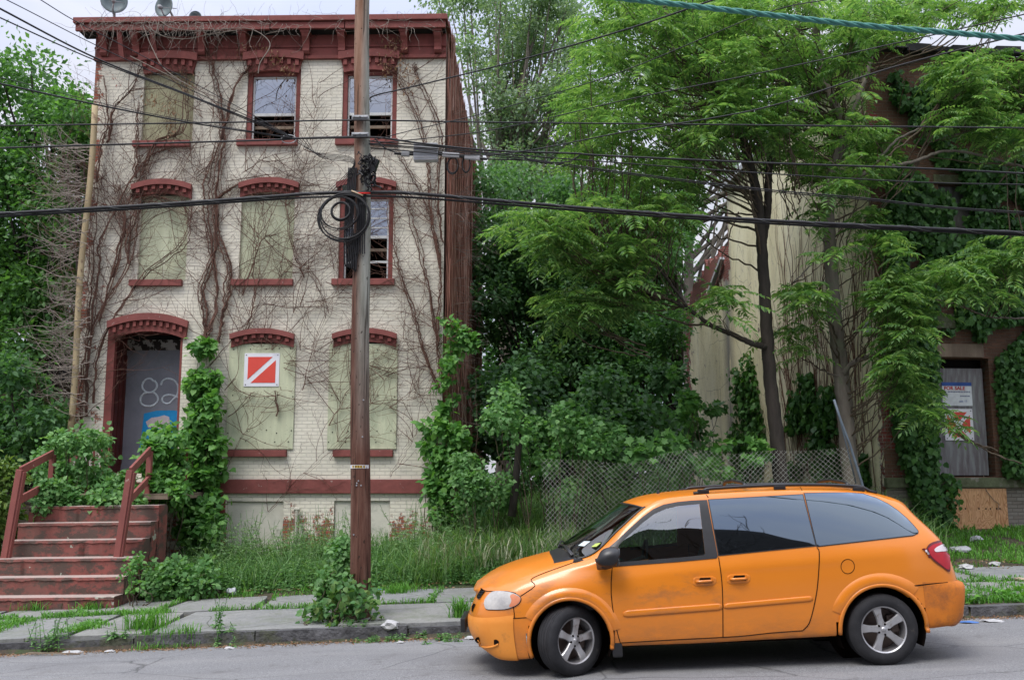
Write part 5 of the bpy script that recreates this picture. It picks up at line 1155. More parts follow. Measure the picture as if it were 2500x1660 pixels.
# ================================================================ litter in the gutter and on the grass
M_paper = pm('white_litter', (.46, .46, .46), (.34, .34, .34), 8, .7, .2)
M_blueL = pm('blue_litter', (.08, .18, .45), (.06, .14, .36), 8, .6, .1); M_tanL = pm('tan_litter', (.42, .33, .24), (.3, .24, .17), 8, .8, .2)
def crumple(px, py, r, lab, mat, Y=None, flat=.45, name='crumpled_paper'):
    d = ray(px, py); tt = 10.0
    for _ in range(400):
        p_ = np.array([0, 0, EYE])+d*tt
        if p_[2] <= G(p_[0], p_[1])+.02: break
        tt += .05
    bm = bmesh.new(); bmesh.ops.create_icosphere(bm, subdivisions=2, radius=r)
    for v in bm.verts: v.co = Vector((v.co.x*1.3, v.co.y, v.co.z*flat))*(1+.55*mnoise.noise(v.co*16/max(r*10, .4)+Vector((px, 0, 0))))+Vector((0, 0, r*flat*.8))
    me = bpy.data.meshes.new(name); bm.to_mesh(me); bm.free(); o = _link(name, me, mat, None, (p_[0], p_[1], G(p_[0], p_[1])+(.06 if p_[1] > 12.8 and p_[1] < 16.3 else 0))); tagp(o, lab, 'litter')
crumple(953, 1557, .085, 'crumpled pale plastic bag in the gutter below the pole', M_paper, flat=.8, name='plastic_bag')
crumple(978, 1566, .035, 'small white scrap beside the plastic bag', M_paper)
crumple(181, 1590, .10, 'flattened white paper in the gutter below the steps', M_paper, flat=.15)
crumple(268, 1588, .05, 'smaller white paper in the gutter further right', M_paper, flat=.3)
crumple(565, 1449, .07, 'round plastic bottle end lying by the weeds', M_gbox, flat=.9, name='plastic_cup')
crumple(1148, 1556, .05, 'white scrap by the kerb in front of the van nose', M_paper)
crumple(560, 1580, .05, 'pale scrap in the gutter right of the steps', M_paper, flat=.3)
crumple(2360, 1394, .10, 'white paper on the grass behind the van', M_paper, flat=.4)
crumple(2430, 1377, .07, 'white scrap higher up the grass behind the van', M_paper)
crumple(2425, 1512, .11, 'white paper sheet in the gutter at the right', M_paper, flat=.1)
crumple(2368, 1516, .08, 'blue and white wrapper in the gutter under the bumper', M_blueL, flat=.12)
crumple(2337, 1506, .06, 'crushed tan cup in the gutter right under the rear bumper', M_tanL, flat=.9, name='crushed_cup')
crumple(930, 1446, .05, 'blue wrapper on the pavement right of the pole', M_blueL, flat=.15)
crumple(955, 1447, .04, 'pale blue scrap next to the blue wrapper', M_paper, flat=.15)
crumple(2385, 1322, .09, 'pale rock under the plywood board', M_gbox, flat=.8, name='rock'); crumple(2345, 1347, .14, 'long pale broken stone at the foot of the brick corner', M_gbox, flat=.5, name='rock')
crumple(2490, 1424, .06, 'pink scrap on the grass at the right edge', M_tanL)
b = MB().box(-1.1, 1.1, -.04, .04, 0, .05, Matrix.Translation((-5.95, 12.45, slope(-5.95)+.0)) @ Matrix.Rotation(R(-3), 4, 'Z') @ Matrix.Scale(.3, 4)); tagp(b.build('timber_offcut', M_wood), 'short piece of old timber in the gutter below the steps', 'timber')
# ================================================================ derelict brick building on the right
TH = R(6.5); CB = Vector((7.05, 20.0, 0)); UB = Vector((math.cos(TH), math.sin(TH), 0)); DB = Vector((-math.sin(TH), math.cos(TH), 0))
def W(u, w, z): return CB+UB*u+DB*w+Vector((0, 0, z))
def PRt(px, py, w=0.0):
    """picture point on the plane parallel to the right facade, w behind it -> (u, z)"""
    d = Vector(ray(px, py)); o = Vector((0, 0, EYE)); t_ = ((CB+DB*w)-o).dot(DB)/d.dot(DB); p = o+d*t_; return (p-CB).dot(UB), p.z
def PS(px, py, w=0.0):
    """picture point on the yellow side wall -> (depth along wall, z)"""
    d = Vector(ray(px, py)); o = Vector((0, 0, EYE)); t_ = ((CB+UB*w)-o).dot(UB)/d.dot(UB); p = o+d*t_; return (p-CB).dot(DB), p.z
MR = Matrix(((UB.x, DB.x, 0, CB.x), (UB.y, DB.y, 0, CB.y), (0, 0, 1, 0), (0, 0, 0, 1)))
M_br2 = brickmat('old_brown_brick', (.16, .085, .055), (.11, .065, .045), (.15, .13, .10), (.26, .06, .05), (.16, .045, .04), [(2, 0, 20, .02), (0, 7.9, 7.0, .16)], bd=.012)
M_br3 = brickmat('peeling_grey_brick', (.30, .28, .24), (.20, .17, .14), (.14, .13, .11), (.16, .09, .06), (.2, .1, .07), [(2, 0, 20, .06)], bd=.012)
t = NT('yellow_stucco'); n1 = t.noise(.9, 6, .7, stretch=(1, 1, .35)); 
c = t.ramp(n1, (.32, (.57, .52, .34)), (.5, (.74, .69, .48)), (.68, (.80, .76, .57)))
c = t.mix(t.ramp(t.noise(7, 6, .75, stretch=(1, 1, .3)), (.56, 0), (.66, .5)), c, (.30, .27, .18))
c = t.mix(t.ramp(t.noise(1.6, 7, .8, stretch=(1, 1, .12)), (.60, 0), (.66, .7)), c, (.26, .25, .23))
sp = t.n('SeparateXYZ', Vector=t.pos()); yy = t.n('MapRange', Value=sp.outputs[1], i1=29.8, i2=28.8)
bandm = t.math('MULTIPLY', t.ramp(t.math('ABSOLUTE', t.math('SUBTRACT', sp.outputs[1], 29.7)), (.0, 1), (.6, 0)), t.ramp(t.noise(3, 6, .75, stretch=(1, 1, .2)), (.35, 0), (.45, 1)))
c = t.mix(t.ramp(t.noise(38, 4, .7), (.60, 0), (.68, .5)), c, (.28, .24, .15)); vcr = t.n('TexVoronoi', Vector=t.mix(.2, t.pos(), t.n('TexNoise', Vector=t.pos(), Scale=1.5, Detail=6).outputs[1]), Scale=.8, _feature='DISTANCE_TO_EDGE'); c = t.mix(t.ramp(vcr.outputs[0], (0, .7), (.007, 0)), c, (.16, .14, .10)); c = t.mix(bandm, c, (.22, .215, .21))
v = t.n('CombineXYZ', X=sp.outputs[1], Y=sp.outputs[2]).outputs[0]
eb = t.n('TexBrick', Vector=v, Scale=1.0, Mortar__Size=.009, Brick__Width=.215, Row__Height=.0735); t.set(eb.inputs['Color1'], (.24, .06, .05)); t.set(eb.inputs['Color2'], (.15, .05, .045)); t.set(eb.inputs['Mortar'], (.25, .2, .17))
up_ = t.n('MapRange', Value=sp.outputs[2]); up_.inputs['From Min'].default_value = 7.0; up_.inputs['From Max'].default_value = 8.6
fy = t.n('MapRange', Value=sp.outputs[1]); fy.inputs['From Min'].default_value = 29.2; fy.inputs['From Max'].default_value = 29.6
ly = t.n('MapRange', Value=sp.outputs[1]); ly.inputs['From Min'].default_value = 33.2; ly.inputs['From Max'].default_value = 34.3
cr = t.n('MapRange', Value=sp.outputs[1]); cr.inputs['From Min'].default_value = 20.6; cr.inputs['From Max'].default_value = 20.0
msk = t.math('ADD', t.noise(1.7, 7, .75), t.math('MULTIPLY', t.math('MULTIPLY', up_.outputs[0], fy.outputs[0]), .36)); msk = t.math('ADD', msk, t.math('MULTIPLY', ly.outputs[0], .28)); msk = t.math('ADD', msk, t.math('MULTIPLY', cr.outputs[0], .15))
c = t.mix(t.ramp(msk, (.63, 0), (.645, 1)), c, (.30, .29, .27)); c = t.mix(t.ramp(msk, (.655, 0), (.67, 1)), c, eb.outputs[0])
M_stuc = t.done(c, .92, t.bump(t.noise(16, 7, .75), .9, .02), .12)
bb = thing('brick_building', 'abandoned brick building at the right, overgrown with ivy, with a yellow stucco side wall', 'building', tuple(CB))
ZB = 10.95; UL = 6.5
u0, zt = PRt(2312, 874); u1, zb = PRt(2432, 1163); DO = [u0-.30, u1, zb, zt]
u2, zw1 = PRt(2255, 216); u3, zw0 = PRt(2385, 330); W1 = [u2, u3, zw0, zw1]
u4, zv1 = PRt(2290, 450); u5, zv0 = PRt(2400, 600); W2 = [u4, u5, zv0, zv1]
u6, zy1 = PRt(2305, 1192); u7, zy0 = PRt(2460, 1303)
hs = [DO, W1, W2]; xs = sorted(set([0, UL]+[h[0] for h in hs]+[h[1] for h in hs])); zs = sorted(set([1.75, ZB]+[h[2] for h in hs]+[h[3] for h in hs]))
b = MB()
for i in range(len(xs)-1):
    for j in range(len(zs)-1):
        cx, cz = (xs[i]+xs[i+1])/2, (zs[j]+zs[j+1])/2
        if any(h[0] < cx < h[1] and h[2] < cz < h[3] for h in hs): continue
        b.add([W(xs[i], 0, zs[j]), W(xs[i+1], 0, zs[j]), W(xs[i+1], 0, zs[j+1]), W(xs[i], 0, zs[j+1])], [(0, 1, 2, 3)])
for a0, a1, c0, c1 in hs:
    b.add([W(a0, 0, c0), W(a0, 0, c1), W(a0, .3, c1), W(a0, .3, c0), W(a1, 0, c0), W(a1, 0, c1), W(a1, .3, c1), W(a1, .3, c0)], [(0, 1, 2, 3), (4, 5, 6, 7), (0, 3, 7, 4), (1, 2, 6, 5)])
b.build('front_wall', M_br2, bb)
MB().add([W(0, .004, -.5), W(UL, .004, -.5), W(UL, .004, 1.75), W(0, .004, 1.75)], [(0, 1, 2, 3)]).build('foundation_wall', M_br3, bb)
MB().add([W(0, 0, -.5), W(0, 9.5, -.5), W(0, 9.5, ZB-.25), W(0, 0, ZB)], [(0, 1, 2, 3)]).build('stucco_wall', M_stuc, bb)
# ruined lower extension with a ragged top
top = []
for k in range(41):
    w_ = 9.5+5.0*k/40; z = 8.55+.12*math.sin(k*1.7)+(.35 if 4 < k < 22 else 0)-.9*sstep(30, 40, k)+.12*((k*7) % 3-1); top.append((w_, z))
b = MB(); V0 = [W(0, w_, -.5) for w_, z in top]; V1 = [W(0, w_, round(z/.0735)*.0735) for w_, z in top]; V2 = [W(.35, w_, round(z/.0735)*.0735) for w_, z in top]; n = len(top)
b.add(V0+V1+V2, [(i, i+1, n+i+1, n+i) for i in range(n-1)]+[(n+i, n+i+1, 2*n+i+1, 2*n+i) for i in range(n-1)])
b.add([W(0, 14.5, -.5), W(4, 14.5, -.5), W(4, 14.5, 7.6), W(0, 14.5, 7.6)], [(0, 1, 2, 3)]); b.build('ruined_extension', M_stuc, bb)
for z0_, w0_ in ((8.3, 11.2),):
    a = W(-.12, w0_, z0_-.45); c_ = W(-.1, w0_-1.4, z0_+.35); MB().beam(a, c_, .14, .10).build('broken_flashing', M_gbox, bb)
b = MB().add([W(0, 9.5, 5), W(UL, 9.5, 5), W(UL, 9.5, ZB-.25), W(0, 9.5, ZB-.25)], [(0, 1, 2, 3)]); b.add([W(UL, 0, -.5), W(UL, 9.5, -.5), W(UL, 9.5, ZB-.25), W(UL, 0, ZB)], [(0, 1, 2, 3)]); b.build('rear_wall', M_br2, bb)
MB().add([W(0, 0, ZB-.05), W(UL, 0, ZB-.05), W(UL, 9.5, ZB-.3), W(0, 9.5, ZB-.3)], [(0, 1, 2, 3)]).build('roof', M_tar, bb)
b = MB()
for k in range(13): b.box(k*.5-.1, k*.5+.42, -.22, .0, ZB-.03+.03*math.sin(k*2.1), ZB+.10+.04*math.sin(k*3.3), MR, jit=.015)
b.build('torn_eave', M_tar, bb)
MB().beam(W(-.08, -.1, ZB+.02), W(-.08, 9.4, ZB-.22), .3, .14).build('side_coping', M_gbox, bb)
MB().tube([W(.12, .6, ZB), W(.10, .6, ZB+.75)], .075, 12).build('roof_vent', pm('dark_vent_pipe', (.04, .07, .10), None, 5, .5), bb)
for a0, a1, c0, c1 in hs: MB().add([W(a0-.3, .45, c0-.3), W(a1+.3, .45, c0-.3), W(a1+.3, .45, c1+.3), W(a0-.3, .45, c1+.3)], [(0, 1, 2, 3)]).build('dark_interior', M_dark, bb)
t = NT('grey_plywood'); g_ = t.n('TexWave', Vector=t.n('Mapping', Vector=t.pos(), Scale=(1, 1, .16)).outputs[0], Scale=2.2, Distortion=16, Detail=4, Detail__Scale=1.3)
c = t.ramp(g_.outputs[0], (.2, (.17, .165, .17)), (.6, (.20, .205, .21)), (.9, (.225, .235, .235))); c = t.mix(t.ramp(t.noise(9, 6, .7, stretch=(1, 1, .2)), (.45, 0), (.65, .7)), c, (.11, .085, .09)); M_plyg = t.done(c, .8, t.bump(g_.outputs[0], .3, .004))
t = NT('bare_plywood'); wv = t.n('TexNoise', Vector=t.n('Mapping', Vector=t.pos(), Scale=(1.9, 1.9, .42)).outputs[0], Scale=2.6, Detail=3, Distortion=.6)
rings = t.math('FRACT', t.math('MULTIPLY', wv.outputs[0], 16.0)); c = t.ramp(rings, (.0, (.36, .17, .07)), (.25, (.56, .31, .15)), (.75, (.64, .38, .20)), (1.0, (.34, .16, .07)))
vk = t.n('TexVoronoi', Vector=t.n('Mapping', Vector=t.pos(), Scale=(3.2, 3.2, 1.7)).outputs[0], Scale=1.0); c = t.mix(t.ramp(vk.outputs[0], (.06, .9), (.10, 0)), c, (.10, .05, .03)); c = t.mix(t.ramp(t.noise(3, 5, .6), (.5, 0), (.7, .35)), c, (.45, .22, .12)); M_ply = t.done(c, .75, None)
dw = part('doorway', bb)
a0, zt_ = PRt(2311, 899, .12); a1, _ = PRt(2396, 899, .12); b0, zb_ = PRt(2291, 1160, .12); b1, _ = PRt(2416, 1160, .12)
MB().add([W(a0-.30, .12, zb_), W((a1+b1)/2, .12, zb_), W((a1+b1)/2, .12, zt_), W(a0-.30, .12, zt_), W(a0-.30, .15, zb_), W((a1+b1)/2, .15, zb_), W((a1+b1)/2, .15, zt_), W(a0-.30, .15, zt_)],
         [(0, 1, 2, 3), (1, 5, 6, 2), (3, 2, 6, 7), (0, 4, 7, 3)]).build('door_board', M_plyg, dw)
rbox('timber_lintel', M_wood, dw, 0, 1, 0, 1, 0, 1, 0, Matrix.Translation((0, 0, 0)) @ MR @ Matrix.Translation((DO[0]+.02, -.05, DO[3]+.02)) @ Matrix.Diagonal((1.05, .12, .27, 1)))
M_moss = pm('mossy_stone', (.14, .16, .09), (.08, .09, .05), 4, .95, .7, 20, (.22, .21, .17), 3, (.55, .65), bd=.02)
rbox('stone_lintel', M_moss, bb, 0, 1, 0, 1, 0, 1, .015, MR @ Matrix.Translation((DO[0]-.05, -.05, PRt(2350, 803)[1])) @ Matrix.Diagonal((1.75, .12, .30, 1)))
rbox('stone_course', M_moss, bb, 0, 1, 0, 1, 0, 1, .02, MR @ Matrix.Translation((-.02, -.10, PRt(2350, 1190)[1])) @ Matrix.Diagonal((6.4, .14, .20, 1)))
for wn_, pts_ in ((W1, 0), (W2, 1)):
    w_ = part('window', bb); rbox('board', M_plyg if pts_ else M_dark, w_, 0, 1, 0, 1, 0, 1, 0, MR @ Matrix.Translation((wn_[0], .16, wn_[2])) @ Matrix.Diagonal((wn_[1]-wn_[0], .03, (wn_[3]-wn_[2])*(1 if pts_ else .55), 1)))
    rbox('sill', M_moss, w_, 0, 1, 0, 1, 0, 1, .01, MR @ Matrix.Translation((wn_[0]-.1, -.07, wn_[2]-.14)) @ Matrix.Diagonal((wn_[1]-wn_[0]+.2, .12, .135, 1)))
    rbox('lintel', M_moss, w_, 0, 1, 0, 1, 0, 1, .01, MR @ Matrix.Translation((wn_[0]-.1, -.04, wn_[3]+.003)) @ Matrix.Diagonal((wn_[1]-wn_[0]+.2, .08, .2, 1)))
pb = thing('plywood_board', 'bare orange plywood sheet covering the basement opening under the stone ledge', 'board', tuple(W((u6+u7)/2, -.05, zy0)))
rbox('sheet', M_ply, pb, 0, 1, 0, 1, 0, 1, .003, MR @ Matrix.Translation((u6, -.06, zy0-.05)) @ Matrix.Diagonal((u7-u6, .02, zy1-zy0+.05, 1)))
b = MB(); 
for px_k in (2331, 2353, 2386, 2403, 2414, 2429, 2437): uu, zz = PRt(px_k, 1241); b.lathe([(0, 0), (.018, 0), (.012, .008), (0, .008)], W(uu, -.062, zz), -DB, 8)
b.build('screw_holes', M_ink, pb)
L = [W(*(lambda q_: (q_[0], -.09, q_[1]))(PRt(x, y))) for x, y in ((2395, 1160), (2400, 1190), (2404, 1200), (2420, 1220), (2432, 1230), (2430, 1245))]
tagp(MB().tube(spline(L, 5), .008, 5).build('bare_twig', M_wood), 'dark bare twig dangling over the plywood sheet', 'twig')
# signs on the door board
def onboard(px, py): return PRt(px, py, .115)
def hz2():
    x0, z1 = onboard(2303, 998); x1, z0 = onboard(2378, 1075); root = hazard('hazard_sign', 'square red sign with a white cross on the grey door board behind the leaves', 0, x1-x0, 0, z1-z0, 0, True)
    root.location = W(x0, .115, z0); root.rotation_euler = (0, 0, TH)
    for ch in root.children: ch.location = (0, 0, 0)
    org = Vector(((x1-x0)/2, 0, 0))
    for ch in root.children: ch.location = org
    root.location = W(x0, .115, z0)
hz2()
x0, z1 = onboard(2298, 933); x1, z0 = onboard(2374, 991)
fs = thing('sale_sign', 'white FOR SALE sign with a blue top strip above the red cross sign', 'sign', tuple(W((x0+x1)/2, .115, z0)))
M_sw2 = pm('white_sign_face', (.66, .70, .72), None, 5, .5, 0); M_sb = pm('blue_sign_strip', (.03, .09, .32), None, 5, .5, 0); M_sred = pm('red_sign_ink', (.5, .03, .03), None, 5, .5, 0); M_sgr = pm('grey_sign_ink', (.12, .14, .25), None, 5, .5, 0)
MB().box(x0, x1, .103, .115, z0, z1, MR).build('panel', M_sw2, fs); MB().box(x0, x1, .0995, .1025, z1-.075, z1, MR).build('top_strip', M_sb, fs)
RM = MR.to_3x3().to_4x4() @ Matrix.Rotation(R(90), 4, 'X')
textmesh('FOR SALE', .10, M_sred, fs, W((x0+x1)/2-.05, .100, z1-.125), RM, 'lettering', bold=.003, sx=1.05)
b = MB(); xx = x0+.12
for k in range(9): ww = random.uniform(.03, .06); b.box(xx, xx+ww, .1005, .1025, z1-.205, z1-.185, MR); xx += ww+.008
b.build('small_print', M_sgr, fs)
b = MB(); xx = x0+.38
for k in range(4): ww = random.uniform(.03, .06); b.box(xx, xx+ww, .1005, .1025, z1-.295, z1-.275, MR); xx += ww+.008
b.build('small_print', M_sgr, fs)
textmesh('ext: 15', .06, M_sb, fs, W((x0+x1)/2+.12, .100, z1-.39), RM, 'lettering')
# small meter box on the yellow wall corner
uu, zz = PS(2126, 800); b = MB().box(-.09, -.01, uu-.05, uu+.18, zz-.12, zz+.14, MR); tagp(b.build('meter_box', M_gbox, None, bevel=.01), 'small white box fixed high on the yellow wall near its brick corner', 'box')
st = MB().box(-.7, .7, -.25, .25, 0, .16, Matrix.Translation((10.15, 18.9, G(10.1, 18.9)+.0)) @ Matrix.Rotation(R(8), 4, 'Z')); tagp(st.build('stone_step', M_moss, None, bevel=.02), 'worn grey stone step at the right edge below the ivy', 'step')
# ================================================================ chain link fence
FY = 17.0
xa, za = P(1320, 1085, FY)[0::2]; xb, zb2 = P(2078, 1064, FY)[0::2]
fence = thing('chain_link_fence', 'sagging grey chain link fence behind the van, with a bent end pipe', 'fence', (xa, FY, G(xa, FY)))
def fpt(x, h):
    f = (x-xa)/(xb-xa); gz_ = G(x, FY)-.02; H_ = (2.03-.05*math.sin(f*9)-.12*math.exp(-((f-.28)/.1)**2)-.1*math.exp(-((f-.62)/.08)**2))
    return (x+.05*math.sin(h*2.2+f*12)*h/2, FY+.10*math.sin(f*7+h)*h/2+.08*h*math.sin(f*17), gz_+h/2.0*H_)
S_ = .088; lines = []; Wd = xb-xa
n = int((Wd+2.0)/S_/1.0)
for s_ in (1, -1):
    for k in range(n+1):
        off = -2.0+k*S_*1.0*((Wd+2.0)/(n*S_)); pts = []
        for h in np.arange(0, 2.0001, .1):
            x = xa+off+h if s_ == 1 else xa+off+2.0-h
            if xa <= x <= xb: pts.append(fpt(x, h))
        if len(pts) > 1: lines.append((pts, .0028))
V, Fx = tubes(lines, 3); M_chain = pm('galvanised_wire', (.40, .41, .37), (.24, .23, .20), 4, .5, 0, metal=.2); mk('wire_mesh', V, Fx, M_chain, fence)
M_pipe = pm('blue_grey_pipe', (.13, .165, .20), (.09, .11, .135), 6, .5, .2)
MB().tube([P(2036, 975, FY-.1), P(2052, 1025, FY-.1), P(2075, 1085, FY-.08), P(2104, 1178, FY-.05), P(2125, 1260, FY)], .021, 10).build('bent_post', M_pipe, fence, smooth=True)
MB().tube([P(2040, 985, FY), P(2060, 1060, FY), P(2090, 1180, FY)], .012, 8).build('tension_bar', M_pipe, fence, smooth=True)
for px in (): x = P(px, 1100, FY+.03)[0]; MB().tube([(x, FY+.05, .3), (x, FY+.06, 2.2)], .025, 10).build('post', M_chain, fence, smooth=True)
# ================================================================ leaves, trees, shrubs
L_ail = lf('tree_of_heaven_leaf', (.06, .15, .05), (.12, .25, .075), (.27, .40, .15), .5)
L_pale = lf('grey_green_leaf', (.11, .20, .11), (.20, .31, .18), (.36, .46, .33), .45)
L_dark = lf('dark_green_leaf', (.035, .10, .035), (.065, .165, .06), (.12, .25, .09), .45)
L_mapl = lf('mid_green_leaf', (.04, .11, .03), (.08, .20, .055), (.15, .31, .09), .45)
L_vine = lf('vine_leaf', (.05, .15, .035), (.105, .27, .06), (.20, .40, .10), .4)
L_ivy = lf('creeper_leaf', (.025, .08, .022), (.05, .14, .035), (.10, .23, .055), .3)
L_rnd = lf('round_shrub_leaf', (.06, .17, .045), (.12, .28, .085), (.22, .40, .14), .4)
L_grs = lf('grass_blade', (.07, .17, .045), (.13, .26, .08), (.24, .36, .16), .4)
L_wd = lf('weed_leaf', (.06, .17, .045), (.11, .25, .075), (.20, .36, .13), .4)
L_tuft = lf('lush_grass_blade', (.06, .19, .025), (.10, .27, .035), (.16, .36, .06), .35)
L_seed = lf('grass_seed_head', (.22, .25, .14), (.30, .33, .2), (.38, .38, .26), .2)
L_dry = lf('dry_leaf', (.16, .08, .045), (.25, .14, .08), (.34, .22, .13), .2)
M_bark = pm('grey_brown_bark', (.20, .175, .145), (.11, .095, .08), 7, .9, .7, 26, (.14, .15, .10), 2, (.55, .65), stretch=(1, 1, .2), bd=.02)
M_barkd = pm('dark_bark', (.06, .05, .042), (.03, .026, .022), 7, .95, .7, 26, stretch=(1, 1, .2), bd=.02)
M_twig = pm('leafy_twig', (.12, .09, .06), (.07, .055, .04), 9, .9, 0)
def npo(name, V, Fx, mat, parent): return mk(name, V, Fx, mat, parent)
def fronds(base, dirs, L, pairs=8, lw=.30, ll=.26):
    """compound leaves: pairs of leaflets along a drooping stalk"""
    n = len(base); L = np.broadcast_to(L, (n,)); d = unit(dirs); side = unit(np.cross(d, np.array([0, 0, 1.])+rng.normal(0, .18, (n, 3)))); upn = np.cross(side, d)
    P_, D_, N_, S_ = [], [], [], []
    for k in range(pairs*2+1):
        t_ = .16+.84*(k//2)/pairs; sg = 1 if k % 2 else -1
        pos = base+d*(L*t_)[:, None]; pos[:, 2] -= (t_**2)*L*.38
        dn = d.copy(); dn[:, 2] -= .76*t_
        if k == pairs*2: ld = dn
        else: ld = side*sg+d*.35+np.array([0, 0, -.42])-upn*.05
        ld = ld+rng.normal(0, .10, (n, 3)); P_.append(pos); D_.append(ld); N_.append(upn+rng.normal(0, .15, (n, 3)))
        prof_ = .72+.5*math.sin(math.pi*min(1, t_*.9)); S_.append(L*ll*prof_*rng.uniform(.85, 1.15, n))
    return leafgeo(np.concatenate(P_), np.concatenate(D_), np.concatenate(N_), np.concatenate(S_), lw)
def inreg(poly, n, pad=0):
    xs_ = [p[0] for p in poly]; ys_ = [p[1] for p in poly]; out = []
    while len(out) < n:
        p = (random.uniform(min(xs_), max(xs_)), random.uniform(min(ys_), max(ys_)))
        if inpoly(p, poly): out.append(p)
    return out
def limb(a, b_, r0, r1, sag=.15, k=8):
    a = np.array(a, float); b_ = np.array(b_, float); m_ = (a+b_)/2+np.array([rng.normal(0, .12), rng.normal(0, .12), -sag*np.linalg.norm(b_-a)*.5]); pts = spline([a, m_, b_], k)
    return (pts+rng.normal(0, .012, pts.shape), np.linspace(r0, r1, len(pts)))
def near_on(pts, c):
    """attachment on a trunk line somewhat below the cluster"""
    pts = np.asarray(pts); d = np.linalg.norm(pts-np.array(c)[None]*1.0+np.array([0, 0, .0]), axis=1)+np.maximum(0, pts[:, 2]-c[2]+.4*np.linalg.norm(pts[:, :2]-np.array(c)[:2], axis=1))*2.5
    return pts[max(0, int(np.argmin(d))-int(abs(rng.normal(0, 7))))]
# ---- trees of heaven beside the yellow wall
def ail_tree(name, label, trunks, regs, grp, per=9, L=(.36, .62), mat=None, bark=None):
    """trunks: list of (list of points, r0, r1); regs: list of (picture polygon, n clusters, near, far)"""
    base = trunks[0][0][0]; root = thing(name, label, 'tree', (base[0], base[1], G(base[0], base[1])), grp)
    allp = []; b = MB()
    for pts, r0, r1 in trunks:
        sp_ = spline(pts, 10); allp.append(sp_); m = len(sp_); b.tube(sp_+rng.normal(0, .006, sp_.shape), [r0+(r1-r0)*i/(m-1) for i in range(m)], 12)
    b.build('trunk', bark or M_bark, root, smooth=True); allp = np.concatenate(allp)
    cl = []; 
    for poly, n, y0, y1 in regs:
        for p in inreg(poly, n): Y = random.uniform(y0, y1); cl.append(P(p[0], p[1], Y))
    cl = np.array(cl); lines = []
    for c in cl:
        a = near_on(allp, c)
        if np.linalg.norm(a-c) < 3.6: lines.append(limb(a, c, .006+.006*np.linalg.norm(a-c), .004))
        else: lines.append(limb(c+(a-c)/np.linalg.norm(a-c)*1.6, c, .014, .004))
    V, Fx = tubes(lines, 4); mk('branches', V, Fx, M_twig, root)
    idx = np.repeat(np.arange(len(cl)), per); n = len(idx); ph = rng.uniform(0, 2*np.pi, n); el = rng.normal(.12, .28, n)
    d = np.stack([np.cos(ph)*np.cos(el), np.sin(ph)*np.cos(el), np.sin(el)], 1)
    V, Fx = fronds(cl[idx]+rng.normal(0, .07, (n, 3)), d, rng.uniform(L[0], L[1], n)); mk('crown', V, Fx, mat or L_ail, root); return root
v2n = lambda *L: [(x*1.0589, y*1.0589) for x, y in L]
def tp(pts, Y): return [P(x*1.0589, y*1.0589, Y+(dy[0] if dy else 0)) for x, y, *dy in pts]
REG_UP = v2n((1370, -40), (1340, 90), (1310, 180), (1320, 260), (1290, 345), (1320, 400), (1480, 430), (1600, 430), (1640, 360), (1740, 260), (1760, -40))
REG_UR = v2n((1640, -40), (1620, 200), (1700, 300), (1800, 400), (1950, 440), (2040, 420), (2060, 330), (2020, 200), (1980, 110), (2080, 40), (2060, -40))
REG_MID = v2n((1160, 520), (1180, 560), (1270, 590), (1320, 640), (1400, 680), (1460, 640), (1500, 590), (1550, 540), (1600, 460), (1400, 440), (1230, 470))
REG_LOW = v2n((1250, 690), (1290, 740), (1400, 730), (1440, 720), (1480, 660), (1430, 640), (1290, 670))
REG_Y1 = v2n((1640, 650), (1700, 700), (1640, 730)); REG_Y2 = v2n((1820, 660), (1900, 640), (1900, 760), (1850, 880), (1800, 850)); REG_Y3 = v2n((1860, 480), (2040, 470), (2060, 560), (1900, 600))
REG_R1 = v2n((2170, 130), (2361, 130), (2400, 340), (2280, 340), (2200, 290), (2150, 240), (2180, 190)); REG_R2 = v2n((2040, 540), (2100, 560), (2120, 700), (2120, 860), (2120, 930), (2090, 960), (2040, 860), (2030, 700))
REG_R3 = v2n((2150, 560), (2380, 540), (2400, 700), (2240, 680), (2160, 640)); REG_R4 = v2n((2080, 930), (2200, 880), (2260, 960), (2180, 1010)); REG_TOPR = v2n((2000, -40), (2361, -40), (2361, 20), (2200, 60), (2080, 110), (1990, 100))
TA = [(tp([(1803, 1130), (1790, 1000), (1775, 870), (1764, 700), (1756, 560), (1742, 430), (1700, 290), (1640, 180), (1600, 60), (1590, -40)], 18.2), .145, .05),
      (tp([(1764, 800), (1735, 792), (1690, 772), (1640, 750), (1590, 715), (1540, 690), (1500, 676), (1460, 640)], 18.1), .06, .015),
      (tp([(1757, 560), (1770, 480), (1775, 380), (1810, 220), (1840, 60), (1830, -40)], 18.3), .09, .03), (tp([(1590, 715), (1550, 660), (1500, 600), (1420, 560), (1340, 540)], 17.9), .03, .01)]
ail_tree('tree_of_heaven', 'tree with a slim dark trunk before the yellow wall, one long limb reaching left', TA, [(REG_UP, 215, 16.5, 22), (REG_MID, 85, 16.5, 20.5), (REG_LOW, 24, 17, 20), (REG_Y1, 5, 17, 18.2)], 'trees of heaven behind the fence', bark=M_barkd)
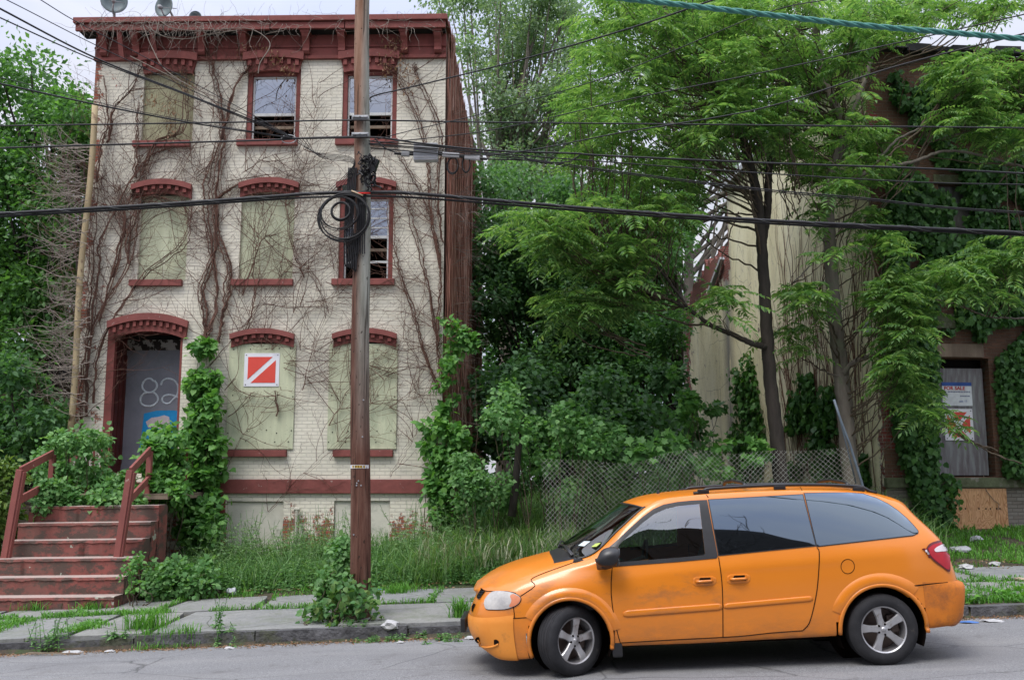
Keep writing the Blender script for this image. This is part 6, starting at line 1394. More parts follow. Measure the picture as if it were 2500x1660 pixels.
TB = [(tp([(1968, 1140), (1952, 1000), (1940, 860), (1924, 720), (1915, 600), (1910, 480), (1925, 380), (1945, 300), (1900, 180), (1880, 60), (1860, -40)], 18.6), .165, .06),
      (tp([(1942, 862), (1965, 838), (2000, 822), (2050, 812), (2080, 800)], 18.5), .06, .02), (tp([(1938, 868), (1915, 862), (1900, 855)], 18.5), .018, .006),
      (tp([(1925, 380), (1960, 440), (2000, 395), (2100, 375), (2200, 348), (2361, 385)], 17.8), .045, .02), (tp([(1985, 425), (2060, 330), (2130, 290), (2200, 230)], 17.8), .03, .01), (tp([(1912, 560), (1890, 590), (1840, 640), (1800, 680)], 18.4), .02, .008),
      (tp([(1930, 330), (1990, 200), (2020, 80), (2040, -40)], 19.5), .06, .03)]
ail_tree('tree_of_heaven', 'tree with a thicker grey trunk forking low near the bent fence pipe', TB, [(REG_UR, 180, 16.8, 22), (REG_Y2, 9, 17.2, 18.4), (REG_Y3, 8, 17, 18.4), (REG_R2, 46, 16.8, 18.6), (REG_TOPR, 26, 17, 22)], 'trees of heaven behind the fence')
TC = [([(11.6, 18.6, .5), (11.4, 18.6, 3), (11.0, 18.4, 6), (10.6, 18.4, 9), (10.2, 18.5, 12)], .15, .05), (tp([(2500, 700), (2361, 640), (2280, 650), (2200, 640)], 18.0), .04, .012), (tp([(2480, 300), (2361, 260), (2240, 300), (2140, 330)], 18.2), .04, .015), (tp([(2520, 760), (2361, 735), (2280, 730), (2200, 700), (2150, 690)], 17.9), .022, .008)]
ail_tree('tree_of_heaven', 'tree whose trunk is beyond the right edge, leaning sprays of leaves over the brick building', TC, [(REG_R1, 58, 17, 19.3), (REG_R3, 26, 16.8, 18.4), (REG_R4, 4, 17, 18.3)], 'trees of heaven behind the fence')
# ---- broad-leaved trees far behind: clumps round real limbs
def big_tree(name, label, base, h, clumps, rad, per, mat, size, bark, tr, grp=None, asp=(1, 1, .75), tpl='fold', wid=.6, lean=(0, 0)):
    root = thing(name, label, 'tree', base, grp); b0 = np.array(base, float); top = b0+np.array([lean[0], lean[1], h])
    trunk = spline([b0-np.array([0, 0, .3]), b0+(top-b0)*.33+rng.normal(0, .15, 3), b0+(top-b0)*.66+rng.normal(0, .2, 3), top], 8)
    MB().tube(trunk, [tr*(1-.75*i/(len(trunk)-1)) for i in range(len(trunk))], 10).build('trunk', bark, root, smooth=True)
    cl = np.array(clumps); lines = [limb(near_on(trunk, c), c, tr*.28, .02, .2) for c in cl]
    V, Fx = tubes(lines, 5); mk('limbs', V, Fx, bark, root)
    rr = rng.uniform(.7, 1.25, len(cl))[:, None]*rad*np.array(asp)[None]
    pos, d, idx = clumpy(cl, rr, per); n = len(pos)
    D_ = d*.8+rng.normal(0, .6, (n, 3)); D_[:, 2] -= .35; N_ = d*.5+rng.normal(0, .55, (n, 3)); N_[:, 2] += .6
    V, Fx = leafgeo(pos, D_, N_, rng.uniform(.7, 1.3, n)*size, wid, tpl); mk('crown', V, Fx, mat, root); return root
def regc(poly, n, y0, y1): return [P(p[0], p[1], random.uniform(y0, y1)) for p in inreg(poly, n)]
big_tree('pale_leaved_tree', 'tall airy tree with pale grey-green leaves just right of the dark side wall', (-1.2, 37, 0), 17, regc(v2n((1000, -60), (1010, 20), (1060, 60), (1110, 200), (1120, 330), (1130, 420), (1300, 440), (1380, 300), (1330, 60), (1330, -60)), 92, 35, 40), .75, 330, L_pale, .16, M_bark, .35)
big_tree('pale_leaved_tree', 'second pale tree behind the bright green canopy, further right', (6.5, 39, 0), 17, regc(v2n((1300, -60), (1290, 300), (1500, 520), (1720, 500), (1900, 300), (2060, 60), (2361, -10), (2361, -60)), 80, 37, 43), .85, 260, L_pale, .17, M_bark, .35)
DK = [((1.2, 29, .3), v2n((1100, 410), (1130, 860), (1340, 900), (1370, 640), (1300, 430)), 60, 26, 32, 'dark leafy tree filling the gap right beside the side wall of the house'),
      ((2.55, 27, .3), v2n((1280, 430), (1330, 860), (1480, 850), (1560, 640), (1500, 440)), 62, 25.5, 31, 'dark tree with a straight black trunk in the middle of the gap'),
      ((4.3, 29.5, .3), v2n((1420, 440), (1450, 840), (1530, 900), (1540, 640), (1590, 470)), 34, 28, 33, 'dark tree next to the ruined yellow wall')]
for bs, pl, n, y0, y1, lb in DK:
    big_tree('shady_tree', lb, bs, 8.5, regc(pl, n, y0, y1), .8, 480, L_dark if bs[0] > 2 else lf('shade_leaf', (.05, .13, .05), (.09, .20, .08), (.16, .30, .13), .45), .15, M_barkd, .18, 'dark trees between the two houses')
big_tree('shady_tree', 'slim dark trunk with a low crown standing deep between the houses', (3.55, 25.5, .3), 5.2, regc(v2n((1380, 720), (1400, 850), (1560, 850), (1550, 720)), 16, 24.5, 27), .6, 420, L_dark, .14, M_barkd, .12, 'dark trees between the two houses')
# far wood closing the view
cl = []
for k in range(190):
    x = random.uniform(-22, 26); cl.append((x, random.uniform(46, 56), random.uniform(1.0, 11.0)))
pos, d, idx = clumpy(cl, np.full((len(cl), 3), 1.9), 300); n = len(pos); D_ = d+rng.normal(0, .6, (n, 3)); N_ = d+rng.normal(0, .6, (n, 3))
V, Fx = leafgeo(pos, D_, N_, rng.uniform(.25, .5, n), .6); o = mk('far_wood', V, Fx, L_dark); tagp(o, 'dark mass of woodland far behind both houses', 'woodland', None, 'stuff')
# left tree and bush
big_tree('leafy_tree', 'dense dark green tree rising behind the left side of the cream house', (-13.3, 27, -.3), 9.5, regc(v2n((-120, 150), (60, 150), (110, 190), (140, 250), (215, 330), (230, 430), (210, 640), (150, 780), (-120, 800)), 62, 25, 29), .85, 560, L_mapl, .17, M_barkd, .3)
big_tree('leafy_tree', 'smaller leafy tree top peeping beside the upper left house corner', (-11.3, 24.5, -.3), 7, regc(v2n((150, 225), (215, 215), (240, 330), (160, 330), (140, 280)), 9, 24, 26), .6, 420, L_mapl, .15, M_barkd, .14)
big_tree('garden_bush', 'dark rounded bush left of the front steps', (-10.6, 20.5, 0), 2.2, regc(v2n((-120, 860), (60, 850), (150, 900), (150, 1040), (40, 1120), (-120, 1150)), 30, 18.5, 22), .5, 420, L_dark, .13, M_barkd, .08, tpl='leaf')
big_tree('garden_bush', 'low yellow-green bush at the left edge below the dark bush', (-9.9, 17.3, 0), 1.0, regc(v2n((-100, 1050), (30, 1060), (40, 1180), (20, 1290), (-100, 1330)), 22, 16.6, 18), .28, 260, lf('yellow_green_leaf', (.05, .11, .02), (.10, .19, .04), (.19, .27, .06), .3), .10, M_twig, .03, tpl='leaf')
nb = thing('neighbour_house', 'dark brick house wall glimpsed behind the bushes at the far left', 'house', (-13, 27.2, 0))
b = MB().box(-19, -11.5, 30.2, 32, -1, 4.9); b.build('wall', brickmat('dark_brick', (.10, .075, .05), (.07, .055, .04), (.05, .045, .04)), nb)
MB().prism([(-19.2, 4.9), (-11.3, 4.9), (-12.5, 6.1), (-19.2, 6.1)], 30.0, 32.2).build('roof', M_tar, nb)
# ---- shrubs, saplings and climbing vines
def shrub(name, label, cat, regs, mat, size, per, rad, tpl='leaf', wid=.9, stem=True, grp=None, droop=.4, out=1.0):
    cl = []
    for pl, n, y0, y1 in regs: cl += regc(pl, n, y0, y1)
    cl = np.array(cl); bx, by = cl[:, 0].mean(), cl[:, 1].mean(); gz_ = G(bx, by); root = thing(name, label, cat, (bx, by, gz_), grp)
    if stem:
        lines = []
        for c in cl[::2]:
            g0 = np.array([bx+(c[0]-bx)*.45+rng.normal(0, .08), c[1]*.6+by*.4, G(c[0], c[1])-.05])
            if c[2]-g0[2] > .15: lines.append(limb(g0, c, .012, .004, -.1))
        V, Fx = tubes(lines, 4); mk('stems', V, Fx, M_twig, root)
    pos, d, idx = clumpy(cl, rng.uniform(.5, 1.45, (len(cl), 1))*np.full((1, 3), rad), per); n = len(pos)
    gg = np.array([G(p[0], p[1]) for p in pos]); pos[:, 2] = np.maximum(pos[:, 2], gg+.02)
    D_ = d*out+rng.normal(0, .55, (n, 3)); D_[:, 2] -= droop; N_ = d*.4+rng.normal(0, .4, (n, 3)); N_[:, 2] += .7; N_[:, 1] -= .35
    V, Fx = leafgeo(pos, D_, N_, rng.uniform(.65, 1.3, n)*size, wid, tpl); mk('leaves', V, Fx, mat, root); return root
shrub('vine_thicket', 'broad mound of round-leaved vines in front of the dark gap', 'shrub', [(v2n((1105, 900), (1180, 890), (1250, 940), (1340, 960), (1420, 970), (1440, 1020), (1380, 1040), (1330, 1075), (1240, 1080), (1120, 1030)), 44, 17.6, 19.5)], L_rnd, .09, 100, .22)
shrub('vine_thicket', 'darker tangle of leaves under the round-leaved mound', 'shrub', [(v2n((1060, 1040), (1120, 1060), (1200, 1110), (1200, 1150), (1120, 1180), (1050, 1160)), 22, 17.8, 19.2)], L_wd, .085, 110, .18)
b = MB().tube(tp([(1180, 1190), (1188, 1120), (1195, 1040), (1205, 960)], 18.2), [.08, .07, .06, .04], 8); tagp(b.build('dark_stump', M_barkd, None, True), 'short dark leaning trunk inside the vine thicket', 'tree trunk')
shrub('maple_sapling', 'bright maple saplings at the foot of the ruined yellow wall', 'sapling', [(v2n((1545, 800), (1570, 790), (1600, 900), (1620, 1060), (1560, 1060), (1540, 950)), 10, 18.6, 19.8)], L_vine, .13, 26, .14, 'maple', 1.0)
shrub('maple_sapling', 'maple sapling with jagged leaves beside the chimney strip of the yellow wall', 'sapling', [(v2n((1625, 880), (1665, 870), (1670, 1000), (1650, 1080), (1620, 1060)), 6, 18.8, 20), (v2n((1440, 1010), (1580, 1010), (1620, 1070), (1600, 1110), (1450, 1060)), 14, 17.2, 18.0)], L_mapl, .14, 30, .17, 'maple', 1.0)
shrub('leafy_bush', 'leafy bush behind the fence at the middle of the yellow wall', 'shrub', [(v2n((1640, 1020), (1780, 1000), (1760, 1060), (1620, 1110)), 6, 17.3, 18.2)], L_vine, .14, 30, .16, 'maple', 1.0)
shrub('low_thicket', 'low green thicket seen through the chain link fence', 'shrub', [(v2n((1270, 1070), (1430, 1060), (1640, 1090), (1700, 1130), (1500, 1150), (1280, 1170)), 22, 18.0, 21)], L_wd, .09, 90, .24)
shrub('low_thicket', 'shaded undergrowth on the lot between the two houses', 'undergrowth', [(v2n((1110, 840), (1560, 860), (1640, 1060), (1120, 1080)), 60, 21, 25)], L_dark, .13, 220, .42)
shrub('climbing_vine', 'thick column of bright vine leaves climbing between the door and the signed board', 'vine', [(v2n((450, 800), (480, 795), (498, 850), (508, 960), (510, 1060), (495, 1120), (420, 1110), (440, 1000), (436, 920), (440, 860)), 60, 19.35, 19.8)], L_vine, .135, 70, .17)
shrub('climbing_vine', 'leafy vine spilling down beside the steps to the ground under the door', 'vine', [(v2n((400, 1100), (500, 1110), (500, 1240), (470, 1320), (400, 1330), (420, 1200)), 34, 18.9, 19.7)], L_vine, .135, 62, .18)
shrub('climbing_vine', 'vine heap on the landing covering the lower door and right handrail', 'vine', [(v2n((345, 1000), (390, 985), (430, 1010), (440, 1090), (350, 1110), (330, 1070)), 26, 17.9, 18.8), (v2n((345, 1100), (430, 1080), (420, 1160), (350, 1150)), 12, 17.6, 18.4)], L_vine, .115, 62, .16)
shrub('climbing_vine', 'dense ivy-like heap growing over the top step between the handrails', 'vine', [(v2n((75, 1050), (150, 1000), (240, 1010), (250, 1100), (330, 1090), (320, 1150), (200, 1160), (90, 1140)), 54, 17.3, 18.6), (v2n((95, 1120), (140, 1120), (125, 1190), (100, 1180)), 6, 17.05, 17.2)], L_rnd, .085, 110, .15)
shrub('climbing_vine', 'bright leafy column at the right corner of the cream house', 'vine', [(v2n((985, 940), (1035, 930), (1060, 1000), (1070, 1120), (1030, 1220), (1000, 1180), (985, 1050)), 40, 19.3, 19.75)], L_vine, .125, 66, .15)
shrub('climbing_vine', 'vine sprays hanging on the corner above the bright leafy column', 'vine', [(v2n((1025, 700), (1050, 760), (1100, 760), (1095, 800), (1050, 830), (1030, 900), (1070, 900), (1060, 930), (1010, 900)), 16, 19.4, 19.8)], L_vine, .115, 40, .13)
shrub('climbing_vine', 'vine with mixed yellowish leaves scrambling around the base of the utility pole', 'vine', [(v2n((705, 1420), (740, 1370), (800, 1340), (850, 1350), (862, 1400), (850, 1460), (810, 1485), (750, 1475), (690, 1435)), 44, 12.8, 13.5)], lf('pole_vine_leaf', (.04, .12, .03), (.075, .20, .06), (.17, .26, .07), .35), .085, 17, .11)
shrub('pole_weed', 'tall leafy weed leaning against the left side of the utility pole', 'weed', [(v2n((745, 1270), (800, 1230), (812, 1320), (800, 1400), (740, 1390)), 18, 13.4, 14.0)], L_wd, .075, 70, .13)
shrub('step_weed', 'straggly weed growing from the right side of the front steps', 'weed', [(v2n((290, 1310), (300, 1260), (318, 1270), (325, 1350), (290, 1370)), 8, 15.35, 15.7)], L_vine, .06, 30, .09)
shrub('step_weed', 'leafy weed bank along the right foot of the front steps', 'weed', [(v2n((330, 1360), (350, 1310), (470, 1290), (500, 1350), (420, 1370), (300, 1385)), 70, 15.9, 17.4)], L_wd, .08, 44, .14)
# ivy sheets on walls
def wallivy(name, label, poly, tomap, nrm, n, size, mat, thick=.14, dens=None, group=None, thr=-.12):
    pts = []; 
    while len(pts) < n:
        p = inreg(poly, 1)[0]
        if mnoise.noise(Vector((p[0]*.011, p[1]*.011, 3.3))) + .5*mnoise.noise(Vector((p[0]*.035, p[1]*.035, 1))) < thr: continue
        pts.append(tomap(p[0], p[1])+nrm*(abs(random.gauss(0, thick))+.02))
    pos = np.array(pts); N_ = np.tile(np.array(nrm), (n, 1))+rng.normal(0, .45, (n, 3)); D_ = rng.normal(0, .55, (n, 3)); D_[:, 2] -= .9; N_[:, 2] += .25
    V, Fx = leafgeo(pos, D_, N_, rng.uniform(.6, 1.35, n)*size, .9, 'leaf'); o = mk(name, V, Fx, mat); return tagp(o, label, 'ivy', group)
fr = lambda px, py: W(*(lambda q_: (q_[0], 0, q_[1]))(PRt(px, py)))
sd = lambda px, py: W(*(lambda q_: (0, q_[0], q_[1]))(PS(px, py)))
wallivy('wall_ivy', 'dark ivy covering the left part of the brick front from roof to ledge', v2n((2050, 330), (2120, 420), (2190, 470), (2170, 620), (2140, 760), (2150, 830), (2150, 1000), (2150, 1110), (2150, 1200), (2100, 1150), (2060, 1000), (2040, 800), (2030, 560)), fr, -DB, 15000, .12, L_ivy, thr=-.6)
wallivy('wall_ivy', 'dark ivy sheet right of the boarded doorway reaching the frame edge', v2n((2290, 830), (2361, 760), (2420, 740), (2420, 1120), (2310, 1090), (2300, 950)), fr, -DB, 5500, .12, L_ivy, thr=-.5)
wallivy('wall_ivy', 'ivy draped across the mossy lintel and the upper right windows', v2n((2150, 330), (2290, 380), (2420, 330), (2420, 760), (2330, 740), (2250, 790), (2160, 760), (2180, 560)), fr, -DB, 12000, .12, L_ivy, thr=-.12)
wallivy('wall_ivy', 'thin ivy high up under the torn eave of the brick building', v2n((2040, 180), (2120, 140), (2400, 150), (2420, 330), (2200, 330), (2060, 330)), fr, -DB, 3000, .11, L_ivy, thr=.06)
wallivy('wall_ivy', 'ivy hanging over the stone ledge left of the plywood sheet', v2n((2100, 1090), (2200, 1090), (2200, 1180), (2160, 1280), (2120, 1200), (2100, 1170)), fr, -DB, 500, .12, L_ivy, thr=-.5)
for i, (pl, lb) in enumerate(((((1700, 800), (1740, 820), (1770, 1000), (1760, 1110), (1690, 1110)), 'leafy vine streamer on the yellow wall left of the slim tree trunk'), (((1850, 850), (1880, 860), (1900, 1000), (1840, 1110), (1800, 1110), (1830, 980)), 'leafy vine streamer on the yellow wall between the two trunks'),
                            (((1905, 900), (1925, 880), (1950, 1100), (1890, 1110), (1885, 1000)), 'leafy vine streamer just left of the thicker trunk'), (((1990, 1050), (2005, 1040), (2010, 1110), (1985, 1115)), 'small tuft of ivy low on the yellow wall near the brick corner'))):
    wallivy('wall_streamer', lb, v2n(*pl), sd, -UB, (1500, 1500, 900, 160)[i], .15, L_ivy, .12, thr=-.25)
# brown creeper stems on the yellow wall
lines = []
for k in range(150):
    px = random.choice([random.gauss(1960, 26), random.gauss(1860, 30), random.uniform(1800, 2030)])*1.0589; py = random.uniform(520, 1000)*1.0589; w_, z = PS(px, py)
    if not (0 < w_ < 9): continue
    p = wander(W(-.03, w_, max(.4, z-random.uniform(1, 3.5))), (0, .05, 1), random.uniform(1.5, 5), .12, .10, (0, 0, .06), np.array([.02, 1, 1])); p[:, 0] = [W(-.03-.01*(k % 3), (Vector(q_)-CB).dot(DB), 0).x for q_ in p]; lines.append((p, np.linspace(.012, .004, len(p))))
V, Fx = tubes(lines, 3); tagp(mk('creeper_stems', V, Fx, pm('reddish_creeper_stem', (.17, .09, .06), (.10, .055, .04), 9, .9, 0)), 'reddish bare creeper stems running up the yellow stucco wall', 'vine')
# ---- grass and weeds
def blades(pos, h, mat, name, label, cat, wid=.012, lean=.35, kind='stuff', parent=None):
    n = len(pos); h = np.broadcast_to(h, (n,)); a = rng.uniform(0, 2*np.pi, n); out = np.stack([np.cos(a), np.sin(a), 0*a], 1)*np.abs(rng.normal(0, lean, n))[:, None]
    s_ = np.stack([-np.sin(a), np.cos(a), 0*a], 1)*wid*rng.uniform(.6, 1.3, n)[:, None]; up_ = np.array([0, 0, 1.])
    b0 = pos; b1 = pos+(up_*.55+out*.25)*h[:, None]; b2 = pos+(up_*.85+out*.75)*h[:, None]; b3 = pos+(up_*.92+out*1.25)*h[:, None]
    V = np.stack([b0-s_, b0+s_, b1-s_*.9, b1+s_*.9, b2-s_*.6, b2+s_*.6, b3], 1).reshape(-1, 3)
    tf = np.array([(0, 1, 3), (0, 3, 2), (2, 3, 5), (2, 5, 4), (4, 5, 6)]); Fx = (tf[None]+(np.arange(n)*7)[:, None, None]).reshape(-1, 3)
    o = mk(name, V, Fx, mat, parent)
    if label: tagp(o, label, cat, None, kind)
    return o
def scatter(x0, x1, y0, y1, n, thr=-2, fr_=1.0):
    out = []
    while len(out) < n:
        x, y = random.uniform(x0, x1), random.uniform(y0, y1)
        if nz2(x, y, fr_, 2.2) < thr: continue
        out.append((x, y, gz(x, y)-.01))
    return np.array(out)
def stalks(pos, h, mat, name, label, leaves=14, ls=.07):
    """upright leafy weeds"""
    n = len(pos); h = np.broadcast_to(h, (n,)); lines = []; P_, D_, N_, S_ = [], [], [], []
    for i in range(n):
        p = wander(pos[i], (rng.normal(0, .15), rng.normal(0, .15), 1), h[i], h[i]/6, .10, (0, 0, .1)); lines.append((p, .004))
        for k in range(leaves):
            f = .15+.85*k/leaves; q_ = p[min(len(p)-1, int(f*(len(p)-1)))]+rng.normal(0, .008, 3); a = k*2.4+i
            P_.append(q_); D_.append((math.cos(a), math.sin(a), .25-.6*(1-f)+rng.normal(0, .2))); N_.append((rng.normal(0, .3), rng.normal(0, .3)-.2, 1)); S_.append(ls*(1.25-.8*f)*rng.uniform(.7, 1.3))
    V, Fx = leafgeo(P_, D_, N_, S_, .45, 'fold'); V2, F2 = tubes(lines, 3); o = mk(name, np.vstack([V, V2]), np.vstack([Fx, F2+len(V)]), mat); tagp(o, label, 'weeds', None, 'stuff')
    return o
stalks(np.vstack([scatter(-6.4, -.6, 16.7, 19.7, 1500, -.15, .9), scatter(-6.6, -2.2, 16.6, 18.0, 350)]), rng.uniform(.16, .58, 1850), L_wd, 'tall_weeds', 'tall leafy weeds standing along the basement wall of the cream house', 15, .10)
shrub('climbing_vine', 'leafy fringe spilling over the front of the landing above the top step', 'vine', [(v2n((80, 1140), (330, 1135), (330, 1165), (85, 1168)), 30, 17.15, 17.5)], L_rnd, .085, 60, .12, stem=False)
tw_ = np.vstack([scatter(-6.1, -4.9, 17.6, 19.5, 60), scatter(-4.6, -3.2, 17.2, 19.0, 80), scatter(-2.6, -.9, 17.4, 19.3, 70)])
stalks(tw_, rng.uniform(.75, 1.25, len(tw_)), lf('pale_weed_leaf', (.09, .19, .07), (.16, .29, .12), (.28, .42, .2), .4), 'tall_pale_weeds', 'tall pale spiky weeds standing above the grass by the basement wall', 22, .10)
stalks(scatter(-6.3, 1.2, 16.35, 17.4, 900), rng.uniform(.12, .36, 900), L_wd, 'low_weeds', 'low leafy weeds along the inner edge of the pavement', 12, .08)
blades(np.vstack([scatter(-6.5, -1.5, 16.5, 19.8, 3500, -.1, 1.3), scatter(-2.2, 2.6, 16.5, 19.2, 9500, -.2, 1.1)]), rng.uniform(.12, .8, 13000)*rng.uniform(.5, 1, 13000), L_grs, 'long_grass', 'long uncut grass in front of the house and behind the pole', 'grass', .007, .95)
blades(scatter(-1.6, 7.0, 17.0, 22.5, 16000), rng.uniform(.2, .85, 16000), L_grs, 'lot_grass', 'rank grass on the empty lot behind the fence', 'grass', .008, .8)
sp_ = scatter(-2.0, 2.4, 16.7, 18.6, 900); blades(sp_+np.array([0, 0, .3])*rng.uniform(.4, 1.3, (len(sp_), 1)), rng.uniform(.18, .42, 900), L_seed, 'seed_heads', 'pale feathery grass seed heads right of the pole', 'grass', .010, .7)
blades(scatter(4.0, 12.5, 16.2, 20.0, 15000, -.18, 1.4), rng.uniform(.04, .14, 15000), L_tuft, 'rough_lawn', 'short rough grass below the brick building at the right', 'grass', .008, .5)
blades(scatter(5.4, 12.5, 12.95, 14.6, 9000, -.1, 1.2), rng.uniform(.04, .13, 9000), L_tuft, 'verge_grass', 'bright grass strip between kerb and flagstones behind the van', 'grass', .008, .5)
p_ = scatter(5.0, 12.5, 12.9, 13.6, 900, -.1, 1.5); V, Fx = leafgeo(p_+rng.normal(0, .03, p_.shape)+np.array([0, 0, .06]), rdir(len(p_), .4), np.tile([0, 0, 1.], (len(p_), 1))+rng.normal(0, .3, p_.shape), rng.uniform(.05, .11, len(p_)), .8, 'leaf'); tagp(mk('verge_plants', V, Fx, L_tuft), 'broad-leaved ground plants along the kerb behind the van', 'weeds', None, 'stuff')
# weeds in the joints of the flagstones and at the kerb foot
jl = []
def joint(a, b_, n, w_=.05):
    for _ in range(n):
        f = random.random(); x = a[0]+(b_[0]-a[0])*f+random.gauss(0, w_); y = a[1]+(b_[1]-a[1])*f+random.gauss(0, w_)
        if nz2(x, y, 1.3, 4) > -.15: jl.append((x, y, G(x, y)+.04))
joint((-13, 14.62), (13, 14.62), 5200, .05); joint((-13, 14.62), (-5, 14.62), 2600, .09)
for k, x in enumerate(front): joint((x, 12.8), (x, 14.5), (1300, 1000)[k % 2] if x < -5.5 else 60, .05 if x > -5.5 else .11)
for x in back: joint((x, 14.7), (x, 16.1), 130, .04)
joint((-13, 16.25), (-6, 16.3), 500, .12); joint((-6, 16.25), (4, 16.3), 2600, .14)
jl = np.array(jl); blades(jl, rng.uniform(.02, .11, len(jl)), L_tuft, 'joint_grass', 'grass sprouting in the joints between the flagstones', 'grass', .007, .6)
p_ = jl[rng.integers(0, len(jl), 1500)]+rng.normal(0, .03, (1500, 3)); p_[:, 2] = [G(q_[0], q_[1])+.065+abs(rng.normal(0, .02)) for q_ in p_]; V, Fx = leafgeo(p_, rdir(1500, .3), np.tile([0, 0, 1.], (1500, 1))+rng.normal(0, .3, p_.shape), rng.uniform(.03, .07, 1500), .7); tagp(mk('joint_weeds', V, Fx, L_wd), 'small leafy weeds creeping over the flagstone joints', 'weeds', None, 'stuff')
def onground(px, py, z=.05):
    d = np.array(ray(px, py)); tt = 9.0
    while tt < 30:
        p = np.array([0, 0, EYE])+d*tt
        if p[2] <= G(p[0], p[1])+z: return p
        tt += .03
    return p
def tuft(px, py, n, h, r, lab, mat=None, leafy=False, grp=None):
    c = onground(px, py); pos = c+np.stack([rng.normal(0, r, n), rng.normal(0, r*.7, n), 0*np.zeros(n)], 1)
    for q_ in pos: q_[2] = G(q_[0], q_[1])+(.03 if q_[1] > 12.72 else -.02)
    if leafy:
        root = stalks(pos[:max(5, n//14)], rng.uniform(.5, 1, max(5, n//14))*h, mat or L_wd, 'pavement_weed', lab, 15, .07); root['category'] = 'weed'; del root['kind']
    else: blades(pos, rng.uniform(.4, 1, n)*h, mat or L_tuft, 'grass_tuft', lab, 'grass tuft', .006, .5, None)
for a in [(86, 1490, 240, .20, .12, 'bright grass tuft at the foot of the bottom step, left one'), (228, 1486, 160, .17, .12, 'grass tuft at the foot of the bottom step, right one'), (355, 1535, 240, .34, .14, 'grass tuft with tall stems on the flagstones below the steps'),
          (975, 1448, 260, .22, .14, 'grass tuft at the pavement edge right of the pole'), (1122, 1508, 170, .34, .06, 'upright grass tuft on the kerb flagstone in front of the van nose'), (370, 1572, 120, .14, .12, 'grass tuft hanging over the kerb below the tall-stemmed tuft'), (450, 1545, 110, .16, .10, 'small grass tuft between two flagstones left of the dandelion stalk')]: tuft(*a)
for a in [(115, 1562, 230, .42, .12, 'bushy narrow-leaved weed on the kerb at the lower left'), (528, 1535, 90, .62, .03, 'single tall dandelion-like stalk on the flagstones'), (535, 1548, 110, .22, .10, 'leafy clump around the foot of the tall stalk'), (290, 1572, 90, .14, .10, 'low weed at the kerb edge below the steps'),
          (920, 1556, 140, .14, .14, 'low leafy weed in the gutter right of the pole base'), (1005, 1552, 120, .16, .12, 'leafy weed at the kerb between the pole and the van'), (1080, 1556, 150, .15, .16, 'spreading weed at the kerb just before the van bumper'), (2010, 1445, 60, .2, .1, 'weed behind the van roof line')]: tuft(*a, leafy=True)
for a in [(2380, 1462, 110, .3, .1, 'wispy weed on the flagstone right behind the rear bumper')]: tuft(*a, leafy=True)
# leaf litter and grit in the gutter
p_ = []
for _ in range(5200):
    x = random.uniform(-9, 11); y = 12.66-abs(random.gauss(0, .10)); p_.append((x, y, G(x, y)+.008))
for _ in range(2600):
    x = random.uniform(-7, 11); y = random.gauss(16.45, .22); p_.append((x, y, G(x, y)+.055))
p_ = np.array(p_); n = len(p_); V, Fx = leafgeo(p_, rdir(n, 0, .25), np.tile([0, 0, 1.], (n, 1))+rng.normal(0, .35, (n, 3)), rng.uniform(.015, .05, n), .6); tagp(mk('leaf_litter', V, Fx, L_dry), 'dry leaf litter and grit along the gutter and pavement edge', 'litter', None, 'stuff')
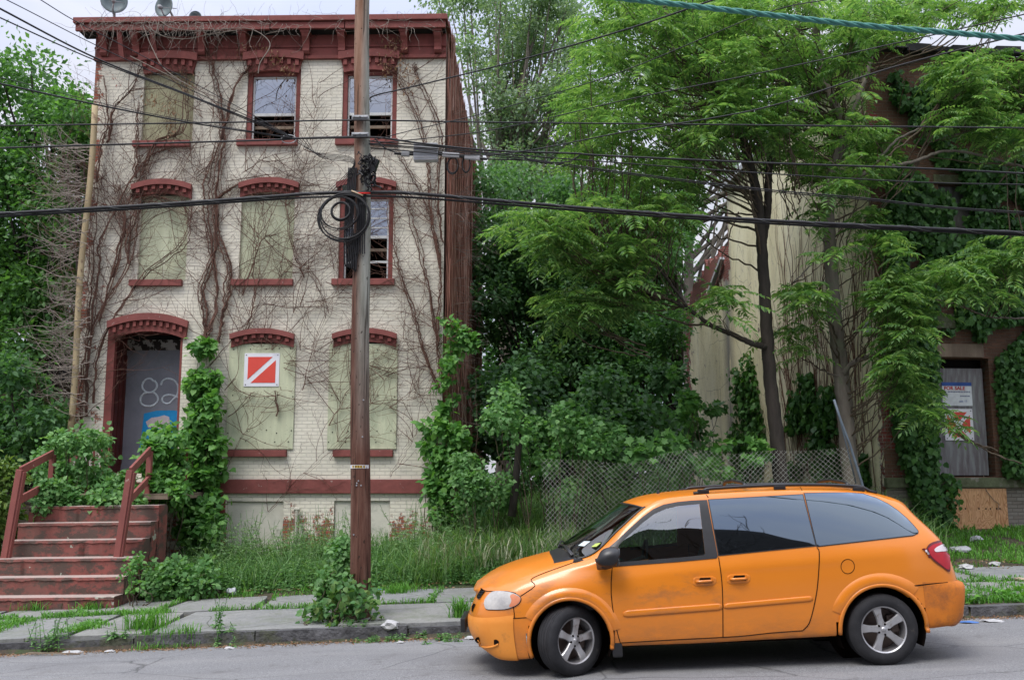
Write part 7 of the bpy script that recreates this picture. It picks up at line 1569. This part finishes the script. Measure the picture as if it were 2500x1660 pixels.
# ================================================================ bare creepers on the cream house
M_dv = pm('dry_creeper', (.165, .085, .06), (.085, .045, .035), 12, .9, 0)
M_dv2 = pm('grey_dry_twig', (.30, .26, .22), (.20, .165, .14), 12, .9, 0)
FL = np.array([1, .15, 1.0])
SGN = (P(590, 855, YF)[0], P(690, 855, YF)[0], P(600, 952, YF)[2], P(600, 856, YF)[2])
def creeper(label, stems, nbr, seed, spread=1.0, name='bare_creeper', r0=.022, hair=60, mat=None, brL=(1.0, 2.6), Yo=19.93, up=.03, leanx=0.0):
    """stems: picture polylines on the wall; side shoots fan out and fork"""
    lines = []
    for st in stems:
        L = np.array([P(x*1.0589, y*1.0589, Yo) for x, y in st]); L = spline(L, 10); L[:, 0] += rng.normal(0, .012, len(L)); m = len(L)
        for s_ in range(3):
            o_ = np.cumsum(rng.normal(0, .012, (m, 3)), 0)*np.array([1, .2, .6]); o_ -= np.linspace(0, 1, m)[:, None]*o_[-1]*.3; q_ = L+o_; q_[:, 1] = Yo-.01-.02*s_; lines.append((q_, np.linspace(r0*(.95-.25*s_), r0*.35, m)))
        for _ in range(int(hair*m/10)):          # shaggy rootlets
            i = rng.integers(0, m); a = rng.uniform(0, 2*np.pi); p = wander(L[i], (math.cos(a), -.1, math.sin(a)-.3), rng.uniform(.05, .20), .03, .3, flat=FL); p[:, 1] = np.minimum(p[:, 1], Yo); lines.append((p, np.linspace(.004, .0015, len(p))))
        for _ in range(nbr):
            i = rng.integers(0, m); t_ = L[min(i+1, m-1)]-L[max(i-1, 0)]; t_ /= max(np.linalg.norm(t_), 1e-6); sg = rng.choice([-1, 1])*spread
            d = t_*rng.uniform(.2, 1.1)+np.array([sg*t_[2], 0, -sg*t_[0]])*rng.uniform(.5, 1.3)+np.array([leanx, 0, 0]); ll_ = rng.uniform(*brL); rb_ = rng.uniform(.004, .010)
            p = wander(L[i], d, ll_, .07, .075, (0, 0, up), FL); p[:, 1] = Yo-.012-.03*np.abs(np.sin(np.arange(len(p))*.21+i)); lines.append((p, np.linspace(rb_, .002, len(p))))
            for _ in range(int(ll_*2.4)):
                j = rng.integers(1, len(p)); tt = p[min(j+1, len(p)-1)]-p[j-1]; tt /= max(np.linalg.norm(tt), 1e-6); s2 = rng.choice([-1, 1]); dd = tt+np.array([s2*tt[2], 0, -s2*tt[0]])*rng.uniform(.4, 1.2)
                q_ = wander(p[j], dd, rng.uniform(.2, ll_*.42), .06, .10, (0, 0, up), FL); q_[:, 1] = Yo-.01-.02*rng.random(); lines.append((q_, np.linspace(rb_*.5, .0024, len(q_))))
                for _ in range(2):
                    k = rng.integers(0, len(q_)); a = rng.uniform(0, 2*np.pi); u_ = wander(q_[k], (math.cos(a), 0, math.sin(a)), rng.uniform(.06, .22), .04, .25, flat=FL); u_[:, 1] = Yo-.01; lines.append((u_, .0024))
    lines = [(p, r) for p, r in lines if p[:, 0].min() > XL-1.2 and p[:, 0].max() < XR+.05 or True]
    cut = []
    for p, r in lines:
        r = np.broadcast_to(r, (len(p),)); ok = ~((p[:, 0] > SGN[0]) & (p[:, 0] < SGN[1]) & (p[:, 2] > SGN[2]) & (p[:, 2] < SGN[3])) & (p[:, 0] < XR+.03) & (p[:, 2] < 11.9) & (p[:, 2] > .3); e_ = len(p) if ok.all() else int(np.argmin(ok))
        if e_ > 1: cut.append((p[:e_], r[:e_]))
    V, Fx = tubes(cut, 3); o = mk(name, V, Fx, mat or M_dv); tagp(o, label, 'vine', 'bare creepers on the cream house'); return o
creeper('thickest shaggy bare creeper rising between the first and second window columns to the cornice', [[(480, 800), (478, 730), (468, 660), (495, 570), (492, 460), (512, 330), (508, 240), (486, 150), (470, 90)], [(505, 790), (522, 700), (530, 620), (505, 540), (498, 470)], [(465, 800), (500, 700), (480, 560), (470, 440), (500, 330)], [(512, 320), (540, 200), (575, 150)], [(500, 460), (540, 430), (600, 410)]], 13, 1, hair=100, r0=.03)
creeper('dark dense bare creeper over the left window column of the cream house', [[(190, 990), (192, 850), (230, 720), (300, 610), (315, 500), (330, 440)], [(215, 930), (240, 780), (330, 640), (420, 560), (440, 470)], [(200, 900), (225, 640), (240, 540), (330, 380), (400, 340)], [(230, 740), (280, 560), (290, 470), (340, 400)], [(300, 610), (305, 540), (340, 460), (420, 470)], [(260, 640), (290, 520), (270, 430)], [(200, 960), (205, 760), (215, 560), (220, 420)]], 24, 2, hair=45, brL=(.8, 2.4), leanx=.15)
creeper('bare creeper crossing the upper left boarded window', [[(330, 400), (360, 330), (420, 300), (430, 220), (425, 160)], [(315, 410), (320, 330), (325, 240)], [(225, 420), (235, 330), (250, 280), (240, 180)], [(250, 330), (265, 250), (310, 200), (330, 150)]], 13, 3, hair=30, brL=(.5, 1.5))
creeper('bare creeper climbing over the middle pale board', [[(565, 790), (585, 690), (592, 600), (600, 520), (606, 460)], [(640, 960), (632, 850), (628, 790)], [(700, 640), (670, 540), (660, 430)], [(560, 680), (600, 560), (640, 540)]], 13, 4, hair=26, r0=.014)
creeper('bare creeper fanning over the right corner of the front wall up to the cornice', [[(1012, 900), (985, 830), (960, 740), (930, 640), (912, 560), (905, 460)], [(1018, 880), (1010, 760), (1015, 640), (1000, 520), (960, 420), (915, 340)], [(1010, 800), (990, 660), (960, 540), (940, 450)], [(1015, 620), (990, 470), (985, 360), (965, 260), (930, 190), (900, 150)], [(1020, 560), (1005, 440), (1010, 300), (960, 180), (955, 150)]], 22, 5, hair=46, brL=(.6, 1.9))
creeper('fine network of thin bare shoots between the first and second floor windows', [[(520, 900), (640, 760), (760, 640), (800, 560)], [(470, 860), (600, 700), (700, 560), (740, 440)], [(700, 900), (740, 760), (800, 640)], [(760, 980), (830, 860), (930, 780)], [(530, 960), (620, 880), (700, 800)]], 20, 6, hair=0, r0=.008, brL=(.9, 2.6), leanx=.25, up=.02)
creeper('fine web of shoots between the upper windows', [[(520, 420), (640, 400), (760, 380), (900, 360)], [(690, 430), (720, 300), (740, 180)], [(560, 400), (620, 360), (700, 345)], [(450, 420), (470, 330), (460, 180)]], 17, 7, hair=0, r0=.006, brL=(.6, 1.9))
creeper('thin shoots spreading over the lower boards and the basement wall', [[(520, 1090), (560, 1000), (650, 900)], [(620, 1180), (700, 1090), (800, 1000)], [(900, 1100), (960, 1000), (1000, 930)], [(760, 1060), (850, 940), (900, 850)], [(900, 940), (960, 900), (1005, 860)]], 12, 8, hair=0, r0=.006, brL=(.5, 1.7), leanx=.15)
# the tangle leaning out past the left corner
lines = []
for k in range(210):
    p0 = P(random.uniform(165, 215)*1.0589, random.uniform(330, 960)*1.0589, random.uniform(19.3, 20.3)); d = np.array([-random.uniform(.5, 1.2), random.uniform(-.5, .4), random.uniform(-.55, .25)]); L_ = random.uniform(.4, 1.3)*(1.15 if 560 < 1 else 1)
    p = wander(p0, d, L_, .06, .09, (0.004, 0, .055)); lines.append((p, np.linspace(.010, .0035, len(p))))
    for _ in range(4):
        j = rng.integers(1, len(p)); q_ = wander(p[j], (p[j]-p[j-1])*12+rng.normal(0, .7, 3), rng.uniform(.15, .5), .05, .14, (0, 0, .06)); lines.append((q_, np.linspace(.004, .0024, len(q_))))
V, Fx = tubes(lines, 3); tagp(mk('twig_tangle', V, Fx, M_dv2), 'grey bare twig tangle bulging out past the left corner of the cream house', 'vine')
lines = []
for k in range(230):
    x = random.choice([random.uniform(190, 620), random.uniform(190, 480), random.uniform(190, 1035)]); p0 = P(x*1.0589, random.uniform(42, 66)*1.0589, 19.5); 
    p = wander(p0, (random.uniform(-1, 1), -.35, random.uniform(-1.2, .25)), random.uniform(.25, 1.0), .045, .16, (0, .01, -.03)); p[:, 1] = np.clip(p[:, 1], 19.3, 19.66); lines.append((p, np.linspace(.0055, .002, len(p))))
for k in range(40):
    x = random.uniform(200, 1000); p0 = P(x*1.0589, 40, 19.7); lines.append((wander(p0, (random.uniform(-.7, .7), -.1, 1), random.uniform(.1, .45), .04, .12), .0022))
for pts in ([(370, 50), (400, 66), (470, 72), (570, 66), (622, 100), (600, 145), (595, 170)], [(330, 60), (350, 110), (380, 160), (440, 200), (500, 225)], [(335, 60), (380, 85), (430, 90), (480, 80), (545, 70)], [(300, 130), (340, 150), (420, 190)]):
    lines.append((spline([P(x*1.0589, y*1.0589, 19.4) for x, y in pts], 8), .012))
V, Fx = tubes(lines, 3); tagp(mk('cornice_twigs', V, Fx, M_dv2), 'pale dead twigs trailing over the cornice and gutter', 'vine')
n = 420; cl = [P(x*1.0589, y*1.0589, 19.85) for x, y in [(640, 130), (655, 160), (610, 120), (900, 125), (890, 150), (930, 165), (905, 90), (560, 110), (430, 190), (400, 300), (350, 230), (920, 110), (390, 250), (940, 190)]]
pos, d, _i = clumpy(cl, np.full((len(cl), 3), .26), 30); pos[:, 1] = 19.85+rng.uniform(-.05, .05, len(pos)); D_ = rng.normal(0, .5, (len(pos), 3)); D_[:, 2] -= .9; V, Fx = leafgeo(pos, D_, rng.normal(0, 1, (len(pos), 3)), rng.uniform(.05, .11, len(pos)), .4)
tagp(mk('withered_leaves', V, Fx, L_dry), 'withered brown leaves hanging from the top floor window hoods', 'dead leaves')
# thick curtain of stems over the side wall
lines = []
for k in range(1500):
    y = YF+.05+(YB-YF)*random.random()**1.3; zt = sl_-(sl_-sb)*(y-YF)/(YB-YF)+random.uniform(-.5, .1); z0 = random.choice([.4, .4, random.uniform(.4, 8)]); z1 = min(zt, z0+random.uniform(2, 9)); n = max(5, int((z1-z0)/.35)); off = random.uniform(.02, .16)
    zz = np.linspace(z0, z1, n); yy = y+np.cumsum(rng.normal(0, .02, n)); xx = XR+off+rng.normal(0, .012, n); lines.append((np.stack([xx, yy, zz], 1), np.linspace(.018, .008, n)*random.uniform(.5, 1.3)))
V, Fx = tubes(lines, 4); t = NT('curtain_stems'); rn = t.n('NewGeometry').outputs['Random Per Island']; c = t.ramp(rn, (0, (.17, .075, .055)), (.6, (.32, .16, .12)), (1, (.42, .28, .23))); M_cs = t.done(c, .95, None, .1)
o = mk('stem_curtain', V, Fx, M_cs); tagp(o, 'thick curtain of brown creeper stems hanging down the side wall of the cream house', 'vine')
lines = []
for k in range(150):
    p0 = (XR+.12, random.uniform(20, 23), random.uniform(2, 11)); lines.append((wander(p0, (1, -.3, random.uniform(-.2, .3)), random.uniform(.3, 1.3), .06, .12, (0, 0, -.01)), .0035))
V, Fx = tubes(lines, 3); tagp(mk('stray_shoots', V, Fx, M_dv2), 'thin stray shoots sticking out from the stem curtain on the side wall', 'vine')
# ================================================================ houses across the street (behind the camera; they show in the van windows)
ac = thing('opposite_house', 'tall dark shingled house across the street, mirrored in the van windows', 'house', (3, -9, 0))
M_sh = pm('dark_shingle', (.05, .042, .036), (.03, .026, .024), 4, .9, .4, 20)
MB().box(-4.5, 11, -16, -7, -.5, 11.2).build('wall', M_sh, ac)
MB().prism([(-5, 11.2), (11.5, 11.2), (6, 13.8), (3, 13.8)], -16, -6.8).build('roof', M_sh, ac)
rbox('chimney', M_sh, ac, -2.9, -1.0, -9, -7.6, 11.0, 13.6)
for x in (1.0, 6.0): MB().box(x, x+1.3, -6.99, -6.94, 7.4, 9.0).build('window', M_white, ac)

st_ = thing('street_tree', 'sparse leafy tree across the street, its branches mirrored in the van glass', 'tree', (5.5, -5.5, 0))
MB().tube([(5.5, -5.5, -.2), (5.4, -5.3, 3), (5.0, -4.6, 6), (4.4, -4.0, 8.5), (3.6, -3.6, 11)], [.22, .18, .13, .08, .03], 10).build('trunk', M_barkd, st_, smooth=True)
lines = []
for k in range(46):
    f = random.uniform(0, 1); p = wander((5.2-1.4*f, -5.0+1.2*f, 5.0+5.5*f), (rng.normal(-.3, .9), rng.normal(.2, .8), rng.uniform(-.1, .6)), random.uniform(1.5, 4.0), .18, .16); lines.append((p, np.linspace(.05, .012, len(p))))
    for _ in range(5): j = rng.integers(1, len(p)); q_ = wander(p[j], (p[j]-p[j-1])*6+rng.normal(0, .7, 3), random.uniform(.5, 1.4), .14, .2); lines.append((q_, np.linspace(.018, .006, len(q_))))
V, Fx = tubes(lines, 4); mk('branches', V, Fx, M_barkd, st_)
